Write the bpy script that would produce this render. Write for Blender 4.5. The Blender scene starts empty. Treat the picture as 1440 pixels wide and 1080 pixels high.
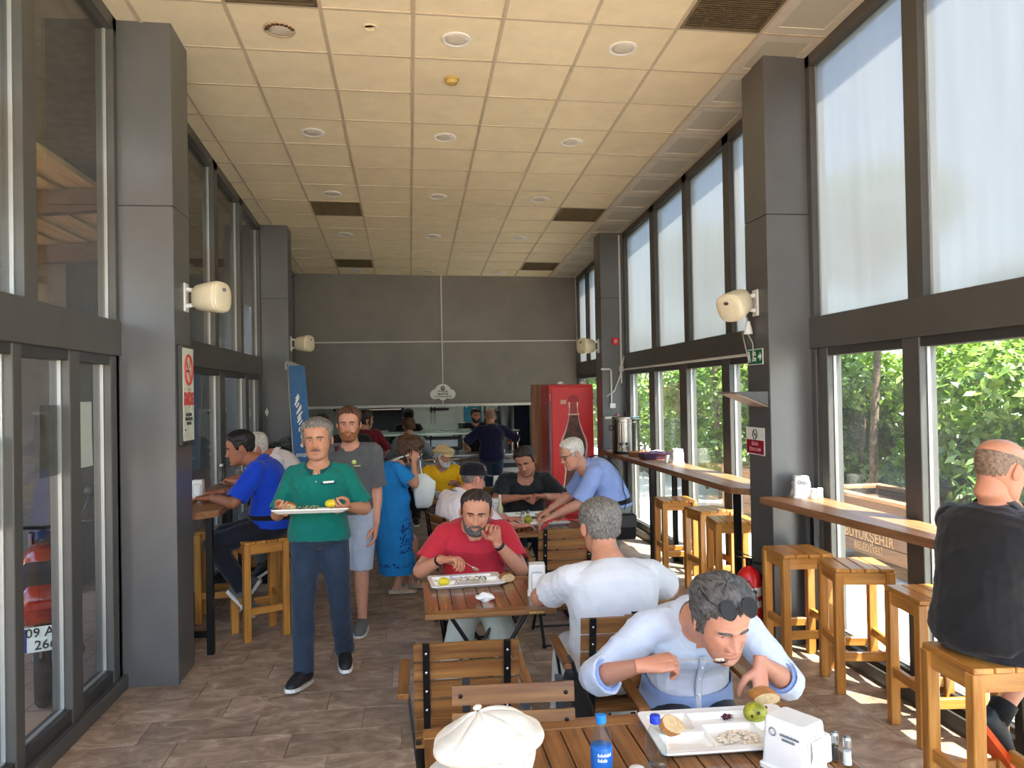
import bpy, math, random
import numpy as np
from mathutils import Vector, Matrix, Euler
random.seed(11)
SC = bpy.context.scene
COL = SC.collection
PI = math.pi

# ------------------------------------------------------------------ camera
cam = bpy.data.cameras.new('camera')
cam.sensor_width = 36.0
cam.lens = 1092.3 / 1440 * 36.0
cam.clip_start = 0.05
cam.clip_end = 300
camo = bpy.data.objects.new('camera', cam)
COL.objects.link(camo)
camo.matrix_world = Matrix(((0.99111585, 0.01625763, -0.13200401, 0),
                            (-0.13177804, -0.01426888, -0.99117655, 0),
                            (-0.01799773, 0.99976602, -0.01199971, 1.89),
                            (0, 0, 0, 1)))
SC.camera = camo

# ------------------------------------------------------------------ sky, sun, exposure
SUN_DIR = Vector((0.262, -0.33, 0.905)).normalized()          # towards the sun
w = bpy.data.worlds.new('world')
SC.world = w
w.use_nodes = True
nt = w.node_tree
nt.nodes.clear()
sky = nt.nodes.new('ShaderNodeTexSky')
sky.sky_type = 'NISHITA'
sky.sun_disc = False
sky.sun_elevation = math.asin(SUN_DIR.z)
sky.sun_rotation = math.atan2(SUN_DIR.x, SUN_DIR.y)
sky.air_density = 1.0
sky.dust_density = 2.0
bg = nt.nodes.new('ShaderNodeBackground')
bg.inputs['Strength'].default_value = 0.55
outw = nt.nodes.new('ShaderNodeOutputWorld')
nt.links.new(sky.outputs['Color'], bg.inputs['Color'])
nt.links.new(bg.outputs['Background'], outw.inputs['Surface'])
sun = bpy.data.lights.new('sun', 'SUN')
sun.energy = 17.0
sun.angle = math.radians(0.6)
sun.color = (1.0, 0.95, 0.86)
suno = bpy.data.objects.new('sun', sun)
COL.objects.link(suno)
suno.rotation_euler = SUN_DIR.to_track_quat('Z', 'Y').to_euler()
SC.view_settings.view_transform = 'Standard'
SC.view_settings.look = 'None'
SC.view_settings.gamma = 1.0
SC.view_settings.use_curve_mapping = False
SC.view_settings.exposure = 1.05
SC.cycles.max_bounces = 10
SC.cycles.diffuse_bounces = 6
SC.cycles.transparent_max_bounces = 24
SC.cycles.caustics_reflective = False
SC.cycles.caustics_refractive = False
SC.cycles.sample_clamp_indirect = 8.0

# ------------------------------------------------------------------ colour and materials
def lin(c):
    return tuple(((v / 255) / 12.92 if v / 255 <= 0.04045 else ((v / 255 + 0.055) / 1.055) ** 2.4) for v in c)

MATS = {}
def mat(name, col, rough=0.5, metal=0.0, var=0.10, scale=9.0, bump=0.0, bscale=60.0, grain=None, spec=0.5,
        rnd=0.0, coat=0.0, sss=0.0, trans=0.0, sheen=0.0, dark=None, alpha=None, attr=None, emit=0.0):
    """One procedural surface: a base colour broken up by noise, optional grain along an axis, per-object variation and fine relief."""
    if name in MATS:
        return MATS[name]
    m = bpy.data.materials.new(name)
    m.use_nodes = True
    t = m.node_tree
    N, L = t.nodes, t.links
    b = N['Principled BSDF']
    c = lin(col)
    tc = N.new('ShaderNodeTexCoord')
    vec = tc.outputs['Object']
    if grain is not None or rnd > 0:
        oi = N.new('ShaderNodeObjectInfo')
    if grain is not None:
        mp = N.new('ShaderNodeMapping')
        s = [26.0, 26.0, 26.0]
        s['xyz'.index(grain)] = 1.6
        mp.inputs['Scale'].default_value = s
        L.new(vec, mp.inputs['Vector'])
        ad = N.new('ShaderNodeVectorMath'); ad.operation = 'ADD'
        cm = N.new('ShaderNodeVectorMath'); cm.operation = 'SCALE'
        cm.inputs[0].default_value = (37.0, 19.0, 53.0)
        L.new(oi.outputs['Random'], cm.inputs['Scale'])
        L.new(mp.outputs['Vector'], ad.inputs[0]); L.new(cm.outputs['Vector'], ad.inputs[1])
        nvec = ad.outputs['Vector']; nscale = 1.0
    else:
        nvec = vec; nscale = scale
    nz = N.new('ShaderNodeTexNoise')
    nz.inputs['Scale'].default_value = nscale
    nz.inputs['Detail'].default_value = 5
    nz.inputs['Roughness'].default_value = 0.6
    L.new(nvec, nz.inputs['Vector'])
    rp = N.new('ShaderNodeValToRGB')
    d = lin(dark) if dark else tuple(v * (1 - 2.2 * var) for v in c)
    h = tuple(min(1, v * (1 + 1.3 * var)) for v in c)
    rp.color_ramp.elements[0].position = 0.32; rp.color_ramp.elements[0].color = (*[max(0, v) for v in d], 1)
    rp.color_ramp.elements[1].position = 0.68; rp.color_ramp.elements[1].color = (*h, 1)
    L.new(nz.outputs['Fac'], rp.inputs['Fac'])
    out = rp.outputs['Color']
    if rnd > 0:
        hs = N.new('ShaderNodeHueSaturation')
        mr = N.new('ShaderNodeMapRange')
        mr.inputs['To Min'].default_value = 1 - rnd; mr.inputs['To Max'].default_value = 1 + rnd
        L.new(oi.outputs['Random'], mr.inputs['Value'])
        L.new(mr.outputs['Result'], hs.inputs['Value']); L.new(out, hs.inputs['Color'])
        out = hs.outputs['Color']
    if attr:
        at = N.new('ShaderNodeAttribute'); at.attribute_name = attr
        mx = N.new('ShaderNodeMix'); mx.data_type = 'RGBA'; mx.blend_type = 'MULTIPLY'
        mx.inputs['Factor'].default_value = 1.0
        L.new(out, mx.inputs['A']); L.new(at.outputs['Color'], mx.inputs['B'])
        out = mx.outputs['Result']
    L.new(out, b.inputs['Base Color'])
    b.inputs['Roughness'].default_value = rough
    b.inputs['Metallic'].default_value = metal
    b.inputs['Specular IOR Level'].default_value = spec
    if coat: b.inputs['Coat Weight'].default_value = coat; b.inputs['Coat Roughness'].default_value = 0.15
    if sss:
        b.inputs['Subsurface Weight'].default_value = sss
        b.inputs['Subsurface Radius'].default_value = (0.012, 0.005, 0.003)
        b.inputs['Subsurface Scale'].default_value = 1.0
    if sheen: b.inputs['Sheen Weight'].default_value = sheen
    if trans: b.inputs['Transmission Weight'].default_value = trans
    if emit:
        b.inputs['Emission Color'].default_value = (*c, 1); b.inputs['Emission Strength'].default_value = emit
    if bump:
        n2 = N.new('ShaderNodeTexNoise')
        n2.inputs['Scale'].default_value = bscale if grain is None else 2.0
        n2.inputs['Detail'].default_value = 4
        L.new(nvec if grain is not None else vec, n2.inputs['Vector'])
        bp = N.new('ShaderNodeBump'); bp.inputs['Strength'].default_value = bump; bp.inputs['Distance'].default_value = 0.01
        L.new(n2.outputs['Fac'], bp.inputs['Height']); L.new(bp.outputs['Normal'], b.inputs['Normal'])
    MATS[name] = m
    return m

def glass_mat(name, tint=(0.93, 0.96, 0.95), fres=1.45, grime=0.02):
    """Thin window glass: clear with a Fresnel mirror and a trace of grime, so light and shadow rays pass."""
    m = bpy.data.materials.new(name); m.use_nodes = True
    t = m.node_tree; N, L = t.nodes, t.links
    N.remove(N['Principled BSDF'])
    o = N['Material Output']
    tr = N.new('ShaderNodeBsdfTransparent'); tr.inputs['Color'].default_value = (*tint, 1)
    gl = N.new('ShaderNodeBsdfGlossy'); gl.inputs['Roughness'].default_value = 0.015
    di = N.new('ShaderNodeBsdfTranslucent'); di.inputs['Color'].default_value = (0.8, 0.8, 0.78, 1)
    lw = N.new('ShaderNodeLayerWeight'); lw.inputs['Blend'].default_value = 0.5
    pw = N.new('ShaderNodeMath'); pw.operation = 'POWER'; pw.inputs[1].default_value = 5.0
    L.new(lw.outputs['Facing'], pw.inputs[0])
    fr = N.new('ShaderNodeMath'); fr.operation = 'MULTIPLY_ADD'; fr.inputs[1].default_value = 0.8
    fr.inputs[2].default_value = ((fres - 1) / (fres + 1)) ** 2
    L.new(pw.outputs[0], fr.inputs[0])
    tc = N.new('ShaderNodeTexCoord'); nz = N.new('ShaderNodeTexNoise'); nz.inputs['Scale'].default_value = 3
    L.new(tc.outputs['Object'], nz.inputs['Vector'])
    ml = N.new('ShaderNodeMath'); ml.operation = 'MULTIPLY'; ml.inputs[1].default_value = grime * 2
    L.new(nz.outputs['Fac'], ml.inputs[0])
    m1 = N.new('ShaderNodeMixShader'); m2 = N.new('ShaderNodeMixShader')
    L.new(ml.outputs[0], m1.inputs[0]); L.new(tr.outputs[0], m1.inputs[1]); L.new(di.outputs[0], m1.inputs[2])
    L.new(fr.outputs[0], m2.inputs[0]); L.new(m1.outputs[0], m2.inputs[1]); L.new(gl.outputs[0], m2.inputs[2])
    L.new(m2.outputs[0], o.inputs['Surface'])
    return m

def frosted_mat(name):
    """Frosted film: scatters daylight, streaked by rain and dust."""
    m = bpy.data.materials.new(name); m.use_nodes = True
    t = m.node_tree; N, L = t.nodes, t.links
    N.remove(N['Principled BSDF'])
    o = N['Material Output']
    tl = N.new('ShaderNodeBsdfTranslucent')
    rf = N.new('ShaderNodeBsdfRefraction'); rf.inputs['Roughness'].default_value = 0.55; rf.inputs['IOR'].default_value = 1.03
    rf.inputs['Color'].default_value = (0.56, 0.585, 0.60, 1)
    gl = N.new('ShaderNodeBsdfGlossy'); gl.inputs['Roughness'].default_value = 0.35
    tc = N.new('ShaderNodeTexCoord'); mp = N.new('ShaderNodeMapping'); mp.inputs['Scale'].default_value = (5, 5, 0.35)
    nz = N.new('ShaderNodeTexNoise'); nz.inputs['Scale'].default_value = 2.2; nz.inputs['Detail'].default_value = 5
    L.new(tc.outputs['Object'], mp.inputs['Vector']); L.new(mp.outputs['Vector'], nz.inputs['Vector'])
    rp = N.new('ShaderNodeValToRGB')
    rp.color_ramp.elements[0].position = 0.3; rp.color_ramp.elements[0].color = (0.36, 0.362, 0.35, 1)
    rp.color_ramp.elements[1].position = 0.7; rp.color_ramp.elements[1].color = (0.40, 0.402, 0.39, 1)
    L.new(nz.outputs['Fac'], rp.inputs['Fac']); L.new(rp.outputs['Color'], tl.inputs['Color'])
    m1 = N.new('ShaderNodeMixShader'); m1.inputs[0].default_value = 0.40
    L.new(tl.outputs[0], m1.inputs[1]); L.new(rf.outputs[0], m1.inputs[2])
    m2 = N.new('ShaderNodeMixShader'); m2.inputs[0].default_value = 0.05
    L.new(m1.outputs[0], m2.inputs[1]); L.new(gl.outputs[0], m2.inputs[2])
    L.new(m2.outputs[0], o.inputs['Surface'])
    return m

GLASS = glass_mat('window_glass', (0.93, 0.96, 0.95), 1.45, 0.008)
BOTTLE = glass_mat('bottle_plastic', (0.90, 0.95, 0.97), 1.33, 0.05)
WATER = glass_mat('water', (0.86, 0.93, 0.95), 1.33, 0.03)
FROST = frosted_mat('frosted_glass')

# ------------------------------------------------------------------ mesh builder
def vec(a): return np.array(a, float)

class MB:
    def __init__(s):
        s.v = []; s.f = []; s.m = []; s.n = 0
    def add(s, verts, faces, mi=0):
        verts = np.asarray(verts, float).reshape(-1, 3)
        b = s.n
        s.v.append(verts); s.n += len(verts)
        for f in faces:
            s.f.append(tuple(int(i) + b for i in f)); s.m.append(mi)
        return s
    def box(s, lo, hi, mi=0, ch=0.0):
        x0, y0, z0 = lo; x1, y1, z1 = hi
        if ch <= 0:
            v = [(x0, y0, z0), (x1, y0, z0), (x1, y1, z0), (x0, y1, z0), (x0, y0, z1), (x1, y0, z1), (x1, y1, z1), (x0, y1, z1)]
            return s.add(v, [(0, 3, 2, 1), (4, 5, 6, 7), (0, 1, 5, 4), (1, 2, 6, 5), (2, 3, 7, 6), (3, 0, 4, 7)], mi)
        c = min(ch, (x1 - x0) * .45, (y1 - y0) * .45, (z1 - z0) * .45)
        def ring(ix, iy, z, k):
            a0, a1, b0, b1 = x0 + ix, x1 - ix, y0 + iy, y1 - iy
            return [(a0 + k, b0, z), (a1 - k, b0, z), (a1, b0 + k, z), (a1, b1 - k, z), (a1 - k, b1, z), (a0 + k, b1, z), (a0, b1 - k, z), (a0, b0 + k, z)]
        R = [ring(c, c, z0, c * .5), ring(0, 0, z0 + c, c), ring(0, 0, z1 - c, c), ring(c, c, z1, c * .5)]
        v = sum(R, []); f = [tuple(range(7, -1, -1)), tuple(range(24, 32))]
        for r in range(3):
            for i in range(8):
                j = (i + 1) % 8
                f.append((r * 8 + i, r * 8 + j, r * 8 + 8 + j, r * 8 + 8 + i))
        return s.add(v, f, mi)
    def bar(s, a, b, wd, th, up=(0, 0, 1), mi=0):
        """A rectangular bar from a to b: wd across, th along up."""
        a, b = vec(a), vec(b); d = b - a; d = d / np.linalg.norm(d)
        sd = np.cross(d, vec(up)); 
        if np.linalg.norm(sd) < 1e-5: sd = np.cross(d, vec((0, 1, 0)))
        sd /= np.linalg.norm(sd); u = np.cross(sd, d)
        v = []
        for p in (a, b):
            for (i, j) in ((-1, -1), (1, -1), (1, 1), (-1, 1)):
                v.append(p + sd * i * wd / 2 + u * j * th / 2)
        return s.add(v, [(3, 2, 1, 0), (4, 5, 6, 7), (0, 1, 5, 4), (1, 2, 6, 5), (2, 3, 7, 6), (3, 0, 4, 7)], mi)
    def loft(s, rings, mi=0, cap=True, closed=True):
        n = len(rings[0]); v = np.concatenate([np.asarray(r, float) for r in rings]); f = []
        for r in range(len(rings) - 1):
            for i in range(n if closed else n - 1):
                j = (i + 1) % n
                f.append((r * n + i, r * n + j, (r + 1) * n + j, (r + 1) * n + i))
        if cap:
            f.append(tuple(range(n - 1, -1, -1))); f.append(tuple(range((len(rings) - 1) * n, len(rings) * n)))
        return s.add(v, f, mi)
    def tube(s, pts, r, n=8, mi=0, cap=True, ref=(0, 0, 1), flat=1.0, closed=False):
        """A round (or flattened) tube along pts; r is a number or one per point."""
        P = [vec(p) for p in pts]; R = r if hasattr(r, '__len__') else [r] * len(P)
        rings = []; side = None
        for i, p in enumerate(P):
            if closed: d = P[(i + 1) % len(P)] - P[i - 1]
            else: d = P[min(i + 1, len(P) - 1)] - P[max(i - 1, 0)]
            d = d / (np.linalg.norm(d) + 1e-12)
            if side is None:
                side = np.cross(d, vec(ref))
                if np.linalg.norm(side) < 1e-4: side = np.cross(d, vec((1, 0, 0)))
            side = side - d * (side @ d); side /= np.linalg.norm(side) + 1e-12
            u = np.cross(side, d)
            rings.append([p + side * math.cos(a) * R[i] + u * math.sin(a) * R[i] * flat for a in np.linspace(0, 2 * PI, n, endpoint=False)])
        if closed: rings.append(rings[0]); cap = False
        return s.loft(rings, mi, cap)
    def lathe(s, prof, n=20, mi=0, c=(0, 0, 0), sx=1.0, sy=1.0):
        rings = [[(c[0] + math.cos(a) * r * sx, c[1] + math.sin(a) * r * sy, c[2] + z) for a in np.linspace(0, 2 * PI, n, endpoint=False)] for r, z in prof]
        return s.loft(rings, mi, True)
    def sphere(s, c, r, n=12, m=8, mi=0):
        r = r if hasattr(r, '__len__') else (r, r, r)
        rings = []
        for k in range(m + 1):
            t = -PI / 2 + PI * k / m; q = max(math.cos(t), 0.02)
            rings.append([(c[0] + r[0] * q * math.cos(a), c[1] + r[1] * q * math.sin(a), c[2] + r[2] * math.sin(t)) for a in np.linspace(0, 2 * PI, n, endpoint=False)])
        return s.loft(rings, mi, True)
    def prism(s, poly, y0, y1, axis='y', mi=0):
        """A polygon (two coordinates) pushed out between two planes across the given axis."""
        def P(a, b, t): return {'x': (t, a, b), 'y': (a, t, b), 'z': (a, b, t)}[axis]
        n = len(poly)
        v = [P(a, b, y0) for a, b in poly] + [P(a, b, y1) for a, b in poly]
        f = [tuple(range(n - 1, -1, -1)), tuple(range(n, 2 * n))] + [(i, (i + 1) % n, n + (i + 1) % n, n + i) for i in range(n)]
        return s.add(v, f, mi)
    def xf(s, M):
        """Move everything added so far by a 4x4 matrix."""
        A = np.array(M)
        s.v = [q @ A[:3, :3].T + A[:3, 3] for q in s.v]
        return s
    def mesh(s, name, mats, smooth=False, recalc=True):
        me = bpy.data.meshes.new(name)
        V = np.concatenate(s.v) if s.v else np.zeros((0, 3))
        me.from_pydata(V.tolist(), [], s.f)
        for m in (mats if isinstance(mats, (list, tuple)) else [mats]): me.materials.append(m)
        me.polygons.foreach_set('material_index', s.m)
        if recalc:
            import bmesh
            bm = bmesh.new(); bm.from_mesh(me); bmesh.ops.recalc_face_normals(bm, faces=bm.faces); bm.to_mesh(me); bm.free()
        if smooth: me.polygons.foreach_set('use_smooth', [True] * len(me.polygons))
        me.update()
        return me

def link(name, me, parent=None, loc=(0, 0, 0), rz=0.0):
    o = bpy.data.objects.new(name, me); COL.objects.link(o)
    o.location = loc; o.rotation_euler = (0, 0, rz)
    if parent is not None: o.parent = parent
    return o

def obj(name, mb, mats, parent=None, loc=(0, 0, 0), rz=0.0, smooth=False):
    return link(name, mb.mesh(name, mats, smooth), parent, loc, rz)

def tag(o, label=None, cat=None, group=None, kind=None):
    if label: o['label'] = label
    if cat: o['category'] = cat
    if group: o['group'] = group
    if kind: o['kind'] = kind
    return o

def thing(name, label, cat, loc=(0, 0, 0), rz=0.0, group=None):
    o = bpy.data.objects.new(name, None); COL.objects.link(o)
    o.location = loc; o.rotation_euler = (0, 0, rz)
    return tag(o, label, cat, group)

def struct(name, mb=None, mats=None, parent=None, loc=(0, 0, 0), smooth=False):
    if mb is None:
        o = bpy.data.objects.new(name, None); COL.objects.link(o); o.location = loc
    else:
        o = obj(name, mb, mats, parent, loc, 0, smooth)
    if parent is not None: o.parent = parent
    else: o['kind'] = 'structure'
    return o

def copy_tree(root, loc=None, rz=None, label=None):
    r = root.copy(); COL.objects.link(r)
    if loc is not None: r.location = loc
    if rz is not None: r.rotation_euler = (0, 0, rz)
    if label: r['label'] = label
    for ch in list(root.children):
        c = ch.copy(); COL.objects.link(c); c.parent = r
        for g in list(ch.children):
            d = g.copy(); COL.objects.link(d); d.parent = c
    return r

def text_mesh(body, size, mats, depth=0.001, align='CENTER', xs=1.0, bold=0.0, name='lettering'):
    cu = bpy.data.curves.new('txt', 'FONT'); cu.body = body; cu.size = size; cu.align_x = align; cu.align_y = 'CENTER'
    cu.extrude = depth; cu.offset = bold
    cu.resolution_u = 2
    o = bpy.data.objects.new('txt', cu); COL.objects.link(o)
    dg = bpy.context.evaluated_depsgraph_get()
    me = bpy.data.meshes.new_from_object(o.evaluated_get(dg))
    bpy.data.objects.remove(o); bpy.data.curves.remove(cu)
    n = len(me.vertices); co = np.zeros(n * 3); me.vertices.foreach_get('co', co); co = co.reshape(-1, 3); co[:, 0] *= xs
    me.vertices.foreach_set('co', co.ravel()); me.materials.clear(); me.materials.append(mats); me.name = name
    me.update()
    return me

def lettering(body, size, m, parent, loc, rot, xs=1.0, bold=0.0, depth=0.001, align='CENTER', name='lettering'):
    o = link(name, text_mesh(body, size, m, depth, align, xs, bold, name), parent, loc)
    o.rotation_euler = rot
    return o

# palette
ALU = mat('grey_aluminium', (82, 81, 77), 0.42, 0.15, 0.05, 3)
ALU_D = mat('dark_aluminium', (58, 57, 55), 0.4, 0.15, 0.05, 3)
CLAD = mat('grey_cladding', (102, 102, 101), 0.36, 0.3, 0.04, 2.2, 0.02, 14)
WALLP = mat('dark_wall_panel', (124, 120, 113), 0.5, 0.05, 0.07, 1.4, 0.02, 30)
WHITE = mat('white_plastic', (232, 232, 228), 0.35, 0, 0.02)
CREAM = mat('cream_plastic', (226, 216, 186), 0.4, 0, 0.03)
BLACKM = mat('black_metal', (20, 20, 21), 0.38, 0.5, 0.1)
BLACKP = mat('black_plastic', (16, 16, 17), 0.4, 0, 0.1)
STEEL = mat('stainless_steel', (186, 186, 184), 0.22, 1.0, 0.05, 4)
STEEL_R = mat('brushed_steel', (150, 152, 152), 0.42, 0.9, 0.08, 5)
CHROME = mat('chrome', (215, 215, 215), 0.12, 1.0, 0.02)
PINE = mat('varnished_pine_x', (196, 140, 66), 0.34, 0, 0.16, grain='x', rnd=0.10, bump=0.08, coat=0.25, dark=(160, 102, 40))
PINE_Z = mat('varnished_pine_z', (196, 140, 66), 0.34, 0, 0.16, grain='z', rnd=0.10, bump=0.08, coat=0.25, dark=(160, 102, 40))
PINE_Y = mat('varnished_pine_y', (196, 140, 66), 0.34, 0, 0.16, grain='y', rnd=0.10, bump=0.08, coat=0.25, dark=(160, 102, 40))
IROKO_X = mat('oiled_hardwood_x', (132, 92, 48), 0.42, 0, 0.2, grain='x', rnd=0.16, bump=0.06, coat=0.08, dark=(98, 58, 25))
IROKO_Y = mat('oiled_hardwood_y', (134, 90, 45), 0.25, 0, 0.2, grain='y', rnd=0.14, bump=0.05, coat=0.4, dark=(98, 58, 25))
COUNTER = mat('counter_wood', (150, 106, 70), 0.4, 0, 0.14, grain='y', bump=0.05, dark=(118, 78, 48))
RED = mat('red_enamel', (224, 30, 36), 0.35, 0, 0.04, coat=0.15)
GREEN_S = mat('exit_green', (0, 104, 62), 0.4, 0, 0.03)
WHITE_P = mat('white_print', (236, 238, 230), 0.5, 0, 0.02)
RED_P = mat('red_print', (196, 60, 56), 0.5, 0, 0.03)
CRIM_P = mat('crimson_print', (150, 14, 40), 0.5, 0, 0.03)
DARK_P = mat('dark_print', (42, 56, 52), 0.5, 0, 0.03)
PAPER = mat('paper', (234, 236, 232), 0.8, 0, 0.02)
PORC = mat('white_melamine', (240, 240, 234), 0.18, 0, 0.015, coat=0.3)
# ------------------------------------------------------------------ room measures
XL, XR = -1.94, 3.02
PL, PR = -1.54, 2.64                      # inner faces of the pillars
Y1, Y1B, Y2, Y2B, YB = 5.42, 5.80, 10.42, 10.76, 13.47
YF = -1.6
def cz(x, y): return 4.674 - 0.0535 * y - 0.012 * x
ZT0, ZT1 = 2.18, 2.41                     # transom

def marble(name):
    m = bpy.data.materials.new(name); m.use_nodes = True
    t = m.node_tree; N, L = t.nodes, t.links; b = N['Principled BSDF']
    tc = N.new('ShaderNodeTexCoord'); oi = N.new('ShaderNodeObjectInfo')
    sc_ = N.new('ShaderNodeVectorMath'); sc_.operation = 'SCALE'; sc_.inputs[0].default_value = (31, 17, 9)
    L.new(oi.outputs['Random'], sc_.inputs['Scale'])
    ad = N.new('ShaderNodeVectorMath'); L.new(tc.outputs['Object'], ad.inputs[0]); L.new(sc_.outputs['Vector'], ad.inputs[1])
    mp = N.new('ShaderNodeMapping'); mp.inputs['Scale'].default_value = (3.4, 5.2, 3); mp.inputs['Rotation'].default_value = (0, 0, 0.25)
    L.new(ad.outputs['Vector'], mp.inputs['Vector'])
    n1 = N.new('ShaderNodeTexNoise'); n1.inputs['Scale'].default_value = 1.3; n1.inputs['Detail'].default_value = 9; n1.inputs['Roughness'].default_value = 0.68; n1.inputs['Distortion'].default_value = 1.2
    L.new(mp.outputs['Vector'], n1.inputs['Vector'])
    r1 = N.new('ShaderNodeValToRGB'); e = r1.color_ramp.elements
    e[0].position = 0.30; e[0].color = (*lin((112, 92, 74)), 1)
    e[1].position = 0.70; e[1].color = (*lin((208, 188, 164)), 1)
    x = e.new(0.47); x.color = (*lin((148, 127, 106)), 1)
    x = e.new(0.58); x.color = (*lin((172, 150, 127)), 1)
    L.new(n1.outputs['Fac'], r1.inputs['Fac'])
    hs = N.new('ShaderNodeHueSaturation'); mr = N.new('ShaderNodeMapRange'); mr.inputs['To Min'].default_value = 0.84; mr.inputs['To Max'].default_value = 1.12
    L.new(oi.outputs['Random'], mr.inputs['Value']); L.new(mr.outputs['Result'], hs.inputs['Value']); L.new(r1.outputs['Color'], hs.inputs['Color'])
    hs.inputs['Saturation'].default_value = 0.92
    L.new(hs.outputs['Color'], b.inputs['Base Color'])
    b.inputs['Roughness'].default_value = 0.42
    bp = N.new('ShaderNodeBump'); bp.inputs['Strength'].default_value = 0.12; bp.inputs['Distance'].default_value = 0.004
    L.new(n1.outputs['Fac'], bp.inputs['Height']); L.new(bp.outputs['Normal'], b.inputs['Normal'])
    return m
MARBLE = marble('brown_marble')
GROUT = mat('dark_grout', (104, 90, 76), 0.8, 0, 0.1, 30)

# ------------------------------------------------------------------ floor
fb = MB().box((XL - 0.1, YF, -0.12), (XR + 0.1, 17.2, -0.007))
floor = struct('floor', fb, GROUT)
TW, TD = 0.61, 0.305
stuffb = MB()
row = 0
y = YF + 0.02
tile_meshes = {}
def tile_mesh(wd, dp):
    k = (round(wd, 3), round(dp, 3))
    if k not in tile_meshes:
        tile_meshes[k] = MB().box((0, 0, -0.008), (wd, dp, 0.0), 0, 0.0015).mesh('tile', MARBLE)
    return tile_meshes[k]
while y < 13.4:
    off = (row * 0.37) % 1.0 * TW
    x = XL + 0.06 - off
    while x < XR - 0.06:
        a, b_ = max(x, XL + 0.055), min(x + TW, XR - 0.055)
        if b_ - a > 0.03:
            if 3.7 < y < 13.3:
                link('tile', tile_mesh(b_ - a - 0.0025, TD - 0.0025), floor, (a, y, 0))
            else:
                stuffb.box((a, y, -0.008), (b_ - 0.0025, y + TD - 0.0025, 0), 0, 0.0015)
        x += TW
    y += TD; row += 1
o = obj('far_tiles', stuffb, MARBLE, floor); o['kind'] = 'stuff'

# ------------------------------------------------------------------ ceiling: roof slab, tiles on a grid
CTILE = mat('ceiling_tile', (234, 221, 188), 0.85, 0, 0.03, 5, 0.10, 160, rnd=0.03)
CGRID = mat('ceiling_grid', (196, 182, 156), 0.6, 0, 0.05)
CPERF = mat('perforated_metal', (214, 208, 190), 0.55, 0.1, 0.03)
CPERF2 = mat('perforated_metal_centre', (198, 194, 176), 0.6, 0.1, 0.08, 220)
ROOFM = mat('roof_slab', (120, 116, 110), 0.8)
def czbox(mb, x0, y0, x1, y1, h0, h1, mi=0):
    """A box that follows the sloping ceiling plane; h above that plane."""
    c = [(x0, y0), (x1, y0), (x1, y1), (x0, y1)]
    v = [(a, b, cz(a, b) + h0) for a, b in c] + [(a, b, cz(a, b) + h1) for a, b in c]
    return mb.add(v, [(0, 3, 2, 1), (4, 5, 6, 7), (0, 1, 5, 4), (1, 2, 6, 5), (2, 3, 7, 6), (3, 0, 4, 7)], mi)
rb = MB()
czbox(rb, XL - 4.2, YF, XR + 0.13, 17.2, 0.05, 0.35)  # street-side overhang added to block sky light on that side
ceiling = struct('ceiling', rb, ROOFM)
colx = [XL + 0.03] + [0.0717 + 0.6 * c for c in range(-3, 5)] + [XR - 0.03]
rowy = [5.1166 + r * 0.599 for r in range(-11, 14)] + [YB]
vents = {(-2 + 3 + 1, -1), (3 + 3 + 1, -1), (-2 + 3 + 1, 7), (3 + 3 + 1, 7), (-2 + 3 + 1, 12), (3 + 3 + 1, 12)}
lights = {(c + 4, r) for c in (-2, 0, 2) for r in (0, 3, 6, 9, 13)}
rest = MB()
for ci in range(len(colx) - 1):
    for ri in range(len(rowy) - 1):
        r = ri - 11
        x0, x1, y0, y1 = colx[ci] + 0.009, colx[ci + 1] - 0.009, rowy[ri] + 0.009, rowy[ri + 1] - 0.009
        if y1 - y0 < 0.03: continue
        if (ci, r) in vents: continue
        if r < -2:
            czbox(rest, x0, y0, x1, y1, 0.004, 0.016); continue
        mb = MB()
        cx, cy = (x0 + x1) / 2, (y0 + y1) / 2
        j = random.uniform(-0.002, 0.004)
        if ci == len(colx) - 2:
            i = 0.085
            czbox(mb, x0, y0, x1, y1, 0.006 + j, 0.016 + j)
            for (a, b, c, d) in ((x0, y0, x1, y0 + i), (x0, y1 - i, x1, y1), (x0, y0 + i, x0 + i, y1 - i), (x1 - i, y0 + i, x1, y1 - i)):
                czbox(mb, a, b, c, d, 0.0 + j, 0.0065 + j)
            mb.m[:6] = [1] * 6
            o = obj('ceiling_tile', mb, [CPERF, CPERF2], ceiling)
        else:
            czbox(mb, x0, y0, x1, y1, 0.003 + j, 0.015 + j)
            o = obj('ceiling_tile', mb, CTILE, ceiling)
o = obj('more_ceiling_tiles', rest, CTILE, ceiling); o['kind'] = 'stuff'
for x in colx[1:-1]:
    mb = MB(); czbox(mb, x - 0.012, YF, x + 0.012, YB, -0.002, 0.012); obj('grid_bar', mb, CGRID, ceiling)
for yy in rowy[:-1]:
    mb = MB(); czbox(mb, XL + 0.03, yy - 0.010, XR - 0.03, yy + 0.010, -0.0015, 0.012); obj('grid_bar', mb, CGRID, ceiling)

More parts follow.
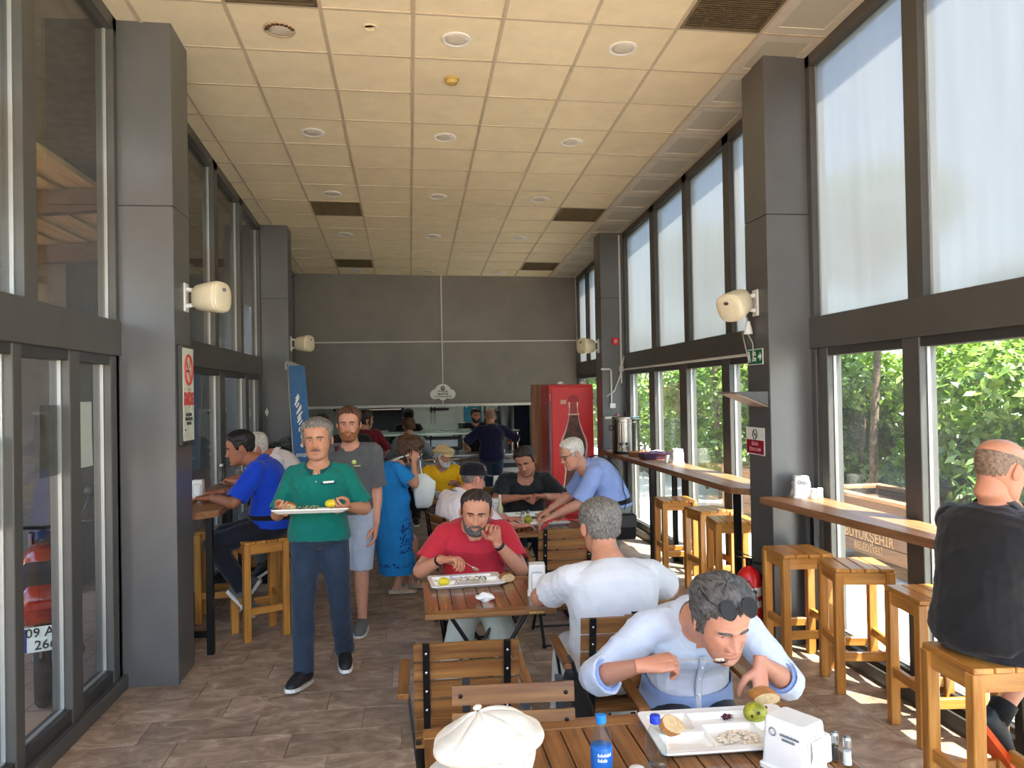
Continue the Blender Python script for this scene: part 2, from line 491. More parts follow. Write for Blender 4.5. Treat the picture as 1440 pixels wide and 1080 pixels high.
# downlights, vents, smoke detector
LENS = mat('downlight_lens', (214, 206, 190), 0.35, 0, 0.04)
DUSTY = mat('stained_trim', (190, 172, 138), 0.6, 0, 0.12, 18)
def on_ceiling(x, y): return (x, y, cz(x, y))
wordsl = {0: 'first', 3: 'second', 6: 'third', 9: 'fourth', 13: 'last'}
for c in (-2, 0, 2):
    for r in (0, 3, 6, 9, 13):
        x = 0.0717 + 0.6 * c + 0.3; y = 5.1166 + r * 0.599 + (0.3 if r < 13 else 0.24)
        side = {-2: 'on the door side', 0: 'along the middle', 2: 'on the frosted window side'}[c]
        rust = (c == -2 and r == 0)
        t = thing('ceiling_light', ('rusty downlight hanging loose in the ceiling tile %s, first from the entrance' % side) if rust
                  else 'round recessed downlight %s of the ceiling, %s from the entrance' % (side, wordsl[r]), 'ceiling light', on_ceiling(x, y), 0, 'recessed downlights')
        t.rotation_euler = (math.atan(-0.0535), math.atan(0.012), 0)
        ring = MB().lathe([(0.096, 0.004), (0.104, 0.0), (0.104, -0.005), (0.098, -0.009), (0.084, -0.009), (0.080, -0.003), (0.080, 0.004)], 28)
        obj('trim_ring', ring, DUSTY if rust else WHITE, t, smooth=False)
        obj('lens', MB().lathe([(0.082, 0.003), (0.082, -0.004), (0.05, -0.0065), (0.005, -0.0075)], 24), LENS, t, smooth=True)
        if rust:
            mb = MB()
            for k in range(9):
                a = 3.4 + k * 0.32
                mb.box((0.09 * math.cos(a) - 0.012, 0.09 * math.sin(a) - 0.008, -0.016), (0.09 * math.cos(a) + 0.012, 0.09 * math.sin(a) + 0.008, -0.008))
            obj('rust_flakes', mb, mat('rust', (92, 58, 30), 0.9, 0, 0.3, 60), t)
VENTM = mat('vent_grille', (120, 106, 80), 0.6, 0.2, 0.1)
VENTD = mat('vent_dark', (84, 74, 56), 0.9, 0, 0.3, 6)
vn = {-1: 'nearest the entrance', 7: 'halfway down the room', 12: 'by the kitchen wall'}
for (ci, r) in sorted(vents):
    x0, x1, y0, y1 = colx[ci] + 0.013, colx[ci + 1] - 0.013, rowy[r + 11] + 0.013, rowy[r + 12] - 0.013
    t = thing('ceiling_vent', 'square brown slatted ceiling vent %s, on the %s side' % (vn[r], 'door' if ci < 4 else 'frosted window'), 'vent', ((x0 + x1) / 2, (y0 + y1) / 2, cz((x0 + x1) / 2, (y0 + y1) / 2)), 0, 'ceiling vents')
    t.rotation_euler = (math.atan(-0.0535), math.atan(0.012), 0)
    hx, hy = (x1 - x0) / 2, (y1 - y0) / 2
    obj('backing', MB().box((-hx, -hy, 0.02), (hx, hy, 0.03)), VENTD, t)
    fr = MB()
    for a in ((-hx, -hy, hx, -hy + 0.02), (-hx, hy - 0.02, hx, hy), (-hx, -hy, -hx + 0.02, hy), (hx - 0.02, -hy, hx, hy)):
        fr.box((a[0], a[1], -0.003), (a[2], a[3], 0.02))
    obj('frame', fr, VENTM, t)
    n = 22
    sm = MB().bar((-hx + 0.02, 0, 0.006), (hx - 0.02, 0, 0.006), 0.003, 0.016, (0, 0.5, 1)).mesh('slat', VENTM)
    for k in range(n):
        link('slat', sm, t, (0, -hy + 0.03 + k * (2 * hy - 0.06) / (n - 1), 0))
t = thing('smoke_detector', 'small yellowed smoke detector on the ceiling tile behind the middle downlight', 'smoke detector', on_ceiling(0.372, 6.02))
AGED = mat('yellowed_plastic', (190, 164, 92), 0.5, 0, 0.06)
obj('base', MB().lathe([(0.055, 0.002), (0.055, -0.012), (0.05, -0.014)], 22), AGED, t)
obj('sensor_head', MB().lathe([(0.046, -0.012), (0.046, -0.030), (0.040, -0.042), (0.012, -0.046)], 22), AGED, t)
t = thing('recessed_socket', 'small round recessed socket in the ceiling tile beside the rusty downlight', 'socket', on_ceiling(-0.22, 5.32))
obj('trim_ring', MB().lathe([(0.05, 0.003), (0.052, -0.003), (0.042, -0.006), (0.036, -0.002), (0.036, 0.003)], 20), CTILE, t)

# ------------------------------------------------------------------ pillars clad in grey sheet, joint at 3.18 m
def pillar(x0, x1, y0, y1, face_x):
    z1 = cz((x0 + x1) / 2, (y0 + y1) / 2) + 0.03
    p = struct('pillar', MB().box((x0 + 0.008, y0 + 0.008, 0), (x1 - 0.008, y1 - 0.008, z1)), ALU_D)
    zj = 3.18
    sx = (face_x, face_x + 0.008) if face_x == x0 else (face_x - 0.008, face_x)
    for (a, b) in ((0.0, zj - 0.003), (zj + 0.003, z1)):
        obj('panel', MB().box((x0, y0, a), (x1, y0 + 0.008, b), 0, 0.002), CLAD, p)
        obj('panel', MB().box((sx[0], y0 + 0.009, a), (sx[1], y1 - 0.009, b), 0, 0.002), CLAD, p)
        obj('panel', MB().box((x0, y1 - 0.008, a), (x1, y1, b), 0, 0.002), CLAD, p)
    return p
pillar(XL + 0.02, PL, Y1, Y1B, PL); pillar(XL + 0.02, PL, Y2, Y2B, PL)
pillar(PR, XR - 0.02, Y1, Y1B, PR); pillar(PR, XR - 0.02, Y2, Y2B, PR)

# ------------------------------------------------------------------ glazed side walls
SPACER = mat('glazing_spacer', (170, 172, 168), 0.4, 0.4, 0.03)
def bay(no, X, y0, y1, up, lo, frost, upper_glass=True):
    """One window bay on the wall plane X: frame, mullions and panes; up and lo list (y, width) of the mullions above and below the transom."""
    r = struct('window_%d' % no)
    d = 0.055
    def pt(name, a, b, z0, z1, dd=d, m=ALU):
        mb = MB()
        if z1 is None:
            for q in (0,):
                c = [(X - dd, a), (X + dd, a), (X + dd, b), (X - dd, b)]
                v = [(p, s_, z0) for p, s_ in c] + [(p, s_, cz(p, s_) + 0.02) for p, s_ in c]
                mb.add(v, [(0, 3, 2, 1), (4, 5, 6, 7), (0, 1, 5, 4), (1, 2, 6, 5), (2, 3, 7, 6), (3, 0, 4, 7)])
        else:
            mb.box((X - dd, a, z0), (X + dd, b, z1), 0, 0.004)
        return obj(name, mb, m, r)
    pt('sill', y0, y1, 0.0, 0.09, d + 0.03)
    pt('transom', y0, y1, ZT0, ZT1, d + 0.012)
    pt('jamb', y0, y0 + 0.07, 0.09, ZT0); pt('jamb', y1 - 0.07, y1, 0.09, ZT0)
    pt('jamb', y0, y0 + 0.06, ZT1, None); pt('jamb', y1 - 0.06, y1, ZT1, None)
    hm = MB(); czbox(hm, X - d, y0, X + d, y1, -0.085, 0.03); obj('head_rail', hm, ALU, r)
    def panes(ms, z0, z1, glass, e):
        ms = sorted(ms)
        ys = [y0 + e] + sum([[a - w_ / 2, a + w_ / 2] for a, w_ in ms], []) + [y1 - e]
        for k in range(0, len(ys), 2):
            a, b = ys[k], ys[k + 1]
            if b - a < 0.05: continue
            mb = MB(); sp = MB()
            q = 0.006
            def za(yy, t): return (cz(X, yy) - 0.085 - t) if z1 is None else z1 - t
            c = [(X - q, a), (X + q, a), (X + q, b), (X - q, b)]
            v = [(p, s_, z0) for p, s_ in c] + [(p, s_, za(s_, 0)) for p, s_ in c]
            mb.add(v, [(0, 3, 2, 1), (4, 5, 6, 7), (0, 1, 5, 4), (1, 2, 6, 5), (2, 3, 7, 6), (3, 0, 4, 7)])
            obj('pane', mb, glass, r)
            zz = min(za(a, 0), za(b, 0))
            for (u, v_) in ((a, a + 0.009), (b - 0.009, b)):
                sp.box((X - 0.010, u, z0), (X + 0.010, v_, za(u, 0) if z1 is None else zz))
            sp.box((X - 0.010, a, z0), (X + 0.010, b, z0 + 0.010))
            obj('spacer_bar', sp, SPACER, r)
    for a, w_ in up: pt('mullion', a - w_ / 2, a + w_ / 2, ZT1, None)
    for a, w_ in lo: pt('stile', a - w_ / 2, a + w_ / 2, 0.09, ZT0)
    panes(up, ZT1, None, FROST if frost else GLASS, 0.06)
    panes(lo, 0.17, ZT0 - 0.06, GLASS, 0.07)
    rl = MB(); e_ = d - 0.009; rl.box((X - e_, y0 + 0.06, 0.085), (X + e_, y1 - 0.06, 0.17), 0, 0.003); rl.box((X - e_, y0 + 0.06, ZT0 - 0.06), (X + e_, y1 - 0.06, ZT0 + 0.005), 0, 0.003)
    obj('leaf_rail', rl, ALU_D, r)
    return r
nearU = [(4.21, 0.14), (3.1, 0.12), (2.0, 0.12), (0.9, 0.12), (-0.2, 0.12)]
bay(1, XL, YF, Y1, nearU, [(5.33, 0.14), (4.72, 0.14), (4.06, 0.09), (3.0, 0.16), (1.9, 0.16), (0.8, 0.16)], False)
bay(2, XL, Y1B, Y2, [(6.95, 0.12), (8.07, 0.15), (9.26, 0.15)], [(7.0, 0.16), (8.27, 0.20), (9.5, 0.18), (10.24, 0.12)], False)
bay(3, XL, Y2B, YB, [(11.7, 0.12)], [(11.7, 0.16)], False)
bay(4, XR, YF, Y1, nearU, [(5.25, 0.10), (4.27, 0.16), (3.1, 0.16), (2.0, 0.16), (0.9, 0.16)], True)
bay(5, XR, Y1B, Y2, [(6.9, 0.14), (8.0, 0.14), (9.13, 0.17)], [(7.0, 0.18), (8.15, 0.22), (9.25, 0.22), (10.26, 0.12)], True)
bay(6, XR, Y2B, YB, [(11.7, 0.12), (12.7, 0.1)], [(11.7, 0.16)], True)

# ------------------------------------------------------------------ back wall over the serving hatch, white strips
bw = struct('wall_back', MB(), WALLP)
bw.data = MB().box((XL - 0.1, YB + 0.02, 1.70), (XR + 0.1, YB + 0.16, 4.2)).mesh('wall_back', ALU_D)
xa, xm, xb_ = XL, 0.585, XR
for (a, b, c, d_) in ((xa, xm, 1.70, 2.806), (xm, xb_, 1.70, 2.806), (xa, xm, 2.806, 4.1), (xm, xb_, 2.806, 4.1)):
    obj('panel', MB().box((a + 0.002, YB, c + 0.002), (b - 0.002, YB + 0.02, d_ - 0.002)), WALLP, bw)
STRIP = mat('white_trim', (214, 214, 208), 0.4, 0, 0.03)
for k, (lo, hi) in enumerate([((xa, YB - 0.012, 2.795), (xb_, YB + 0.002, 2.818)), ((xm - 0.011, YB - 0.014, 1.72), (xm + 0.011, YB + 0.002, 3.98)), ((xa, YB - 0.02, 1.68), (2.15, YB + 0.03, 1.725)), ((2.955, YB - 0.02, 2.7), (2.985, YB + 0.002, 3.93))]):
    struct('trim_%d' % (k + 1), MB().box(lo, hi, 0, 0.003), STRIP)
# end wall to the side of the hatch, behind the fridge
struct('wall_kitchen_side', MB().box((2.12, YB - 0.02, 0), (XR + 0.1, YB + 0.16, 1.70)), WALLP)

# ------------------------------------------------------------------ kitchen beyond the hatch
KW = mat('kitchen_wall_tile', (186, 204, 200), 0.3, 0, 0.04)
struct('wall_kitchen_rear', MB().box((XL - 0.1, 16.6, 0), (XR + 0.1, 16.75, 3.0)), KW)
struct('wall_kitchen_west', MB().box((XL - 0.1, YB + 0.16, 0), (XL, 16.6, 3.0)), KW)
struct('wall_kitchen_east', MB().box((XR, YB + 0.16, 0), (XR + 0.1, 16.6, 3.0)), KW)
struct('ceiling_kitchen', MB().box((XL - 0.1, YB + 0.16, 2.7), (XR + 0.1, 16.75, 2.8)), mat('kitchen_ceiling', (200, 200, 196), 0.8))

# dark walls added outside the far door-side bays to cut their light
struct('wall_street_blocker', MB().box((-3.5, 8.2, 0), (-3.35, 30.0, 4.9)), mat('blocker_render', (92, 88, 84), 0.8, 0, 0.06))
struct('wall_street_blocker_return', MB().box((-6.4, 8.2, 0), (-3.5, 8.35, 4.9)), mat('blocker_render', (92, 88, 84)))
# ------------------------------------------------------------------ outside: paving, planting, canopy, motorcycle
def paving(name, c1, c2, mortar, bw_, rh, rough=0.8):
    m = bpy.data.materials.new(name); m.use_nodes = True
    t = m.node_tree; N, L = t.nodes, t.links; b = N['Principled BSDF']
    tc = N.new('ShaderNodeTexCoord'); br = N.new('ShaderNodeTexBrick')
    br.inputs['Scale'].default_value = 1.0; br.inputs['Color1'].default_value = (*lin(c1), 1); br.inputs['Color2'].default_value = (*lin(c2), 1)
    br.inputs['Mortar'].default_value = (*lin(mortar), 1); br.inputs['Mortar Size'].default_value = 0.008
    br.inputs['Brick Width'].default_value = bw_; br.inputs['Row Height'].default_value = rh
    L.new(tc.outputs['Object'], br.inputs['Vector']); L.new(br.outputs['Color'], b.inputs['Base Color'])
    b.inputs['Roughness'].default_value = rough
    return m
struct('ground_garden_side', MB().box((XR + 0.1, -30, -0.12), (60, 60, -0.02)), paving('pale_paving', (212, 206, 196), (196, 190, 180), (160, 154, 146), 0.3, 0.15))
struct('ground_street_side', MB().box((-60, -30, -0.12), (XL - 0.1, 60, -0.03)), paving('terracotta_paving', (176, 144, 118), (160, 128, 104), (134, 108, 90), 0.4, 0.4))
struct('ground_entrance', MB().box((XL - 0.1, -30, -0.12), (XR + 0.1, YF, -0.02)), paving('entrance_paving', (196, 186, 172), (182, 172, 160), (150, 142, 132), 0.4, 0.4))

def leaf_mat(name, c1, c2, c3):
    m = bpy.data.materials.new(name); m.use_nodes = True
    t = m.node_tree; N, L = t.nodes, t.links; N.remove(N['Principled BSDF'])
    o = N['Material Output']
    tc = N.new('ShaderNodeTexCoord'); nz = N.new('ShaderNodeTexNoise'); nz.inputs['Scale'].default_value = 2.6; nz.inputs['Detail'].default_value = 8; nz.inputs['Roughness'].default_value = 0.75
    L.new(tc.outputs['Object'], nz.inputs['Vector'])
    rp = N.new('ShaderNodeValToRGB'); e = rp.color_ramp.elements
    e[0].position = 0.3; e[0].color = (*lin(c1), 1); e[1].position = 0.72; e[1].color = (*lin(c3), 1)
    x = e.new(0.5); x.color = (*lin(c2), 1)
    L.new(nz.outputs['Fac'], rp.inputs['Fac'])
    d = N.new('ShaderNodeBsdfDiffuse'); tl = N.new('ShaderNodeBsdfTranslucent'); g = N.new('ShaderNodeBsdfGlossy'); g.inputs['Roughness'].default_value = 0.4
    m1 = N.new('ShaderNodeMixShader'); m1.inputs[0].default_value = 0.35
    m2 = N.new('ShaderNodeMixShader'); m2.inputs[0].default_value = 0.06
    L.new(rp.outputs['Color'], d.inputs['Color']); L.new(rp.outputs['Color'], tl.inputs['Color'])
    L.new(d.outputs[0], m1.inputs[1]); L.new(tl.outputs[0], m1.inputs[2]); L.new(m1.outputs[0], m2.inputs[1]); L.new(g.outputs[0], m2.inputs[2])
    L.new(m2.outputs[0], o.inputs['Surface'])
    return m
LEAF = leaf_mat('hedge_leaves', (62, 92, 26), (104, 136, 42), (158, 178, 72))
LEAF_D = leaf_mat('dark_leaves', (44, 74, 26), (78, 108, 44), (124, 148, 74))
LEAF_R = leaf_mat('russet_leaves', (120, 52, 26), (172, 84, 44), (196, 120, 70))
LEAF_P = leaf_mat('palm_leaves', (24, 44, 20), (40, 66, 30), (60, 90, 44))
BARK = mat('bark', (112, 96, 78), 0.9, 0, 0.25, 14, 0.3, 30)
rng = np.random.default_rng(5)
def foliage_mesh(name, blobs, n, size, m):
    """Leaves scattered through ellipsoid blobs (x, y, z, rx, ry, rz), thickest near each blob's skin."""
    wts = np.array([b[3] * b[4] * b[5] for b in blobs]) ** 0.7; wts /= wts.sum()
    idx = rng.choice(len(blobs), n, p=wts); B = np.array(blobs)[idx]
    d = rng.normal(size=(n, 3)); d /= np.linalg.norm(d, axis=1)[:, None]
    r = rng.uniform(0.55, 1.06, n) ** 0.7
    P = B[:, :3] + d * B[:, 3:] * r[:, None]
    P[:, 2] = np.maximum(P[:, 2], 0.03)
    a = rng.normal(size=(n, 3)); a /= np.linalg.norm(a, axis=1)[:, None]
    nn = d * 0.8 + rng.normal(size=(n, 3)) * 0.7 + np.array([0, 0, 0.5]); nn /= np.linalg.norm(nn, axis=1)[:, None]
    a = a - nn * (a * nn).sum(1)[:, None]; a /= np.linalg.norm(a, axis=1)[:, None]
    b = np.cross(nn, a); s = size * rng.uniform(0.6, 1.3, n)[:, None]
    V = np.stack([P - a * s, P + b * s * 0.45, P + a * s, P - b * s * 0.45], 1).reshape(-1, 3)
    me = bpy.data.meshes.new(name)
    me.vertices.add(4 * n); me.vertices.foreach_set('co', V.ravel())
    me.loops.add(4 * n); me.loops.foreach_set('vertex_index', np.arange(4 * n))
    me.polygons.add(n); me.polygons.foreach_set('loop_start', np.arange(n) * 4); me.polygons.foreach_set('loop_total', np.full(n, 4))
    me.materials.append(m); me.update(); me.validate()
    return me
def shrub(name, label, cat, loc, blobs, n, size, m, stems, group=None):
    t = thing(name, label, cat, loc, 0, group)
    fo = link('foliage', foliage_mesh('foliage', blobs, n, size, m), t); fo['kind'] = 'stuff'
    mb = MB()
    for s_ in stems: mb.tube(s_[0], s_[1], 7)
    obj('stems', mb, BARK, t)
    return t
def stems_for(blobs, r=0.03):
    return [([(b[0] * 0.4, b[1] * 0.4, 0), (b[0] * 0.8, b[1] * 0.8, b[2] * 0.6), (b[0], b[1], b[2] + b[5] * 0.3)], [r, r * 0.7, r * 0.4]) for b in blobs]
# shrubs and hedge trees along the garden side
def bushblobs(w_, d_, h, k):
    L_ = []
    for i in range(k):
        L_.append((rng.uniform(-w_, w_), rng.uniform(-d_, d_), rng.uniform(0.2 * h, 0.8 * h), rng.uniform(.45, .8), rng.uniform(.5, .9), rng.uniform(.4, .7)))
    return L_
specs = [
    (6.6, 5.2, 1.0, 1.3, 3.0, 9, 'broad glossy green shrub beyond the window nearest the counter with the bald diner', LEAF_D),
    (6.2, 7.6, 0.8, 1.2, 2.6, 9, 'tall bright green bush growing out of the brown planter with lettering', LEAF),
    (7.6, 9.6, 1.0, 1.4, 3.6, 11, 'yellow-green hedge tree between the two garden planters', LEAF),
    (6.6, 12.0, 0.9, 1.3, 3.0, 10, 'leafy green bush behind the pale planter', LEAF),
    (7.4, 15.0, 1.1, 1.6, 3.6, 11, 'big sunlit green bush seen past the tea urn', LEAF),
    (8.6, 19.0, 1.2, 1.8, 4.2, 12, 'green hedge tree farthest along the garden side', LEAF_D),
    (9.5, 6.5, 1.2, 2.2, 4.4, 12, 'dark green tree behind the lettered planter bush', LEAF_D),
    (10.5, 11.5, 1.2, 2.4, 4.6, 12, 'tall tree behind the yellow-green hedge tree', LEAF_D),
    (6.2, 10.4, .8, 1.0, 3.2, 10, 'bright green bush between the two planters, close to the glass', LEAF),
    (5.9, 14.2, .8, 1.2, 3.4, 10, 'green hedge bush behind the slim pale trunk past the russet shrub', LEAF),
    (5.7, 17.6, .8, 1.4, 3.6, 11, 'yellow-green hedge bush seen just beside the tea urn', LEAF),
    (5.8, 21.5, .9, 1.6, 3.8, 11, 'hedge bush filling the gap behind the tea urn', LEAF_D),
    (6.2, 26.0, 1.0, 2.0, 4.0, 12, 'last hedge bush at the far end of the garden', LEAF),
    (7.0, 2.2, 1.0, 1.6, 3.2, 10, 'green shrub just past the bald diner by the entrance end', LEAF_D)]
for (x, y, w_, d_, h, k, lab, m) in specs:
    bl = bushblobs(w_, d_, h, k)
    shrub('garden_bush', lab, 'bush', (x, y, -0.02), bl, 12000, 0.066, m, stems_for(bl), 'bushes along the garden side')
bl = [(0, 0, 1.5, .35, .4, .3), (0.1, -.3, 1.05, .3, .3, .3), (-.1, .3, 1.9, .3, .35, .25)]
shrub('russet_shrub', 'russet red-leaved shrub among the green bushes past the tea urn', 'bush', (5.6, 11.3, -0.02), bl, 1300, 0.07, LEAF_R, stems_for(bl, 0.02))
for (x, y, lean, lab) in ((5.9, 9.3, 0.12, 'slim pale tree trunk rising beside the yellow-green hedge tree'), (5.4, 13.0, -0.1, 'slim pale tree trunk behind the russet shrub'), (6.1, 4.3, 0.25, 'brown leaning tree trunk near the bald diner')):
    t = thing('young_tree', lab, 'tree', (x, y, -0.02), 0, 'slim trees on the garden side')
    obj('trunk', MB().tube([(0, 0, 0), (lean * 0.4, 0.05, 1.2), (lean, 0, 2.6), (lean * 1.3, -0.1, 4.2)], [0.06, 0.05, 0.045, 0.03], 9), BARK, t, smooth=True)
    fo = link('foliage', foliage_mesh('foliage', [(lean * 1.3, -.1, 4.2, .9, .9, .6), (lean, .4, 3.7, .6, .6, .5)], 2600, 0.07, LEAF), t); fo['kind'] = 'stuff'

# planters
PLW = mat('planter_board', (104, 68, 44), 0.6, 0, 0.16, grain='y', rnd=0.08, bump=0.06)
PLT = mat('planter_pale_board', (164, 120, 80), 0.6, 0, 0.12, grain='y', rnd=0.06)
GOLD = mat('pale_gold_paint', (170, 130, 78), 0.5, 0, 0.05)
SOIL = mat('soil', (70, 54, 40), 0.95, 0, 0.3, 20)
def planter(label, x, y0, y1, m, letters):
    L_ = y1 - y0
    t = thing('planter', label, 'planter', (x, y0, -0.02), 0, 'wooden planters outside the windows')
    obj('soil', MB().box((0.05, 0.05, 0.3), (0.65, L_ - 0.05, 0.66)), SOIL, t)
    for k in range(4):
        z = 0.14 + k * 0.145
        obj('board', MB().box((0, 0.03, z), (0.03, L_ - 0.03, z + 0.14), 0, 0.004), m, t)
        obj('board', MB().box((0.67, 0.03, z), (0.70, L_ - 0.03, z + 0.14), 0, 0.004), m, t)
        obj('board', MB().box((0.03, 0.0, z), (0.67, 0.03, z + 0.14), 0, 0.004), m, t)
        obj('board', MB().box((0.03, L_ - 0.03, z), (0.67, L_, z + 0.14), 0, 0.004), m, t)
    for a in (0.0, L_ - 0.06):
        for b in (-0.01, 0.65): obj('corner_post', MB().box((b, a, 0), (b + 0.06, a + 0.06, 0.74), 0, 0.005), GOLD, t)
    cp = MB()
    for (a, b, c, d) in ((-0.05, -0.05, 0.06, L_ + 0.05), (0.64, -0.05, 0.75, L_ + 0.05), (0.06, -0.05, 0.64, 0.06), (0.06, L_ - 0.06, 0.64, L_ + 0.05)): cp.box((a, b, 0.73), (c, d, 0.77), 0, 0.004)
    obj('cap_rail', cp, PLT, t)
    if letters:
        rot = Euler((PI / 2, 0, -PI / 2))
        lettering('BÜYÜKŞEHİR', 0.15, GOLD, t, (-0.003, L_ * 0.50, 0.34), rot, 0.95, 0.002)
        lettering('BELEDİYESİ', 0.11, GOLD, t, (-0.003, L_ * 0.50, 0.215), rot, 0.9, 0.001)
        for yy in (L_ * 0.10, L_ * 0.90):
            mb = MB()
            for a in range(8):
                an = a * PI / 4
                mb.prism([(yy + 0.03 * math.cos(an + q) + r * math.cos(an), 0.29 + 0.03 * math.sin(an + q) + r * math.sin(an)) for q, r in ((-0.8, 0.01), (0, 0.06), (0.8, 0.01))], -0.003, 0.0, 'x')
            mb.prism([(yy + 0.025 * math.cos(a), 0.29 + 0.025 * math.sin(a)) for a in np.linspace(0, 2 * PI, 12, endpoint=False)], -0.004, 0.0, 'x')
            obj('rosette', mb, GOLD, t)
    return t
planter('brown wooden planter with gold municipal lettering outside the nearer window', 4.75, 6.7, 8.5, PLW, True)
planter('pale wooden planter outside the window behind the far bar stools', 4.75, 9.7, 11.4, PLT, False)

# canopy, bench, kiosk wall on the street side
CANW = mat('canopy_board', (176, 150, 112), 0.7, 0, 0.12, grain='y', rnd=0.08)
t = thing('street_canopy', 'timber canopy over the pavement outside the glazed doors', 'canopy', (-2.15, 2.0, 0))
for k in range(12):
    x1 = -0.05 - k * 0.24
    obj('board', MB().add([(x1 - 0.232, 0, 3.42 - k * 0.02), (x1, 0, 3.42 - k * 0.02), (x1, 6.1, 3.42 - k * 0.02), (x1 - 0.232, 6.1, 3.42 - k * 0.02), (x1 - 0.232, 0, 3.46 - k * 0.02), (x1, 0, 3.46 - k * 0.02), (x1, 6.1, 3.46 - k * 0.02), (x1 - 0.232, 6.1, 3.46 - k * 0.02)],
        [(0, 3, 2, 1), (4, 5, 6, 7), (0, 1, 5, 4), (1, 2, 6, 5), (2, 3, 7, 6), (3, 0, 4, 7)]), CANW, t)
for k in range(4):
    obj('rafter', MB().bar((-0.02, 0.4 + k * 1.75, 3.33), (-3.0, 0.4 + k * 1.75, 3.10), 0.09, 0.16), mat('dark_timber', (74, 56, 40), 0.7, 0, 0.15), t)
for k in range(2):
    obj('post', MB().box((-2.9, 0.4 + k * 5.25, 0), (-2.78, 0.52 + k * 5.25, 3.1), 0, 0.006), ALU_D, t)
t = thing('bench', 'pale wooden bench on the sunlit pavement outside the glazed doors', 'bench', (-5.9, 11.6, -0.03))
for k in range(4): obj('seat_slat', MB().box((0.1 + k * 0.12, 0, 0.40), (0.2 + k * 0.12, 1.8, 0.44), 0, 0.004), PLT, t)
for yy in (0.15, 1.55): obj('leg', MB().box((0.12, yy, 0), (0.54, yy + 0.08, 0.40), 0, 0.005), ALU_D, t)
for k in range(2): obj('back_slat', MB().box((0.03, 0, 0.56 + k * 0.14), (0.06, 1.8, 0.66 + k * 0.14), 0, 0.004), PLT, t)
obj('back_post', MB().box((0.0, 0.15, 0.0), (0.03, 0.2, 0.85)).box((0.0, 1.55, 0.0), (0.03, 1.6, 0.85)), ALU_D, t)
t = thing('kiosk', 'long low grey kiosk across the pavement on the street side', 'building', (-12.5, 2, -0.03))
obj('wall', MB().box((-3, 0, 0), (0, 22, 3.6), 0, 0.02), mat('kiosk_render', (176, 166, 150), 0.85, 0, 0.06), t)
for k in range(5):
    f = obj('window_frame', MB().box((-0.02, 1.4 + k * 4.2, 0.9), (0.05, 4.2 + k * 4.2, 2.5), 0, 0.01), ALU_D, t)
    obj('window_pane', MB().box((0.05, 1.5 + k * 4.2, 1.0), (0.06, 4.1 + k * 4.2, 2.4)), mat('dark_pane', (30, 36, 40), 0.08, 0, 0.05), f)
obj('roof_edge', MB().box((-3.2, -0.2, 3.55), (0.35, 22.2, 3.8), 0, 0.02), mat('kiosk_roof', (150, 110, 84), 0.8), t)
for (x, y, lab) in ((-8.5, 15.5, 'dense street tree at the far end of the pavement'), (-9.0, 6.0, 'street tree in front of the grey kiosk')):
    bl = [(0, 0, 2.6, 1.0, 1.0, .8), (0.5, 0.5, 3.2, .9, .9, .7), (-.5, -.4, 3.1, .8, .9, .7)]
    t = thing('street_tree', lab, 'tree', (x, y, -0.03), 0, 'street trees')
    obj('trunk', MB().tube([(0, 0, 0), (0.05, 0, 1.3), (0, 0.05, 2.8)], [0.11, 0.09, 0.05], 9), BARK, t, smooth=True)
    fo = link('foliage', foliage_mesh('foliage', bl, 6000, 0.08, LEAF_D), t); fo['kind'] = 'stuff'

# motorcycle just outside the glazed door, tail towards the room's entrance end
MRED = mat('motorcycle_red', (142, 30, 20), 0.25, 0, 0.04, coat=0.6)
RUB = mat('rubber', (20, 20, 20), 0.8, 0, 0.1, 40)
t = thing('motorcycle', 'red motorcycle parked outside the glazed door, tail plate showing', 'motorcycle', (-2.215, 5.04, -0.03), 0.40)
def wheel(y):
    w_ = obj('wheel', MB().tube([(0, y + 0.26 * math.cos(a), 0.29 + 0.26 * math.sin(a)) for a in np.linspace(0, 2 * PI, 28, endpoint=False)], 0.05, 10, closed=True, ref=(1, 0, 0)), RUB, t, smooth=True)
    rim = MB().tube([(0, y + 0.2 * math.cos(a), 0.29 + 0.2 * math.sin(a)) for a in np.linspace(0, 2 * PI, 28, endpoint=False)], 0.015, 6, closed=True, ref=(1, 0, 0))
    for k in range(6):
        a = k * PI / 3; rim.bar((0, y, 0.29), (0, y + 0.2 * math.cos(a), 0.29 + 0.2 * math.sin(a)), 0.03, 0.02, (1, 0, 0))
    rim.tube([(-0.06, y, 0.29), (0.06, y, 0.29)], 0.035, 10)
    obj('rim', rim, STEEL_R, w_)
wheel(0.32); wheel(1.55)
obj('seat', MB().loft([[(x * k, y, z) for x, z in ((-.11, .74), (.11, .74), (.13, .80), (.07, .84 + q), (-.07, .84 + q), (-.13, .80))] for y, k, q in ((0.12, .8, .02), (0.35, 1.1, .0), (0.62, 1.0, -.02), (0.95, .8, -.03))]), RUB, t, smooth=True)
obj('fairing', MB().loft([[(x * k, y, z + q) for x, z in ((-.10, .52), (.10, .52), (.14, .64), (.10, .75), (-.10, .75), (-.14, .64))] for y, k, q in ((0.02, .6, .06), (0.15, 1.0, .02), (0.45, 1.15, 0), (0.8, 1.0, 0))]), MRED, t, smooth=True)
obj('fuel_tank', MB().sphere((0, 1.05, 0.78), (0.14, 0.26, 0.13), 14, 9), MRED, t, smooth=True)
obj('engine', MB().box((-0.13, 0.75, 0.28), (0.13, 1.12, 0.58), 0, 0.04), STEEL_R, t)
obj('exhaust', MB().tube([(0.14, 0.9, 0.3), (0.17, 0.6, 0.28), (0.18, 0.05, 0.38)], [0.03, 0.04, 0.05], 10), mat('copper_pipe', (176, 96, 62), 0.3, 0.9), t, smooth=True)
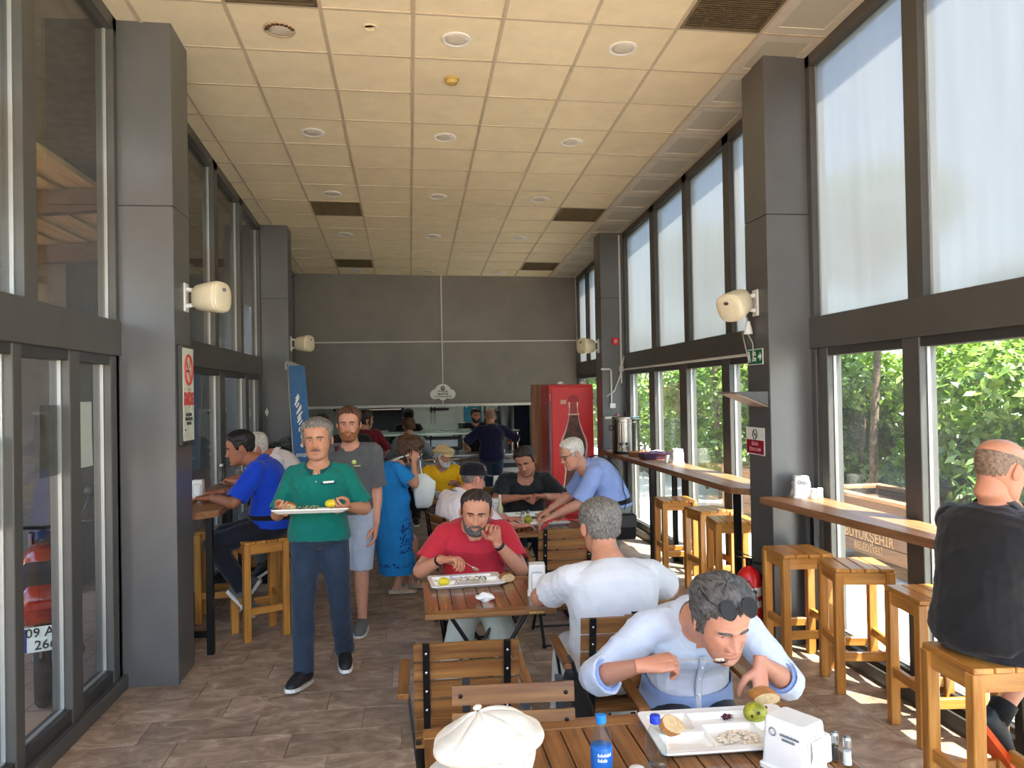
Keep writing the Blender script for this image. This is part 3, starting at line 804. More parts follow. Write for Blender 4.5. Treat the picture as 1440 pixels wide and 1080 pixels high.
obj('tail_light', MB().box((-0.08, -0.02, 0.66), (0.08, 0.05, 0.72), 0, 0.01), mat('tail_lens', (150, 10, 8), 0.2), t)
fk = MB()
for s_ in (-0.08, 0.08): fk.tube([(s_, 1.55, 0.29), (s_, 1.30, 0.95)], 0.022, 8)
obj('fork', fk, CHROME, t)
obj('headlamp', MB().sphere((0, 1.42, 0.86), (0.09, 0.09, 0.09), 12, 8), BLACKP, t, smooth=True)
obj('handlebar', MB().tube([(-0.34, 1.16, 1.02), (-0.2, 1.26, 1.0), (0, 1.28, 0.98), (0.2, 1.26, 1.0), (0.34, 1.16, 1.02)], 0.014, 8), BLACKM, t)
for s_ in (-1, 1): obj('mirror', MB().tube([(s_ * 0.22, 1.24, 1.0), (s_ * 0.30, 1.2, 1.2)], 0.008, 6).sphere((s_ * 0.32, 1.2, 1.24), (0.06, 0.02, 0.045), 12, 8), BLACKP, t, smooth=True)
obj('mudguard', MB().tube([(0, 0.32 + 0.34 * math.cos(a), 0.29 + 0.34 * math.sin(a)) for a in np.linspace(0.6, 2.9, 10)], 0.07, 8, flat=0.25, ref=(1, 0, 0)), BLACKP, t)
pl = obj('number_plate', MB().box((-0.10, -0.06, 0.43), (0.10, -0.05, 0.58), 0, 0.004), WHITE_P, t)
lettering('09 AR', 0.078, BLACKP, pl, (0.012, -0.062, 0.545), (PI / 2, 0, 0), 0.98, 0.001)
lettering('266', 0.078, BLACKP, pl, (0.018, -0.062, 0.47), (PI / 2, 0, 0), 1.0, 0.001)
obj('blue_band', MB().box((-0.098, -0.0625, 0.435), (-0.078, -0.06, 0.575)), mat('plate_blue', (30, 50, 130), 0.5), pl)

# papers taped to the glazed doors, one sheet standing for a reflection
def paper(label, y0, y1, z0, z1, x, m=PAPER):
    mb = MB(); n = 5; v = []; f = []
    for j in range(n):
        for i in range(n):
            a, b = i / (n - 1), j / (n - 1)
            v.append((x + 0.004 * math.sin(3 * a + 2 * b), y0 + (y1 - y0) * a, z0 + (z1 - z0) * b))
    for j in range(n - 1):
        for i in range(n - 1): f.append((j * n + i, j * n + i + 1, (j + 1) * n + i + 1, (j + 1) * n + i))
    mb.add(v, f); v2 = [(p[0] + 0.0012, p[1], p[2]) for p in v]; mb.add(v2, [tuple(reversed(q)) for q in f])
    return tag(obj('taped_notice', mb, m), label, 'notice')
paper('white sheet taped to the narrow door leaf beside the grey pillar', 4.86, 5.13, 1.49, 1.885, XL - 0.012)
paper('greyish sheet taped to the outside of the door pane behind the motorcycle', 4.45, 4.66, 1.48, 1.87, XL - 0.02, mat('paper_reflection', (96, 94, 88), 0.8))  # grey sheet stands for a reflection in the double glazing
paper('large creased poster taped to the glazed door at the picture edge', 3.85, 4.06, 1.28, 1.72, XL - 0.012, mat('poster_back', (150, 146, 138), 0.8, 0, 0.08))
# ------------------------------------------------------------------ counters along the glazing
def counter(label, pts, z, legs, cross):
    """A thick worktop (outline given) on square black steel legs."""
    cx, cy = pts[0]
    t = thing('bar_counter', label, 'counter', (cx, cy, 0), 0, 'wooden bar counters along the windows')
    P_ = [(a - cx, b - cy) for a, b in pts]
    obj('worktop', MB().prism(P_, z - 0.05, z, 'z'), COUNTER, t)
    for (a, b) in legs: obj('leg', MB().box((a - cx - 0.025, b - cy - 0.025, 0), (a - cx + 0.025, b - cy + 0.025, z - 0.05), 0, 0.003), BLACKM, t)
    for (a, b, c, d, zz) in cross: obj('crossbar', MB().bar((a - cx, b - cy, zz), (c - cx, d - cy, zz), 0.04, 0.04), BLACKM, t)
    return t
CZ1 = 1.10
counter('long brown counter between the two window pillars, tea urn at its far end', [(2.66, 5.86), (2.95, 5.86), (2.95, 10.38), (2.56, 10.38), (2.56, 5.98)], CZ1,
        [(2.64, 6.05), (2.64, 8.3), (2.64, 10.1), (2.90, 6.05), (2.90, 8.3), (2.90, 10.1)], [(2.66, 6.05, 2.88, 6.05, 0.15), (2.66, 8.3, 2.88, 8.3, 0.15), (2.66, 10.1, 2.88, 10.1, 0.15)])
counter('brown counter in front of the near pillar where the bald diner sits', [(2.53, 5.40), (2.95, 5.40), (2.95, 1.2), (2.84, 1.2)], CZ1,
        [(2.90, 5.3), (2.90, 3.4), (2.90, 1.4)], [(2.90, 5.27, 2.90, 3.43, 0.15)])
counter('brown counter on the door side behind the pillar with the no-smoking sign', [(-1.55, 5.92), (-1.42, 6.05), (-1.42, 10.36), (-1.87, 10.36), (-1.87, 5.92)], 1.06,
        [(-1.48, 6.02), (-1.48, 8.2), (-1.48, 10.2), (-1.82, 6.02), (-1.82, 8.2), (-1.82, 10.2)], [(-1.80, 6.02, -1.50, 6.02, 0.15), (-1.80, 8.2, -1.50, 8.2, 0.15), (-1.80, 10.2, -1.50, 10.2, 0.15)])

# ------------------------------------------------------------------ bar stools
def make_stool():
    t = thing('bar_stool', '', 'stool', (0, 0, 0), 0, 'slatted pine bar stools')
    h, a, s = 0.77, 0.155, 0.027
    for k in range(4):
        x = -0.175 + k * 0.0885
        obj('seat_slat', MB().box((x, -0.175, h - 0.024), (x + 0.084, 0.175, h), 0, 0.004), PINE_Y, t)
    for sx in (-1, 1):
        for sy in (-1, 1):
            obj('leg', MB().box((sx * a - s, sy * (a - 0.005) - s, 0), (sx * a + s, sy * (a - 0.005) + s, h - 0.024), 0, 0.004), PINE_Z, t)
    for sy in (-1, 1): obj('apron', MB().box((-a + s, sy * (a - 0.005) - 0.012, h - 0.10), (a - s, sy * (a - 0.005) + 0.012, h - 0.025), 0, 0.002), PINE, t)
    for sx in (-1, 1): obj('apron', MB().box((sx * a - 0.012, -a + s, h - 0.10), (sx * a + 0.012, a - s, h - 0.025), 0, 0.002), PINE_Y, t)
    for sy in (-1, 1): obj('stretcher', MB().box((-a + s, sy * (a - 0.005) - 0.014, 0.20), (a - s, sy * (a - 0.005) + 0.014, 0.255), 0, 0.003), PINE, t)
    for sx in (-1, 1): obj('stretcher', MB().box((sx * a - 0.014, -a + s, 0.27), (sx * a + 0.014, a - s, 0.325), 0, 0.003), PINE_Y, t)
    return t
st0 = make_stool()
stools = [
    (2.655, 5.10, -3, 'empty pine bar stool standing against the near pillar'),
    (2.80, 4.635, -12, 'empty pine bar stool next to the one against the pillar, sunlight on its seat'),
    (2.81, 3.90, -6, 'empty pine bar stool beside the seated bald diner, under the counter'),
    (2.375, 2.97, -4, 'pine bar stool the bald diner in black sits on'),
    (2.72, 7.78, -3, 'pine bar stool pushed against the counter leg, third from the near pillar'),
    (2.80, 7.06, 6, 'pine bar stool under the long counter, between two others'),
    (2.76, 6.45, -8, 'pine bar stool under the long counter beside the pillar with the exit sign'),
    (-1.21, 6.47, 30, 'pine bar stool the man in the bright blue polo sits on'),
    (-1.64, 7.02, 5, 'pine bar stool tucked under the door-side counter, mostly hidden by the pillar'),
    (-1.12, 7.62, 15, 'pine bar stool the white-haired diner sits on'),
    (-1.52, 8.55, 0, 'pine bar stool behind the white-haired diner at the door-side counter')]
for i, (x, y, a, lab) in enumerate(stools):
    if i == 0:
        st0.location = (x, y, 0); st0.rotation_euler = (0, 0, math.radians(a)); st0['label'] = lab
    else: copy_tree(st0, (x, y, 0), math.radians(a), lab)

# ------------------------------------------------------------------ folding slatted chairs and tables
def make_chair(arms=True, lab='', cat_group='folding slatted chairs'):
    t = thing('folding_chair', lab, 'chair', (0, 0, 0), 0, cat_group)
    W = 0.215
    def bp(z): return -0.20 - (z - 0.44) * 0.16            # line of the back
    bz = [0.845, 0.765, 0.685, 0.605] if arms else [0.835, 0.745, 0.655]
    hh = 0.068 if arms else 0.066
    for z in bz:
        obj('back_slat', MB().bar((-W, bp(z) + 0.012, z), (W, bp(z) + 0.012, z), 0.018, hh, (0, -0.16, 1)), IROKO_X, t)
    for k in range(7):
        y = -0.17 + k * 0.062
        obj('seat_slat', MB().box((-W, y - 0.026, 0.43), (W, y + 0.026, 0.45), 0, 0.003), IROKO_X, t)
    for s_ in (-1, 1):
        x = s_ * 0.165
        up = MB().bar((x, bp(0.38) - 0.006, 0.38), (x, bp(0.885) - 0.006, 0.885), 0.028, 0.014, (0, -1, -0.16))
        u = obj('back_upright', up, BLACKM, t)
        if arms:
            rv = MB()
            for z in bz: rv.sphere((x, bp(z) - 0.014, z), (0.006, 0.004, 0.006), 8, 5)
            obj('rivets', rv, CHROME, u)
        else:
            rv = MB()
            for z in bz: rv.sphere((s_ * 0.185, bp(z) + 0.024, z), (0.008, 0.003, 0.008), 8, 5)
            obj('bolts', rv, BLACKM, u)
        obj('leg', MB().bar((x * 1.1, -0.24, 0.0), (x * 1.1, 0.18, 0.43), 0.022, 0.014, (0, 1, 0)), BLACKM, t)
        obj('leg', MB().bar((x * 1.22, 0.24, 0.0), (x * 1.22, -0.20, 0.46), 0.022, 0.014, (0, 1, 0)), BLACKM, t)
        if arms:
            obj('armrest', MB().box((s_ * 0.262 - 0.024, -0.20, 0.635), (s_ * 0.262 + 0.024, 0.24, 0.66), 0, 0.004), IROKO_Y, t)
            obj('arm_support', MB().bar((s_ * 0.262, 0.18, 0.635), (x * 1.22, 0.10, 0.14), 0.014, 0.02, (0, 1, 0)), BLACKM, t)
    for (y, z) in ((-0.24, 0.02), (0.24, 0.02), (0.0, 0.24)):
        obj('crossbar', MB().tube([(-0.2, y, z), (0.2, y, z)], 0.008, 8), BLACKM, t)
    return t
ch0 = make_chair(True)
ch1 = make_chair(False)
def put(o, first, x, y, a, lab):
    r = o if first else copy_tree(o)
    r.location = (x, y, 0); r.rotation_euler = (0, 0, math.radians(a)); r['label'] = lab
    return r
put(ch0, True, 0.222, 3.44, -1, 'empty folding armchair, slatted back turned to us, facing the man in red')
put(ch1, True, 0.33, 2.475, 176, 'empty folding chair without armrests, pushed in at the far side of the nearest table')
put(ch0, False, 0.965, 3.66, -1, 'dark folding armchair the man in the white T-shirt sits on')
put(ch0, False, 1.16, 3.17, 178, 'folding armchair under the man eating in the pale blue shirt')
put(ch0, False, 1.15, 5.92, -1, 'folding chair at the middle table, slatted back towards us, behind the white T-shirt man')
put(ch0, False, 0.42, 5.28, 180, 'folding armchair under the man in the red T-shirt')
put(ch0, False, 0.46, 6.62, -68, 'folding armchair under the man in the black baseball cap')
put(ch0, False, 1.12, 7.75, 180, 'folding armchair under the man in the black T-shirt')
put(ch0, False, 0.42, 9.45, 180, 'folding armchair under the man in yellow')
put(ch0, False, 0.84, 8.62, 2, 'empty folding chair with its slatted back seen beyond the black baseball cap')
put(ch0, False, 0.34, 1.62, 25, 'folding armchair under the person in the white flat cap')

def table(lab, x0, x1, y0, y1, z=0.74, cross=True):
    t = thing('folding_table', lab, 'table', ((x0 + x1) / 2, (y0 + y1) / 2, 0), 0, 'slatted hardwood tables')
    hx, hy = (x1 - x0) / 2, (y1 - y0) / 2
    for s_ in (-1, 1):
        obj('end_board', MB().box((-hx, s_ * (hy - 0.04) - 0.04, z - 0.028), (hx, s_ * (hy - 0.04) + 0.04, z), 0, 0.004), IROKO_X, t)
    n = max(3, round(2 * hx / 0.078)); w_ = 2 * hx / n
    for k in range(n):
        obj('top_slat', MB().box((-hx + k * w_ + 0.0022, -hy + 0.082, z - 0.024), (-hx + (k + 1) * w_ - 0.0022, hy - 0.082, z - 0.001), 0, 0.002), IROKO_Y, t)
    obj('under_rail', MB().box((-hx + 0.06, -0.02, z - 0.05), (hx - 0.06, 0.02, z - 0.028)).box((-hx + 0.05, -hy + 0.05, z - 0.05), (-hx + 0.07, hy - 0.05, z - 0.028)).box((hx - 0.07, -hy + 0.05, z - 0.05), (hx - 0.05, hy - 0.05, z - 0.028)), BLACKM, t)
    for s_ in (-1, 1):
        y = s_ * (hy - 0.12)
        obj('leg', MB().tube([(-hx + 0.12, y, 0.012), (hx - 0.14, y, z - 0.045)], 0.011, 8), BLACKM, t)
        obj('leg', MB().tube([(hx - 0.12, y + 0.022 * s_, 0.012), (-hx + 0.14, y + 0.022 * s_, z - 0.045)], 0.011, 8), BLACKM, t)
    for s_ in (-1, 1):
        obj('foot_bar', MB().tube([(s_ * (hx - 0.12), -hy + 0.08, 0.012), (s_ * (hx - 0.12), hy - 0.08, 0.012)], 0.011, 8), BLACKM, t)
    obj('arched_brace', MB().tube([(-hx * 0.55, hy * 0.55, 0.22), (-hx * 0.25, hy * 0.5, 0.36), (hx * 0.05, hy * 0.45, 0.38), (hx * 0.4, hy * 0.4, 0.30)], 0.009, 6), BLACKM, t)
    return t
tA = table('nearest slatted table with the water bottles and the big white food tray', 0.03, 1.34, 1.95, 2.71)
tB = table('slatted table with the tray of the man in the red T-shirt', 0.065, 0.765, 4.09, 4.86)
obj('latch', MB().box((0.20, -0.388, 0.718), (0.28, -0.384, 0.73), 0, 0.001), mat('brass', (200, 176, 110), 0.3, 0.9), tB)
table('slatted table the man in the white T-shirt leans on', 0.775, 1.475, 4.14, 4.86)
table('slatted table between the black baseball cap wearer and the man in the black T-shirt', 0.72, 1.42, 6.27, 7.36)
table('slatted table with the tea glass of the man in yellow', 0.12, 0.82, 8.36, 9.06)
table('slatted table with a napkin box in front of the wooden partition', 0.92, 1.62, 8.9, 9.6)

# ------------------------------------------------------------------ things on the tables
def rrect(hx, hy, r, n=4):
    out = []
    for cx, cy, a0 in ((hx - r, hy - r, 0), (-hx + r, hy - r, 90), (-hx + r, -hy + r, 180), (hx - r, -hy + r, 270)):
        for k in range(n + 1):
            a = math.radians(a0 + 90 * k / n); out.append((cx + r * math.cos(a), cy + r * math.sin(a)))
    return out
def tray_mesh(hx=0.235, hy=0.145, d=0.024):
    """A melamine tray with five sunk wells between ridges."""
    mb = MB()
    wells = [(-0.155, 0.065, 0.062, 0.058), (0.055, 0.085, 0.135, 0.036), (-0.145, -0.072, 0.07, 0.05), (0.02, -0.045, 0.08, 0.07), (0.165, -0.045, 0.052, 0.07)]
    nx, ny = 66, 42
    def hgt(x, y):
        h = 0.0
        e = min(hx - abs(x), hy - abs(y))
        best = 0.0
        for (cx, cy, a, b) in wells:
            q = min(a - abs(x - cx), b - abs(y - cy))
            best = max(best, min(1, max(0, q / 0.012 + 0.2)))
        h = d - best * (d - 0.005)
        return h
    xs = np.linspace(-hx, hx, nx); ys = np.linspace(-hy, hy, ny); V = []; F = []
    for y in ys:
        for x in xs: V.append((x, y, hgt(x, y)))
    for j in range(ny - 1):
        for i in range(nx - 1): F.append((j * nx + i, j * nx + i + 1, (j + 1) * nx + i + 1, (j + 1) * nx + i))
    mb.add(V, F)
    o = rrect(hx + 0.012, hy + 0.012, 0.02); i2 = rrect(hx - 0.02, hy - 0.02, 0.02); n = len(o)
    top = [(a, b, d + 0.001) for a, b in rrect(hx - 0.004, hy - 0.004, 0.014)]
    rim = [(a, b, d + 0.002) for a, b in o]; low = [(a, b, d - 0.004) for a, b in o]; bot = [(a, b, 0.0) for a, b in i2]
    mb.loft([top, rim, low, bot], 0, False); mb.add(bot, [tuple(range(n))])
    return mb.mesh('tray', PORC, False)
TRAY = tray_mesh()
def tray(lab, x, y, z, a, s=1.0, tilt=(0, 0)):
    o = link('food_tray', TRAY, None, (x, y, z)); o.rotation_euler = (tilt[0], tilt[1], math.radians(a)); o.scale = (s, s, 1)
    return tag(o, lab, 'tray', 'white compartment trays')
BREADC = mat('bread_crumb', (216, 186, 138), 0.9, 0, 0.12, 60, 0.2, 120)
CRUST = mat('bread_crust', (178, 116, 56), 0.7, 0, 0.15, 25, 0.1, 60)
def bread(lab, x, y, z, rot, s=1.0, L_=0.11, H_=0.07, T_=0.022):
    t = thing('bread_slice', lab, 'bread', (x, y, z), 0, 'bread slices'); t.rotation_euler = rot
    poly = [(L_ * s * (0.5 * math.cos(a)), H_ * s * 0.5 * math.sin(a) * (1.0 if math.sin(a) > 0 else 0.8) + 0.5 * H_ * s * .8) for a in np.linspace(0, 2 * PI, 22, endpoint=False)]
    obj('crumb', MB().prism([(a * .95, b * .95 + 0.001) for a, b in poly], -T_ * 0.52, T_ * 0.52, 'y'), BREADC, t)
    obj('crust', MB().prism(poly, -T_ * 0.46, T_ * 0.46, 'y'), CRUST, t)
    return t
def blob(name, lab, cat, x, y, z, r, m, group=None, rz=0.0, noise=0.12, seed=0, fq=30):
    mb = MB().sphere((0, 0, r[2]), r, 16, 11)
    g = np.random.default_rng(seed); a, b = g.normal(size=(3, 3)) * fq, g.uniform(0, 6, 3)
    for q in mb.v:
        c = np.array([0, 0, r[2]]); dd = q - c
        f = 1 + noise * np.sin(q @ a.T + b).mean(1); q[:] = c + dd * f[:, None]
    o = obj(name, mb, m, None, (x, y, z), rz, True)
    return tag(o, lab, cat, group) if lab else o
LEMON = mat('lemon_peel', (226, 204, 40), 0.45, 0, 0.08, 30, 0.1, 160)
PEAR = mat('pear_skin', (176, 178, 46), 0.4, 0, 0.16, 22, 0.05, 120, dark=(120, 118, 30))
BEAN = mat('white_beans', (226, 212, 188), 0.5, 0, 0.08, 30)
GREENS = mat('salad_green', (96, 128, 48), 0.6, 0, 0.3, 40)
ONION = mat('red_onion', (96, 22, 58), 0.35, 0, 0.2, 40)
MEAT = mat('cooked_meat', (146, 90, 54), 0.6, 0, 0.25, 50)
def pile(name, lab, cat, x, y, z, rx, ry, n, m, rad, seed):
    g = np.random.default_rng(seed); mb = MB()
    for k in range(n):
        a = g.uniform(0, 2 * PI); r = math.sqrt(g.uniform(0, 1))
        c = (rx * r * math.cos(a), ry * r * math.sin(a), rad * (0.7 + 1.7 * g.uniform(0, 1) * (1 - r)))
        mb.sphere(c, (rad * g.uniform(.8, 1.5), rad * g.uniform(.7, 1.1), rad * .7), 7, 5)
    o = obj(name, mb, m, None, (x, y, z), 0, True)
    return tag(o, lab, cat, None, 'stuff')
def shreds(name, lab, cat, x, y, z, rx, ry, n, ms, seed, s=0.018):
    g = np.random.default_rng(seed); mb = MB()
    for k in range(n):
        a = g.uniform(0, 2 * PI); r = math.sqrt(g.uniform(0, 1)); c = np.array((rx * r * math.cos(a), ry * r * math.sin(a), 0.004 + g.uniform(0, 0.014)))
        d = g.normal(size=3); d[2] *= .35; d /= np.linalg.norm(d)
        mb.bar(c - d * s * g.uniform(.4, 1), c + d * s * g.uniform(.4, 1), 0.006, 0.002, (0, 0.3, 1), int(g.integers(0, len(ms))))
    o = obj(name, mb, ms, None, (x, y, z)); return tag(o, lab, cat, None, 'stuff')
NAPKIN = mat('paper_napkin', (240, 240, 236), 0.9, 0, 0.02, 20, 0.15, 40)
def napkin_box(lab, x, y, z, a, w_=0.10, d_=0.15, h=0.15, logo=False, group='white napkin dispensers'):
    t = thing('napkin_dispenser', lab, 'napkin dispenser', (x, y, z), math.radians(a), group)
    hx, hy = w_ / 2, d_ / 2
    rings = []
    for zz, k in ((0.0, 1.12), (0.012, 1.12), (0.016, 1.02), (h * .9, .92), (h * .97, .90), (h, .84)):
        rings.append([(p * k, q * k, zz) for p, q in rrect(hx, hy, 0.012, 3)])
    obj('body', MB().loft(rings), WHITE, t)
    for s_ in (-1, 1):
        obj('opening', MB().prism([(p * hx * .72, h * .46 + q * h * .33) for p, q in rrect(1, 1, .4, 4)], s_ * (hy * .985) - 0.002, s_ * (hy * .985) + 0.002, 'y'), mat('soft_grey_plastic', (206, 208, 206), 0.5), t)
        mb = MB(); n = 7; V = []; F = []
        for j in range(n):
            for i in range(n):
                p, q = i / (n - 1) - .5, j / (n - 1)
                V.append((p * hx * 1.1, s_ * (hy * 1.0 + 0.006 + 0.008 * math.sin(q * 5 + p * 4) * (1 - q)), h * (.16 + .58 * q)))
        for j in range(n - 1):
            for i in range(n - 1): F.append((j * n + i, j * n + i + 1, (j + 1) * n + i + 1, (j + 1) * n + i))
        mb.add(V, F); obj('napkin', mb, NAPKIN, t, smooth=True)
    if logo:
        GREYP = mat('grey_print', (120, 124, 132), 0.6)
        L1 = MB(); c = (-hx * .985, 0.035 if d_ > .13 else 0.02, h * .74)
        L1.tube([(c[0], c[1] + 0.011 * math.cos(q), c[2] + 0.011 * math.sin(q)) for q in np.linspace(0, 2 * PI, 18, endpoint=False)], 0.002, 4, closed=True, ref=(1, 0, 0))
        obj('round_emblem', L1, GREYP, t)
        for k, (ln, zz, yy) in enumerate(((0.065, .74, -0.022), (0.045, .66, -0.018))):
            mb = MB()
            for i in range(9): mb.box((-hx * .99 - 0.0012, yy + ln * (.5 - (i + 1) / 9) , h * zz - 0.003), (-hx * .97, yy + ln * (.5 - i / 9) - 0.002, h * zz + 0.003 + 0.001 * (i % 2)))
            obj('printed_word', mb, GREYP, t)
    return t
CAPB = mat('blue_bottle_cap', (24, 128, 214), 0.35, 0, 0.03); CAPD = mat('deep_blue_bottle_cap', (28, 58, 190), 0.35, 0, 0.03)
LABELB = mat('blue_label', (22, 104, 190), 0.4, 0, 0.1, 30)
def bottle(lab, x, y, z, level=0.6, capm=None, label=True, s=1.0):
    t = thing('water_bottle', lab, 'bottle', (x, y, z), 0, 'plastic water bottles')
    p = [(0.026, 0.0), (0.031, 0.004), (0.032, 0.02), (0.0305, 0.03), (0.032, 0.04), (0.032, 0.06), (0.0305, 0.07), (0.032, 0.08), (0.032, 0.115), (0.0305, 0.122), (0.031, 0.13), (0.026, 0.15), (0.018, 0.166), (0.013, 0.176), (0.0125, 0.186)]
    p = [(r * s, h * s) for r, h in p]
    mb = MB().lathe(p, 24); obj('shell', mb, BOTTLE, t, smooth=True)
    if level > 0:
        hl = 0.186 * s * level; q = [(r - 0.002, h + 0.003) for r, h in p if h < hl]; q.append((q[-1][0], hl))
        obj('water', MB().lathe(q, 24), WATER, t, smooth=True)
    if capm: obj('cap', MB().lathe([(0.0155 * s, 0.180 * s), (0.016 * s, 0.184 * s), (0.016 * s, 0.200 * s), (0.014 * s, 0.203 * s), (0.003, 0.2035 * s)], 22), capm, t)
    if label:
        lb = obj('label', MB().lathe([(0.0326 * s, 0.05 * s), (0.0329 * s, 0.051 * s), (0.0329 * s, 0.112 * s), (0.0326 * s, 0.113 * s)], 26), LABELB, t, smooth=True)
        for k, (zz, ln) in enumerate(((0.095, 9), (0.080, 6))):
            m2 = MB()
            for i in range(ln):
                a = -PI / 2 - 0.55 + i * 0.15; r = 0.0333 * s
                m2.bar((r * math.cos(a), r * math.sin(a), (zz - 0.005) * s), (r * math.cos(a + .03), r * math.sin(a + .03), (zz + 0.005 - 0.003 * (i % 2)) * s), 0.003, 0.0006, (math.cos(a), math.sin(a), 0))
            obj('printed_mark', m2, WHITE_P, lb)
    return t
def cup(lab, x, y, z, flip=True, h=0.075, r=0.033, group='white plastic cups'):
    k = (r * 0.68, r) if not flip else (r, r * 0.68)
    p = [(k[0], 0), (k[0] + 0.001, 0.004), (k[1], h - 0.003), (k[1] - 0.002, h), (0.004, h)] if flip else [(k[0], 0), (k[1], h), (k[1] + 0.002, h), (k[1] - 0.003, h - 0.002), (k[0] - 0.003, 0.006), (0.003, 0.006)]
    return tag(obj('plastic_cup', MB().lathe(p, 20), WHITE, None, (x, y, z), 0, True), lab, 'cup', group)
def shaker(lab, x, y, z, m, h=0.07, r=0.017):
    t = thing('salt_shaker', lab, 'shaker', (x, y, z), 0, 'salt and pepper shakers')
    obj('jar', MB().lathe([(r, 0), (r * 1.05, 0.003), (r * .85, h * .66), (r * .8, h * .68)], 16), BOTTLE if m != 'white' else WHITE, t, smooth=True)
    if m != 'white': obj('contents', MB().lathe([(r * .9, 0.003), (r * .78, h * .5)], 14), m, t)
    obj('lid', MB().lathe([(r * .95, h * .66), (r * .95, h * .92), (r * .7, h), (0.003, h * 1.01)], 16), STEEL if m != 'white' else WHITE, t)
    return t
PEPPER = mat('ground_pepper', (70, 54, 44), 0.9, 0, 0.4, 200); SALT = mat('salt', (240, 240, 238), 0.8)
TZ = 0.741
# nearest table
tray('large white tray of beans and bread before the man in the pale blue shirt', 1.02, 2.485, TZ, -2, 1.03)
bread('slice of white bread leaning on the edge of the large tray of beans', 0.855, 2.47, TZ + 0.016, (-0.9, 0.25, 0.5), 1.0, 0.105, 0.08)
pile('white_beans', 'heap of white beans in the middle well of the nearest tray', 'beans', 1.045, 2.435, TZ + 0.006, 0.065, 0.05, 60, BEAN, 0.0075, 3)
t = blob('quince', 'yellow-green bruised quince with brown spots on the nearest tray', 'fruit', 1.155, 2.535, TZ + 0.012, (0.042, 0.036, 0.034), PEAR, None, 0.4, 0.06, 2)
sp = MB()
for (a, b, c) in ((-0.018, -0.032, 0.045), (0.014, -0.0345, 0.024), (-0.034, -0.018, 0.034), (0.03, -0.02, 0.05)): sp.sphere((a, b, c), (0.006, 0.005, 0.006), 8, 6)
obj('brown_spot', sp, mat('fruit_bruise', (82, 52, 26), 0.6), t)
shreds('red_onion_bits', 'few dark red onion pieces at the back of the nearest tray', 'onion', 1.075, 2.585, TZ + 0.006, 0.016, 0.012, 16, [ONION], 5, 0.012)
shreds('salad_scraps', 'pale green salad scraps beside the quince', 'salad', 1.185, 2.45, TZ + 0.005, 0.04, 0.05, 18, [GREENS, LEMON], 6, 0.012)
bottle('water bottle with a light blue cap and blue label, on the nearest table', 0.545, 2.245, TZ, 0.52, CAPB, True, 0.98)
bottle('water bottle with a dark blue cap and no label, beside the labelled one', 0.70, 2.215, TZ, 0.28, CAPD, False, 0.98)
cup('upturned white plastic cup between the two water bottles', 0.628, 2.165, TZ, True)
napkin_box('large white napkin dispenser at the front of the nearest table', 1.135, 2.225, TZ, 28, 0.115, 0.15, 0.158, True)
t = thing('sweetener_box', 'small white plastic box behind the large napkin dispenser', 'box', (1.243, 2.265, TZ), math.radians(24))
obj('body', MB().loft([[(p, q, zz) for p, q in rrect(0.026 * k, 0.022 * k, 0.006, 3)] for zz, k in ((0, .95), (0.004, 1), (0.075, .95), (0.083, .8))]), WHITE, t)
obj('lid_seam', MB().box((-0.027, -0.023, 0.058), (0.027, 0.023, 0.060)), mat('soft_grey_plastic', (206, 208, 206), 0.5), t)
shaker('glass pepper shaker with a steel lid beside the small white box', 1.285, 2.262, TZ, PEPPER, 0.085, 0.014)
shaker('glass salt shaker with a steel lid at the edge of the nearest table', 1.305, 2.225, TZ, SALT, 0.085, 0.014)
# second table
tray('white tray with lemon in front of the man in the red T-shirt', 0.325, 4.735, TZ, 4, 0.9)
blob('lemon', 'cut lemon on the tray of the man in the red T-shirt', 'fruit', 0.19, 4.675, TZ + 0.008, (0.036, 0.03, 0.024), LEMON, None, 0.2, 0.04, 4)
shreds('salad', 'mixed salad scraps on the tray of the man in the red T-shirt', 'salad', 0.36, 4.77, TZ + 0.006, 0.095, 0.05, 150, [GREENS, ONION, BEAN, BEAN, BEAN, LEMON], 7, 0.016)
bread('round piece of bread on the table beside the lemon tray', 0.575, 4.72, TZ + 0.002, (0.0, 0, 0.2), 0.9, 0.10, 0.062, 0.05)
blob('crumpled_napkin', 'crumpled paper napkin on the table in front of the man in red', 'napkin', 0.395, 4.31, TZ, (0.05, 0.035, 0.022), NAPKIN, None, 0.3, 0.55, 9, 110)
napkin_box('upright white napkin dispenser between the red and the white T-shirt men', 0.71, 4.40, TZ, -8, 0.10, 0.10, 0.175)
# middle table
tray('white tray on the middle table before the man in the black T-shirt', 1.07, 7.17, TZ, 2, 0.86)
tray('white tray of food under the arm of the leaning white-haired man', 1.15, 6.74, TZ, 6, 0.86)
blob('pear', 'green-yellow pear on the tray under the leaning man', 'fruit', 1.01, 6.70, TZ + 0.012, (0.038, 0.034, 0.036), PEAR, None, 0.2, 0.06, 6)
shreds('mixed_salad', 'green and brown salad on the tray under the leaning man', 'salad', 1.22, 6.76, TZ + 0.008, 0.08, 0.06, 50, [GREENS, MEAT, BEAN], 11, 0.016)
blob('roast_piece', 'brown roasted piece of food on the tray under the leaning man', 'food', 1.29, 6.79, TZ + 0.012, (0.05, 0.035, 0.022), MEAT, None, 0.5, 0.2, 12)
napkin_box('white napkin dispenser at the far corner of the middle table', 0.80, 7.28, TZ, 0, 0.10, 0.09, 0.165)
shaker('glass salt shaker with a steel lid beside the pear', 1.0, 6.93, TZ, SALT, 0.09, 0.018)
shaker('glass pepper shaker with a steel lid on the middle table', 1.05, 6.96, TZ, PEPPER, 0.09, 0.018)
bottle('clear water bottle near the hands of the man in the black T-shirt', 1.30, 7.05, TZ, 0.4, None, False, 0.95)
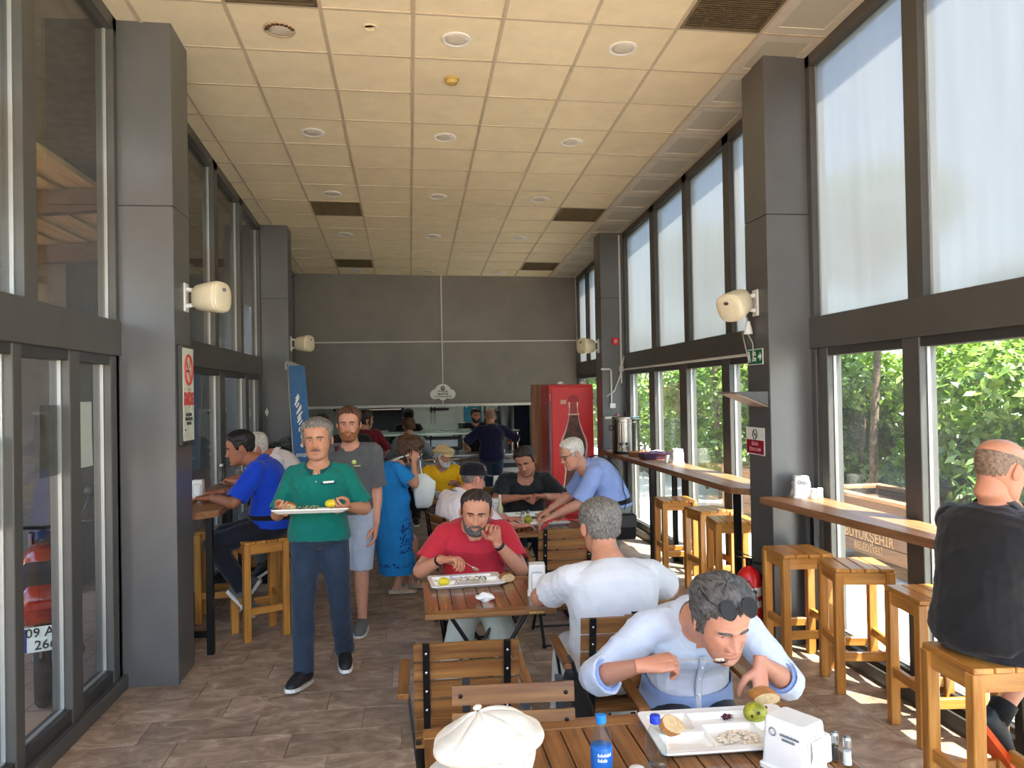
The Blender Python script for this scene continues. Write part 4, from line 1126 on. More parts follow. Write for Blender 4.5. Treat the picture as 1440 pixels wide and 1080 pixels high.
t = thing('oil_bottle', 'slim pale bottle standing behind the black baseball cap wearer on the middle table', 'bottle', (0.80, 6.98, TZ))
obj('glass', MB().lathe([(0.026, 0), (0.028, 0.01), (0.028, 0.12), (0.012, 0.16), (0.010, 0.21)], 16), mat('pale_oil', (206, 200, 150), 0.2, 0, 0.04), t, smooth=True)
obj('stopper', MB().lathe([(0.012, 0.205), (0.012, 0.235), (0.004, 0.24)], 14), WHITE, t)
# yellow man's table
t = thing('tea_glass', 'small glass of dark tea on a saucer in front of the man in yellow', 'glass', (0.44, 8.68, TZ))
obj('saucer', MB().lathe([(0.03, 0), (0.055, 0.008), (0.056, 0.011), (0.03, 0.004), (0.003, 0.003)], 20), PORC, t, smooth=True)
obj('glass', MB().lathe([(0.02, 0.006), (0.026, 0.03), (0.021, 0.055), (0.028, 0.085)], 18), BOTTLE, t, smooth=True)
obj('tea', MB().lathe([(0.018, 0.008), (0.024, 0.03), (0.0195, 0.055), (0.022, 0.07), (0.003, 0.07)], 18), mat('tea', (112, 34, 10), 0.15), t, smooth=True)
cup('white plastic cup on the table of the man in yellow', 0.30, 8.7, TZ, False, 0.07, 0.03)
napkin_box('white napkin box on the table in front of the wooden partition', 1.02, 9.12, TZ, 0, 0.10, 0.1, 0.18)
# counters
napkin_box('white napkin dispenser with an emblem on the counter against the near pillar', 2.80, 5.30, CZ1, 72, 0.10, 0.11, 0.155, True)
shaker('white plastic salt shaker beside the napkin dispenser against the pillar', 2.845, 5.21, CZ1, 'white', 0.075, 0.022)
shaker('white plastic shaker alone near the window beside the napkin dispenser', 2.905, 5.23, CZ1, 'white', 0.075, 0.022)
t = thing('tea_urn', 'stainless steel tea urn with two taps at the far end of the long counter', 'tea urn', (2.73, 9.62, CZ1))
obj('body', MB().lathe([(0.17, 0.03), (0.175, 0.035), (0.175, 0.40), (0.178, 0.405), (0.178, 0.44), (0.172, 0.45)], 36), STEEL, t, smooth=False)
obj('base_ring', MB().lathe([(0.165, 0), (0.17, 0.005), (0.17, 0.03)], 30), BLACKP, t)
obj('lid', MB().lathe([(0.176, 0.45), (0.176, 0.46), (0.16, 0.472), (0.02, 0.48)], 30), STEEL, t)
obj('lid_knob', MB().lathe([(0.012, 0.478), (0.02, 0.5), (0.022, 0.52), (0.004, 0.53)], 14), BLACKP, t)
obj('gauge_tube', MB().tube([(-0.11, -0.155, 0.10), (-0.11, -0.155, 0.38)], 0.006, 8), CHROME, t)
for a in (-0.05, -0.13):
    f = obj('tap', MB().tube([(a, -0.165, 0.09), (a, -0.21, 0.09), (a, -0.22, 0.06)], 0.011, 8).tube([(a, -0.20, 0.09), (a, -0.20, 0.13)], 0.007, 8), CHROME, t)
    obj('tap_handle', MB().box((a - 0.014, -0.225, 0.125), (a + 0.014, -0.19, 0.15), 0, 0.004), BLACKP, f)
for s_ in (-1, 1): obj('handle', MB().tube([(s_ * 0.175, 0, 0.30), (s_ * 0.21, 0, 0.30), (s_ * 0.21, 0, 0.36), (s_ * 0.175, 0, 0.36)], 0.008, 8), BLACKP, t)
WICK = mat('wicker', (150, 96, 44), 0.7, 0, 0.25, 60, 0.3, 80)
t = thing('bread_basket', 'shallow brown wicker basket in front of the tea urn', 'basket', (2.75, 9.13, CZ1))
wk = MB()
for k in range(6):
    z = 0.008 + k * 0.009; r = 0.085 + k * 0.006
    wk.tube([(r * 1.25 * math.cos(a) + 0, r * math.sin(a), z + 0.002 * math.sin(9 * a + k * 3)) for a in np.linspace(0, 2 * PI, 28, endpoint=False)], 0.0055, 6, closed=True)
obj('woven_side', wk, WICK, t); obj('bottom', MB().lathe([(0.088, 0.004), (0.088, 0.01), (0.003, 0.01)], 22, sx=1.25), WICK, t)
PURP = mat('purple_plastic', (78, 50, 78), 0.4, 0, 0.06)
t = thing('cutlery_tub', 'dark purple plastic tub of cups on the long counter', 'tub', (2.82, 8.72, CZ1))
obj('tub', MB().loft([[(a * k, b * k, z) for a, b in rrect(0.18, 0.12, 0.03)] for z, k in ((0, .88), (0.005, .9), (0.07, 1.0), (0.072, 1.04), (0.066, 1.04), (0.066, .97), (0.01, .86))]), PURP, t)
for i, (a, b) in enumerate(((2.78, 8.70), (2.86, 8.76), (2.87, 8.66))): cup('white plastic cup standing in the dark purple tub, %s' % ('nearest the room', 'by the window pane', 'between the other two')[i], a, b, CZ1 + 0.012, False, 0.085, 0.034, 'cups in the purple tub')
napkin_box('pale napkin box on the long counter beside the purple tub', 2.88, 8.13, CZ1, 85, 0.10, 0.12, 0.155)
cup('white plastic cup beside the pale napkin box on the long counter', 2.80, 8.22, CZ1, True, 0.08, 0.034)
t = thing('wooden_board', 'grey flat board under the tea urn at the end of the long counter', 'board', (2.73, 9.9, CZ1))
obj('board', MB().box((-0.15, 0.1, 0), (0.2, 0.42, 0.012), 0, 0.004), STEEL_R, t); obj('hanging_loop', MB().tube([(0.22 + 0.02 * math.cos(a), 0.26 + 0.02 * math.sin(a), 0.006) for a in np.linspace(0, 2 * PI, 12, endpoint=False)], 0.003, 5, closed=True), BLACKM, t)
# door-side counter
LZ = 1.06
bottle('clear water bottle on the door-side counter before the man in bright blue', -1.79, 7.75, LZ, 0.3, WHITE, False, 1.0)
tray('white tray of the white-haired diner on the door-side counter', -1.64, 7.95, LZ, 80, 0.85)
bread('flat loaf of bread in the hands of the man in the bright blue polo', -1.60, 6.72, LZ + 0.004, (0.0, 0, 0.9), 1.3, 0.13, 0.04, 0.08)
cup('white cup near the window on the door-side counter', -1.80, 8.55, LZ, False, 0.07, 0.032)
cup('white cup behind the other one on the door-side counter', -1.77, 8.85, LZ, False, 0.07, 0.032)
cup('white mug at the end of the door-side counter', -1.66, 9.35, LZ, False, 0.09, 0.036)
napkin_box('white napkin dispenser on the door-side counter beside the sign pillar', -1.77, 6.85, LZ, 0, 0.09, 0.09, 0.15)

# ------------------------------------------------------------------ fixtures on the pillars
def wall_speaker(lab, x, y, z, side, yaw, tilt=0.0):
    """Cream tub-shaped loudspeaker on a yoke bracket; side is the direction it leaves the pillar."""
    t = thing('wall_speaker', lab, 'speaker', (x, y, z), 0, 'cream wall speakers')
    obj('wall_plate', MB().box((0, -0.045, -0.10), (side * 0.014, 0.045, 0.10) if side > 0 else (0, 0.045, 0.10), 0, 0.004) if side > 0 else MB().box((-0.014, -0.045, -0.10), (0, 0.045, 0.10), 0, 0.004), WHITE, t)
    obj('bracket', MB().tube([(0, 0, -0.06), (side * 0.06, 0, -0.05), (side * 0.09, 0, 0.0)], 0.016, 8).tube([(0, 0, 0.06), (side * 0.06, 0, 0.05), (side * 0.09, 0, 0.0)], 0.016, 8), WHITE, t)
    def rr(r, z): return [(r * math.copysign(abs(math.cos(a)) ** .72, math.cos(a)), r * .96 * math.copysign(abs(math.sin(a)) ** .72, math.sin(a)), z) for a in np.linspace(0, 2 * PI, 28, endpoint=False)]
    M_ = Matrix.Translation((side * 0.15, 0, 0)) @ Matrix.Rotation(yaw, 4, 'Z') @ Matrix.Rotation(tilt, 4, 'X') @ Matrix.Rotation(PI / 2, 4, 'X')
    mb = MB().loft([rr(r, z) for r, z in ((.045, -.085), (.075, -.08), (.094, -.055), (.104, 0.0), (.112, .06), (.115, .095), (.112, .11))])
    obj('cabinet', mb.xf(M_), CREAM, t, smooth=True)
    obj('grille', MB().loft([rr(r, z) for r, z in ((.108, .108), (.108, .118), (.098, .126), (.05, .130), (.004, .131))]).xf(M_), CREAM, t, smooth=True)
    obj('emblem', MB().loft([[(.022 * math.cos(a), .05 + .014 * math.sin(a), z) for a in np.linspace(0, 2 * PI, 14, endpoint=False)] for z in (.122, .133)]).xf(M_), STEEL_R, t)
    return t
wall_speaker('cream round wall speaker on the pillar with the large no-smoking sign', PL, 5.68, 2.60, 1, 1.25)
wall_speaker('cream round wall speaker on the far pillar above the blue banner', PL, 10.60, 2.60, 1, 1.15)
wall_speaker('cream round wall speaker on the near window pillar above the exit sign', PR, 5.62, 2.545, -1, -1.05, 0.45)
wall_speaker('cream round wall speaker on the far window pillar above the red fridge', PR, 10.60, 2.53, -1, -1.1)

def wall_sign(name, lab, x, y0, y1, z0, z1, nx):
    """A framed flat sign on a pillar face of constant x; nx is the way it faces. Returns thing, local frame helper."""
    t = thing(name, lab, 'sign', (x, (y0 + y1) / 2, (z0 + z1) / 2))
    return t, (y1 - y0) / 2, (z1 - z0) / 2
# no-smoking board, door side
t, hy, hz = wall_sign('no_smoking_board', 'tall white no-smoking board with red letters, framed on the pillar by the doors', PL, 5.47, 5.76, 1.575, 2.26, 1)
obj('frame', MB().box((0.001, -hy, -hz), (0.03, hy, hz), 0, 0.004), ALU_D, t)
obj('sheet', MB().box((0.028, -hy + 0.016, -hz + 0.03), (0.0325, hy - 0.016, hz - 0.02)), mat('sign_sheet', (222, 228, 212), 0.5), t)
R90 = Euler((PI / 2, 0, PI / 2))
mb = MB(); c = (0.034, 0.0, 0.175)
mb.tube([(c[0], c[1] + 0.085 * math.cos(a), c[2] + 0.10 * math.sin(a)) for a in np.linspace(0, 2 * PI, 30, endpoint=False)], 0.009, 6, closed=True, ref=(1, 0, 0))
mb.bar((c[0], c[1] - 0.055, c[2] + 0.07), (c[0], c[1] + 0.055, c[2] - 0.07), 0.016, 0.004, (1, 0, 0))
obj('prohibition_ring', mb, RED_P, t)
obj('cigarette', MB().bar((0.0335, -0.05, 0.165), (0.0335, 0.035, 0.165), 0.014, 0.003, (1, 0, 0)).bar((0.0335, 0.03, 0.19), (0.0335, 0.045, 0.25), 0.006, 0.003, (1, 0, 0)), DARK_P, t)
lettering('SİGARA', 0.12, RED_P, t, (0.0335, -0.058, -0.03), R90, 0.27, 0.003)
lettering('İÇİLMEZ', 0.12, RED_P, t, (0.0335, 0.062, -0.03), R90, 0.27, 0.003)
for k, (tx, zz) in enumerate((('BU ALANDA', -0.135), ('SİGARA İÇMEK', -0.165), ('YASAKTIR', -0.195))): lettering(tx, 0.03, DARK_P, t, (0.0335, 0.0, zz), R90, 0.85, 0.001)
obj('print_mark', MB().box((0.033, -0.10, -0.245), (0.0338, -0.07, -0.23)), DARK_P, t)
# exit sign, window side (faces -x; text runs towards -y)
RM = Euler((PI / 2, 0, -PI / 2))
t, hy, hz = wall_sign('exit_sign', 'small green exit sign with arrow on the near window pillar', PR, 5.52, 5.78, 2.075, 2.195, -1)
obj('plate', MB().box((-0.006, -hy, -hz), (-0.0005, hy, hz), 0, 0.001), WHITE_P, t)
obj('green_field', MB().box((-0.0075, -hy + 0.006, -hz + 0.006), (-0.005, hy - 0.006, hz - 0.006)), GREEN_S, t)
lettering('ACİL', 0.034, WHITE_P, t, (-0.008, 0.012, 0.022), RM, 0.9, 0.001)
lettering('ÇIKIŞ', 0.034, WHITE_P, t, (-0.008, 0.012, -0.020), RM, 0.85, 0.001)
mb = MB()
mb.prism([(-0.058, 0.012), (-0.085, 0.012), (-0.085, 0.034), (-0.12, 0.0), (-0.085, -0.034), (-0.085, -0.012), (-0.058, -0.012)], -0.0085, -0.0075, 'x')
obj('arrow', mb, WHITE_P, t)
mb = MB()
mb.prism([(0.105, 0.045), (0.118, 0.045), (0.118, -0.045), (0.105, -0.045)], -0.0085, -0.0075, 'x')
mb.prism([(0.092 + 0.007 * math.cos(a), 0.034 + 0.008 * math.sin(a)) for a in np.linspace(0, 2 * PI, 10, endpoint=False)], -0.0085, -0.0075, 'x')
mb.prism([(0.098, 0.022), (0.084, 0.022), (0.08, -0.008), (0.066, -0.04), (0.074, -0.042), (0.09, -0.012), (0.1, -0.042), (0.104, -0.04)], -0.0085, -0.0075, 'x')
obj('running_figure', mb, WHITE_P, t)
# red and white smoking notice
t, hy, hz = wall_sign('smoking_notice', 'white and crimson smoking notice low on the near window pillar', PR, 5.525, 5.84, 1.385, 1.595, -1)
obj('plate', MB().box((-0.005, -hy, -hz), (-0.0005, hy, hz), 0, 0.001), WHITE_P, t)
obj('crimson_field', MB().box((-0.0065, -hy + 0.01, -hz + 0.008), (-0.004, hy - 0.01, 0.008)), CRIM_P, t)
mb = MB()
mb.tube([(-0.006, 0.036 * math.cos(a), 0.052 + 0.036 * math.sin(a)) for a in np.linspace(0, 2 * PI, 24, endpoint=False)], 0.004, 5, closed=True, ref=(1, 0, 0))
mb.bar((-0.006, 0.025, 0.077), (-0.006, -0.025, 0.027), 0.006, 0.002, (1, 0, 0)); mb.bar((-0.006, 0.022, 0.05), (-0.006, -0.022, 0.05), 0.007, 0.002, (1, 0, 0))
obj('no_smoking_symbol', mb, DARK_P, t)
PINKP = mat('pink_print', (216, 150, 158), 0.5)
lettering('SİGARA', 0.036, PINKP, t, (-0.007, 0.0, -0.022), RM, 0.9, 0.001)
lettering('İÇİLMEZ ALAN', 0.034, PINKP, t, (-0.007, 0.0, -0.065), RM, 0.85, 0.001)
# grey wedge-shaped light shelf, cables, alarm, extinguisher
t = thing('insect_trap', 'dark grey wedge-shaped hood fixed to the near window pillar', 'hood', (PR, 5.60, 1.765))
obj('hood', MB().prism([(-0.001, 0.0), (-0.001, 0.105), (-0.27, 0.105), (-0.255, 0.095)], -0.16, 0.16, 'y'), mat('hood_grey', (70, 70, 70), 0.4, 0.3), t)
obj('lower_panel', MB().add([(-0.25, -0.155, 0.094), (-0.004, -0.155, -0.006), (-0.004, 0.155, -0.006), (-0.25, 0.155, 0.094), (-0.25, -0.155, 0.090), (-0.004, -0.155, -0.010), (-0.004, 0.155, -0.010), (-0.25, 0.155, 0.090)], [(0, 1, 2, 3), (7, 6, 5, 4), (0, 4, 5, 1), (1, 5, 6, 2), (2, 6, 7, 3), (3, 7, 4, 0)]), mat('hood_panel', (196, 176, 158), 0.5), t)
t = thing('junction_box', 'white cable socket hanging under the speaker on the near window pillar', 'socket', (PR - 0.002, 5.68, 2.36))
obj('socket', MB().lathe([(0.03, -0.05), (0.034, -0.045), (0.028, 0.0), (0.018, 0.03), (0.016, 0.05)], 16, c=(-0.04, 0, 0)), WHITE, t)
obj('cable', MB().tube([(-0.04, 0, 0.05), (-0.05, 0.01, 0.09), (-0.10, 0.0, 0.12)], 0.006, 6).tube([(-0.04, 0.0, -0.05), (-0.02, -0.03, -0.12), (-0.012, -0.02, -0.25)], 0.005, 6).tube([(-0.04, 0.02, 0.0), (-0.05, 0.08, -0.03), (-0.02, 0.12, -0.10), (-0.012, 0.06, -0.26)], 0.005, 6), mat('grey_cable', (170, 170, 164), 0.5), t)
t = thing('cable_duct', 'thin white cable duct running along the transom of the far frosted windows', 'cable duct', (XR - 0.075, Y1B, 2.19))
obj('duct', MB().box((-0.012, 0, -0.012), (0.008, Y2 - Y1B - 0.02, 0.012), 0, 0.003), STRIP, t)
obj('end_clip', MB().box((-0.014, 0.02, -0.015), (0.008, 0.06, 0.015)), STRIP, t)
t = thing('vertical_duct', 'white vertical duct beside the window on the far window pillar', 'cable duct', (XR - 0.11, Y2 - 0.012, 2.0))
obj('duct', MB().box((-0.012, -0.006, 0), (0.012, 0.010, 2.05), 0, 0.003), STRIP, t); obj('joint_box', MB().box((-0.03, -0.012, 0.16), (0.03, 0.010, 0.24), 0, 0.004), STRIP, t)
t = thing('white_pipe', 'white bent pipe and loose cable on the far window pillar above the tea urn', 'pipe', (2.68, Y2 - 0.02, 1.68))
obj('pipe', MB().tube([(-0.06, 0, 0.52), (0.06, 0, 0.52), (0.08, 0, 0.50), (0.08, 0, 0.02)], 0.014, 8), STRIP, t)
obj('socket_box', MB().box((0.05, -0.03, -0.02), (0.13, 0.015, 0.05), 0, 0.006), WHITE, t)
obj('loose_cable', MB().tube([(0.0, -0.02, 0.14), (0.12, -0.02, 0.22), (0.2, -0.02, 0.42), (0.25, -0.01, 0.62), (0.27, 0.0, 0.70)], 0.010, 7), STRIP, t, smooth=True)
t = thing('pipe_valve', 'pink round valve on a white stub pipe beside the tea urn', 'valve', (2.66, Y2 - 0.04, 1.53))
obj('stub_pipe', MB().tube([(0, 0, 0), (0.16, 0, 0)], 0.018, 10), STRIP, t); obj('valve_wheel', MB().sphere((0.18, 0, 0), (0.03, 0.045, 0.055), 12, 8), mat('pink_valve', (196, 120, 116), 0.5), t)
t = thing('fire_alarm', 'small red fire alarm button on the far window pillar', 'fire alarm', (2.83, Y2 - 0.001, 2.58))
obj('housing', MB().box((-0.045, -0.035, -0.05), (0.045, 0, 0.05), 0, 0.008), RED, t); obj('call_point', MB().lathe([(0.026, 0), (0.026, 0.006), (0.003, 0.008)], 14).xf(Matrix.Translation((0, -0.035, 0)) @ Matrix.Rotation(PI / 2, 4, 'X')), mat('alarm_glass', (226, 150, 140), 0.3), t)
t = thing('fire_extinguisher', 'red fire extinguisher with a white label beside the near window pillar', 'fire extinguisher', (2.535, 5.62, 0))
obj('cylinder', MB().lathe([(0.07, 0.06), (0.085, 0.075), (0.088, 0.1), (0.088, 0.46), (0.078, 0.50), (0.05, 0.53), (0.024, 0.545), (0.022, 0.56)], 26), RED, t, smooth=True)
obj('valve', MB().lathe([(0.024, 0.555), (0.024, 0.60), (0.016, 0.61)], 14), BLACKM, t)
obj('lever', MB().bar((0.03, 0, 0.60), (-0.10, 0, 0.625), 0.022, 0.008).bar((0.03, 0, 0.615), (-0.10, 0, 0.665), 0.022, 0.008), BLACKM, t)
obj('hose', MB().tube([(0.02, -0.02, 0.58), (0.09, -0.05, 0.57), (0.115, -0.05, 0.45), (0.105, -0.05, 0.25)], 0.011, 8), RUB, t)
lb = obj('label', MB().lathe([(0.0888, 0.25), (0.0892, 0.252), (0.0892, 0.40), (0.0888, 0.402)], 26), WHITE_P, t, smooth=True)
obj('label_band', MB().lathe([(0.0894, 0.30), (0.0897, 0.301), (0.0897, 0.335), (0.0894, 0.336)], 26), CRIM_P, lb, smooth=True)
obj('label_print', MB().box((-0.03, -0.0915, 0.36), (0.02, -0.086, 0.385)), DARK_P, lb)
obj('wall_hook', MB().box((0.06, -0.02, 0.44), (0.104, 0.02, 0.48)), BLACKM, t); obj('foot_ring', MB().lathe([(0.074, 0.0), (0.08, 0.004), (0.076, 0.065)], 22), BLACKP, t)
# ------------------------------------------------------------------ drinks fridge and timber partition
FX0, FX1, FY0, FY1, FZ = 1.965, 2.612, 10.84, 11.50, 2.0
t = thing('drinks_fridge', 'tall red drinks fridge with a big bottle picture on its door', 'fridge', ((FX0 + FX1) / 2, (FY0 + FY1) / 2, 0))
hx, hy = (FX1 - FX0) / 2, (FY1 - FY0) / 2
obj('cabinet', MB().box((-hx, -hy + 0.05, 0.08), (hx, hy, FZ), 0, 0.012), RED, t)
dr = obj('door', MB().box((-hx + 0.004, -hy, 0.14), (hx - 0.004, -hy + 0.045, FZ - 0.03), 0, 0.008), RED, t)
for s_ in (-1, 1):
    for q in (-1, 1): obj('foot', MB().lathe([(0.03, 0), (0.03, 0.08)], 10, c=(s_ * (hx - 0.06), q * (hy - 0.1), 0)), BLACKP, t)
obj('handle', MB().box((-hx - 0.012, -hy - 0.02, 0.75), (-hx + 0.02, -hy + 0.01, 1.75), 0, 0.006), mat('handle_grey', (96, 90, 88), 0.4, 0.4), dr)
obj('door_gasket', MB().box((-hx + 0.035, -hy - 0.001, 0.15), (-hx + 0.048, -hy + 0.0, FZ - 0.04)), mat('dark_red', (110, 10, 16), 0.4), dr)
obj('logo_tab', MB().box((-hx + 0.004, -hy - 0.003, 1.74), (-hx + 0.032, -hy, 1.90)), mat('logo_red', (170, 14, 22), 0.4), dr)
obj('white_script_mark', MB().tube([(-hx + 0.012 + 0.012 * (k % 2), -hy - 0.0035, 1.76 + 0.02 * k) for k in range(7)], 0.004, 5), mat('pale_pink_print', (246, 196, 180), 0.5), dr)
# the bottle printed flat on the door: pale outline, cap, dark drink
prof = [(0.072, 0.0), (0.075, 0.03), (0.055, 0.06), (0.062, 0.12), (0.07, 0.22), (0.085, 0.32), (0.13, 0.46), (0.185, 0.58), (0.20, 0.68), (0.185, 0.80), (0.15, 0.92), (0.135, 1.02), (0.15, 1.14), (0.17, 1.26), (0.17, 1.44), (0.15, 1.5)]
zt = 1.80; bx = 0.03
def outline(k, lo, hi):
    P_ = [(bx + r * k, zt - d) for r, d in prof if lo <= d <= hi]; Q = [(bx - r * k, zt - d) for r, d in reversed(prof) if lo <= d <= hi]
    return P_ + Q
pk = mat('pale_pink_print', (246, 196, 180), 0.5)
def strips(name, m, k, lo, hi, y):
    mb = MB(); pts = [(r * k, d) for r, d in prof if lo <= d <= hi]
    for (r0, d0), (r1, d1) in zip(pts, pts[1:]):
        mb.add([(bx - r0, y, zt - d0), (bx + r0, y, zt - d0), (bx + r1, y, zt - d1), (bx - r1, y, zt - d1)], [(0, 1, 2, 3)])
    return obj(name, mb, m, dr)
COLA = mat('dark_drink_print', (96, 44, 26), 0.4, 0, 0.45, 16, dark=(44, 18, 12))
strips('bottle_outline', pk, 1.0, 0.06, 1.5, -hy - 0.0012)
strips('bottle_neck', mat('neck_print', (176, 60, 56), 0.4, 0, 0.1), 0.80, 0.06, 0.23, -hy - 0.0020)
strips('bottle_drink', COLA, 0.86, 0.22, 1.5, -hy - 0.0020)
mb = MB()
mb.prism([(bx + 0.078 * math.cos(a) , zt + 0.0 + 0.055 * math.sin(a)) for a in np.linspace(0, PI, 14)] + [(bx - 0.07, zt - 0.05), (bx + 0.07, zt - 0.05)], -hy - 0.0024, -hy - 0.0012, 'y')
obj('bottle_cap', mb, mat('cap_print', (176, 18, 26), 0.4, 0, 0.1, 60), dr)
for s_ in (-1, 1): obj('white_glint', MB().prism([(bx + s_ * 0.05, zt - 0.05), (bx + s_ * 0.07, zt - 0.05), (bx + s_ * 0.066, zt - 0.13), (bx + s_ * 0.05, zt - 0.13)], -hy - 0.003, -hy - 0.0022, 'y'), mat('pale_print', (240, 220, 210), 0.5), dr)
obj('neck_line', MB().box((bx - 0.085, -hy - 0.003, zt - 0.235), (bx + 0.085, -hy - 0.002, zt - 0.215)), pk, dr)
obj('price_tag', MB().box((bx - 0.185, -hy - 0.004, zt - 0.075), (bx - 0.105, -hy - 0.0015, zt - 0.018)), mat('tag_print', (236, 190, 160), 0.5, 0, 0.15, 60), dr)
for (a, lab) in ((-0.13, 'crumpled white paper lying on top of the red fridge above the bottle picture'), (0.2, 'white folded paper on top of the red fridge near the pillar')):
    blob('paper_scrap', lab, 'paper', (FX0 + FX1) / 2 + a, FY0 + 0.12, FZ, (0.05, 0.04, 0.022), NAPKIN, None, 0.2, 0.3, 3)
PARTW = mat('partition_wood', (128, 92, 58), 0.55, 0, 0.18, grain='z', rnd=0.18, bump=0.06)
t = thing('timber_partition', 'narrow partition of upright brown boards between the hatch and the red fridge', 'partition', (1.88, 11.9, 0))
for k in range(4):
    obj('board', MB().box((k * 0.098, 0.002 * (k % 2), 0), (k * 0.098 + 0.092, 0.028 + 0.002 * (k % 2), 2.02), 0, 0.003), PARTW, t)
for z in (0.15, 1.0, 1.85): obj('batten', MB().box((0, 0.03, z), (0.386, 0.055, z + 0.07)), PARTW, t)

# ------------------------------------------------------------------ serving counter and kitchen fittings
KX0, KX1, KY0, KY1 = -1.75, 1.86, 12.72, 13.36
t = thing('serving_counter', 'long stainless serving counter with a glass shelf in front of the kitchen hatch', 'counter', (0, KY0, 0))
obj('plinth', MB().box((KX0 + 0.03, 0.10, 0.0), (KX1 - 0.03, 0.6, 0.06)), BLACKP, t)
obj('base_cabinet', MB().box((KX0, 0.06, 0.06), (KX1, 0.64, 0.86), 0, 0.01), STEEL_R, t)
obj('worktop', MB().box((KX0 - 0.01, 0.0, 0.86), (KX1 + 0.01, 0.64, 0.90), 0, 0.006), STEEL, t)
for k in range(5):
    a = KX0 + 0.03 + k * 0.715
    p = obj('door_panel', MB().box((a, 0.045, 0.12), (a + 0.69, 0.062, 0.66), 0, 0.006), mat('pale_steel', (190, 188, 182), 0.45, 0.6, 0.05), t)
    obj('handle', MB().tube([(a + 0.2, 0.03, 0.60), (a + 0.5, 0.03, 0.60)], 0.008, 6), CHROME, p)
    obj('recess_shade_strip', MB().box((a, 0.045, 0.67), (a + 0.69, 0.06, 0.74)), BLACKP, t)  # flat black strip painted as the shade of a recess
for k in range(2):
    obj('tray_rail', MB().tube([(KX0, -0.10 - k * 0.10, 0.84), (KX1, -0.10 - k * 0.10, 0.84)], 0.014, 8), CHROME, t)
for k in range(6): obj('rail_bracket', MB().bar((KX0 + 0.1 + k * 0.68, 0.06, 0.80), (KX0 + 0.1 + k * 0.68, -0.22, 0.82), 0.02, 0.02), CHROME, t)
obj('glass_shelf', MB().box((-0.62, 0.12, 1.27), (1.82, 0.52, 1.285), 0, 0.003), mat('shelf_glass', (196, 222, 214), 0.08, 0, 0.02), t)
obj('shelf_edge', MB().box((-0.62, 0.105, 1.222), (1.0, 0.125, 1.262), 0, 0.004), mat('shelf_edge', (206, 222, 208), 0.3, 0.1, 0.03), t)
obj('upper_rail', MB().tube([(1.0, 0.11, 1.262), (1.83, 0.11, 1.262)], 0.012, 8), CHROME, t)
for x in (-0.6, 0.35, 1.25, 1.72, 1.81): obj('shelf_post', MB().tube([(x, 0.3, 0.9), (x, 0.3, 1.27)], 0.014, 8), CHROME, t)
PLATE = MB().lathe([(0.05, 0), (0.075, 0.006), (0.115, 0.018), (0.117, 0.021), (0.075, 0.011), (0.003, 0.008)], 22).mesh('plate', PORC, True)
foods = [(-0.45, GREENS, 'shelf plate of green salad nearest the woman in maroon'), (0.62, BEAN, 'shelf plate of pale salad behind the knife rack'), (0.92, LEMON, 'shelf plate with lemon wedges'), (1.18, GREENS, 'shelf plate with greens at the head of the man in navy'), (0.30, BEAN, 'shelf plate near the cook in the black cap'), (1.50, GREENS, 'last shelf plate of salad beside the timber partition')]
for i, (x, m, lab) in enumerate(foods):
    p = link('salad_plate', PLATE, None, (x, KY0 + 0.3, 1.2855)); tag(p, lab, 'plate', 'salad plates on the glass shelf')
    shreds('salad', 'food heaped on the %s' % lab, 'salad', x, KY0 + 0.3, 1.2955, 0.075, 0.07, 34, [m, GREENS, LEMON, BEAN], 40 + i, 0.035)
for i, (x, lab) in enumerate(((-0.55, 'steel food pan in the counter beside the woman in maroon'), (-0.1, 'steel food pan in front of the woman in the grey hoodie'), (0.55, 'steel food pan at the counter left of the man in navy'), (1.4, 'steel food pan in the counter near the timber partition'))):
    t = thing('food_pan', lab, 'pan', (x, KY0 + 0.32, 0.90), 0, 'food pans in the serving counter')
    obj('pan', MB().loft([[(a * k, b * k, z) for a, b in rrect(0.19, 0.15, 0.03)] for z, k in ((0, .95), (0.06, 1), (0.062, 1.05), (0.056, 1.0), (0.02, .92))]), STEEL, t)
    mb = MB(); g = np.random.default_rng(60 + i)
    for k in range(30): mb.sphere((g.uniform(-.15, .15), g.uniform(-.11, .11), 0.045 + g.uniform(0, .02)), 0.028, 7, 5)
    o = obj('stew', mb, [MEAT, GREENS, BEAN, MEAT][i], t, smooth=True); o['kind'] = 'stuff'
t = thing('food_warmer', 'long dark food warmer under the glass shelf', 'food warmer', (0.50, KY0 + 0.38, 0.96))
obj('housing', MB().box((-0.38, -0.08, 0), (0.38, 0.16, 0.22), 0, 0.02), BLACKP, t); obj('glass_front', MB().box((-0.30, -0.085, 0.06), (0.30, -0.078, 0.17)), STEEL_R, t)
for s_ in (-1, 1): obj('leg', MB().box((s_ * 0.3 - 0.02, 0, -0.06), (s_ * 0.3 + 0.02, 0.1, 0)), BLACKP, t)
t = thing('cardboard_box', 'brown box standing against the serving counter beside the man in navy', 'box', (0.95, KY0 - 0.42, 0.62))
obj('carton', MB().box((-0.14, -0.12, 0), (0.14, 0.12, 0.22), 0, 0.006), mat('cardboard', (136, 112, 84), 0.8, 0, 0.14, 12), t); obj('flaps', MB().box((-0.145, -0.125, 0.22), (-0.01, 0.125, 0.226)).box((0.01, -0.125, 0.22), (0.145, 0.125, 0.226)), mat('cardboard', (136, 112, 84)), t)
t = thing('tray_trolley', 'steel tray trolley in front of the serving counter', 'trolley', (0.86, KY0 - 0.44, 0))
for z in (0.1, 0.6): obj('shelf', MB().box((-0.42, -0.18, z), (0.30, 0.18, z + 0.02), 0, 0.004), mat('pale_steel', (190, 188, 182)), t)
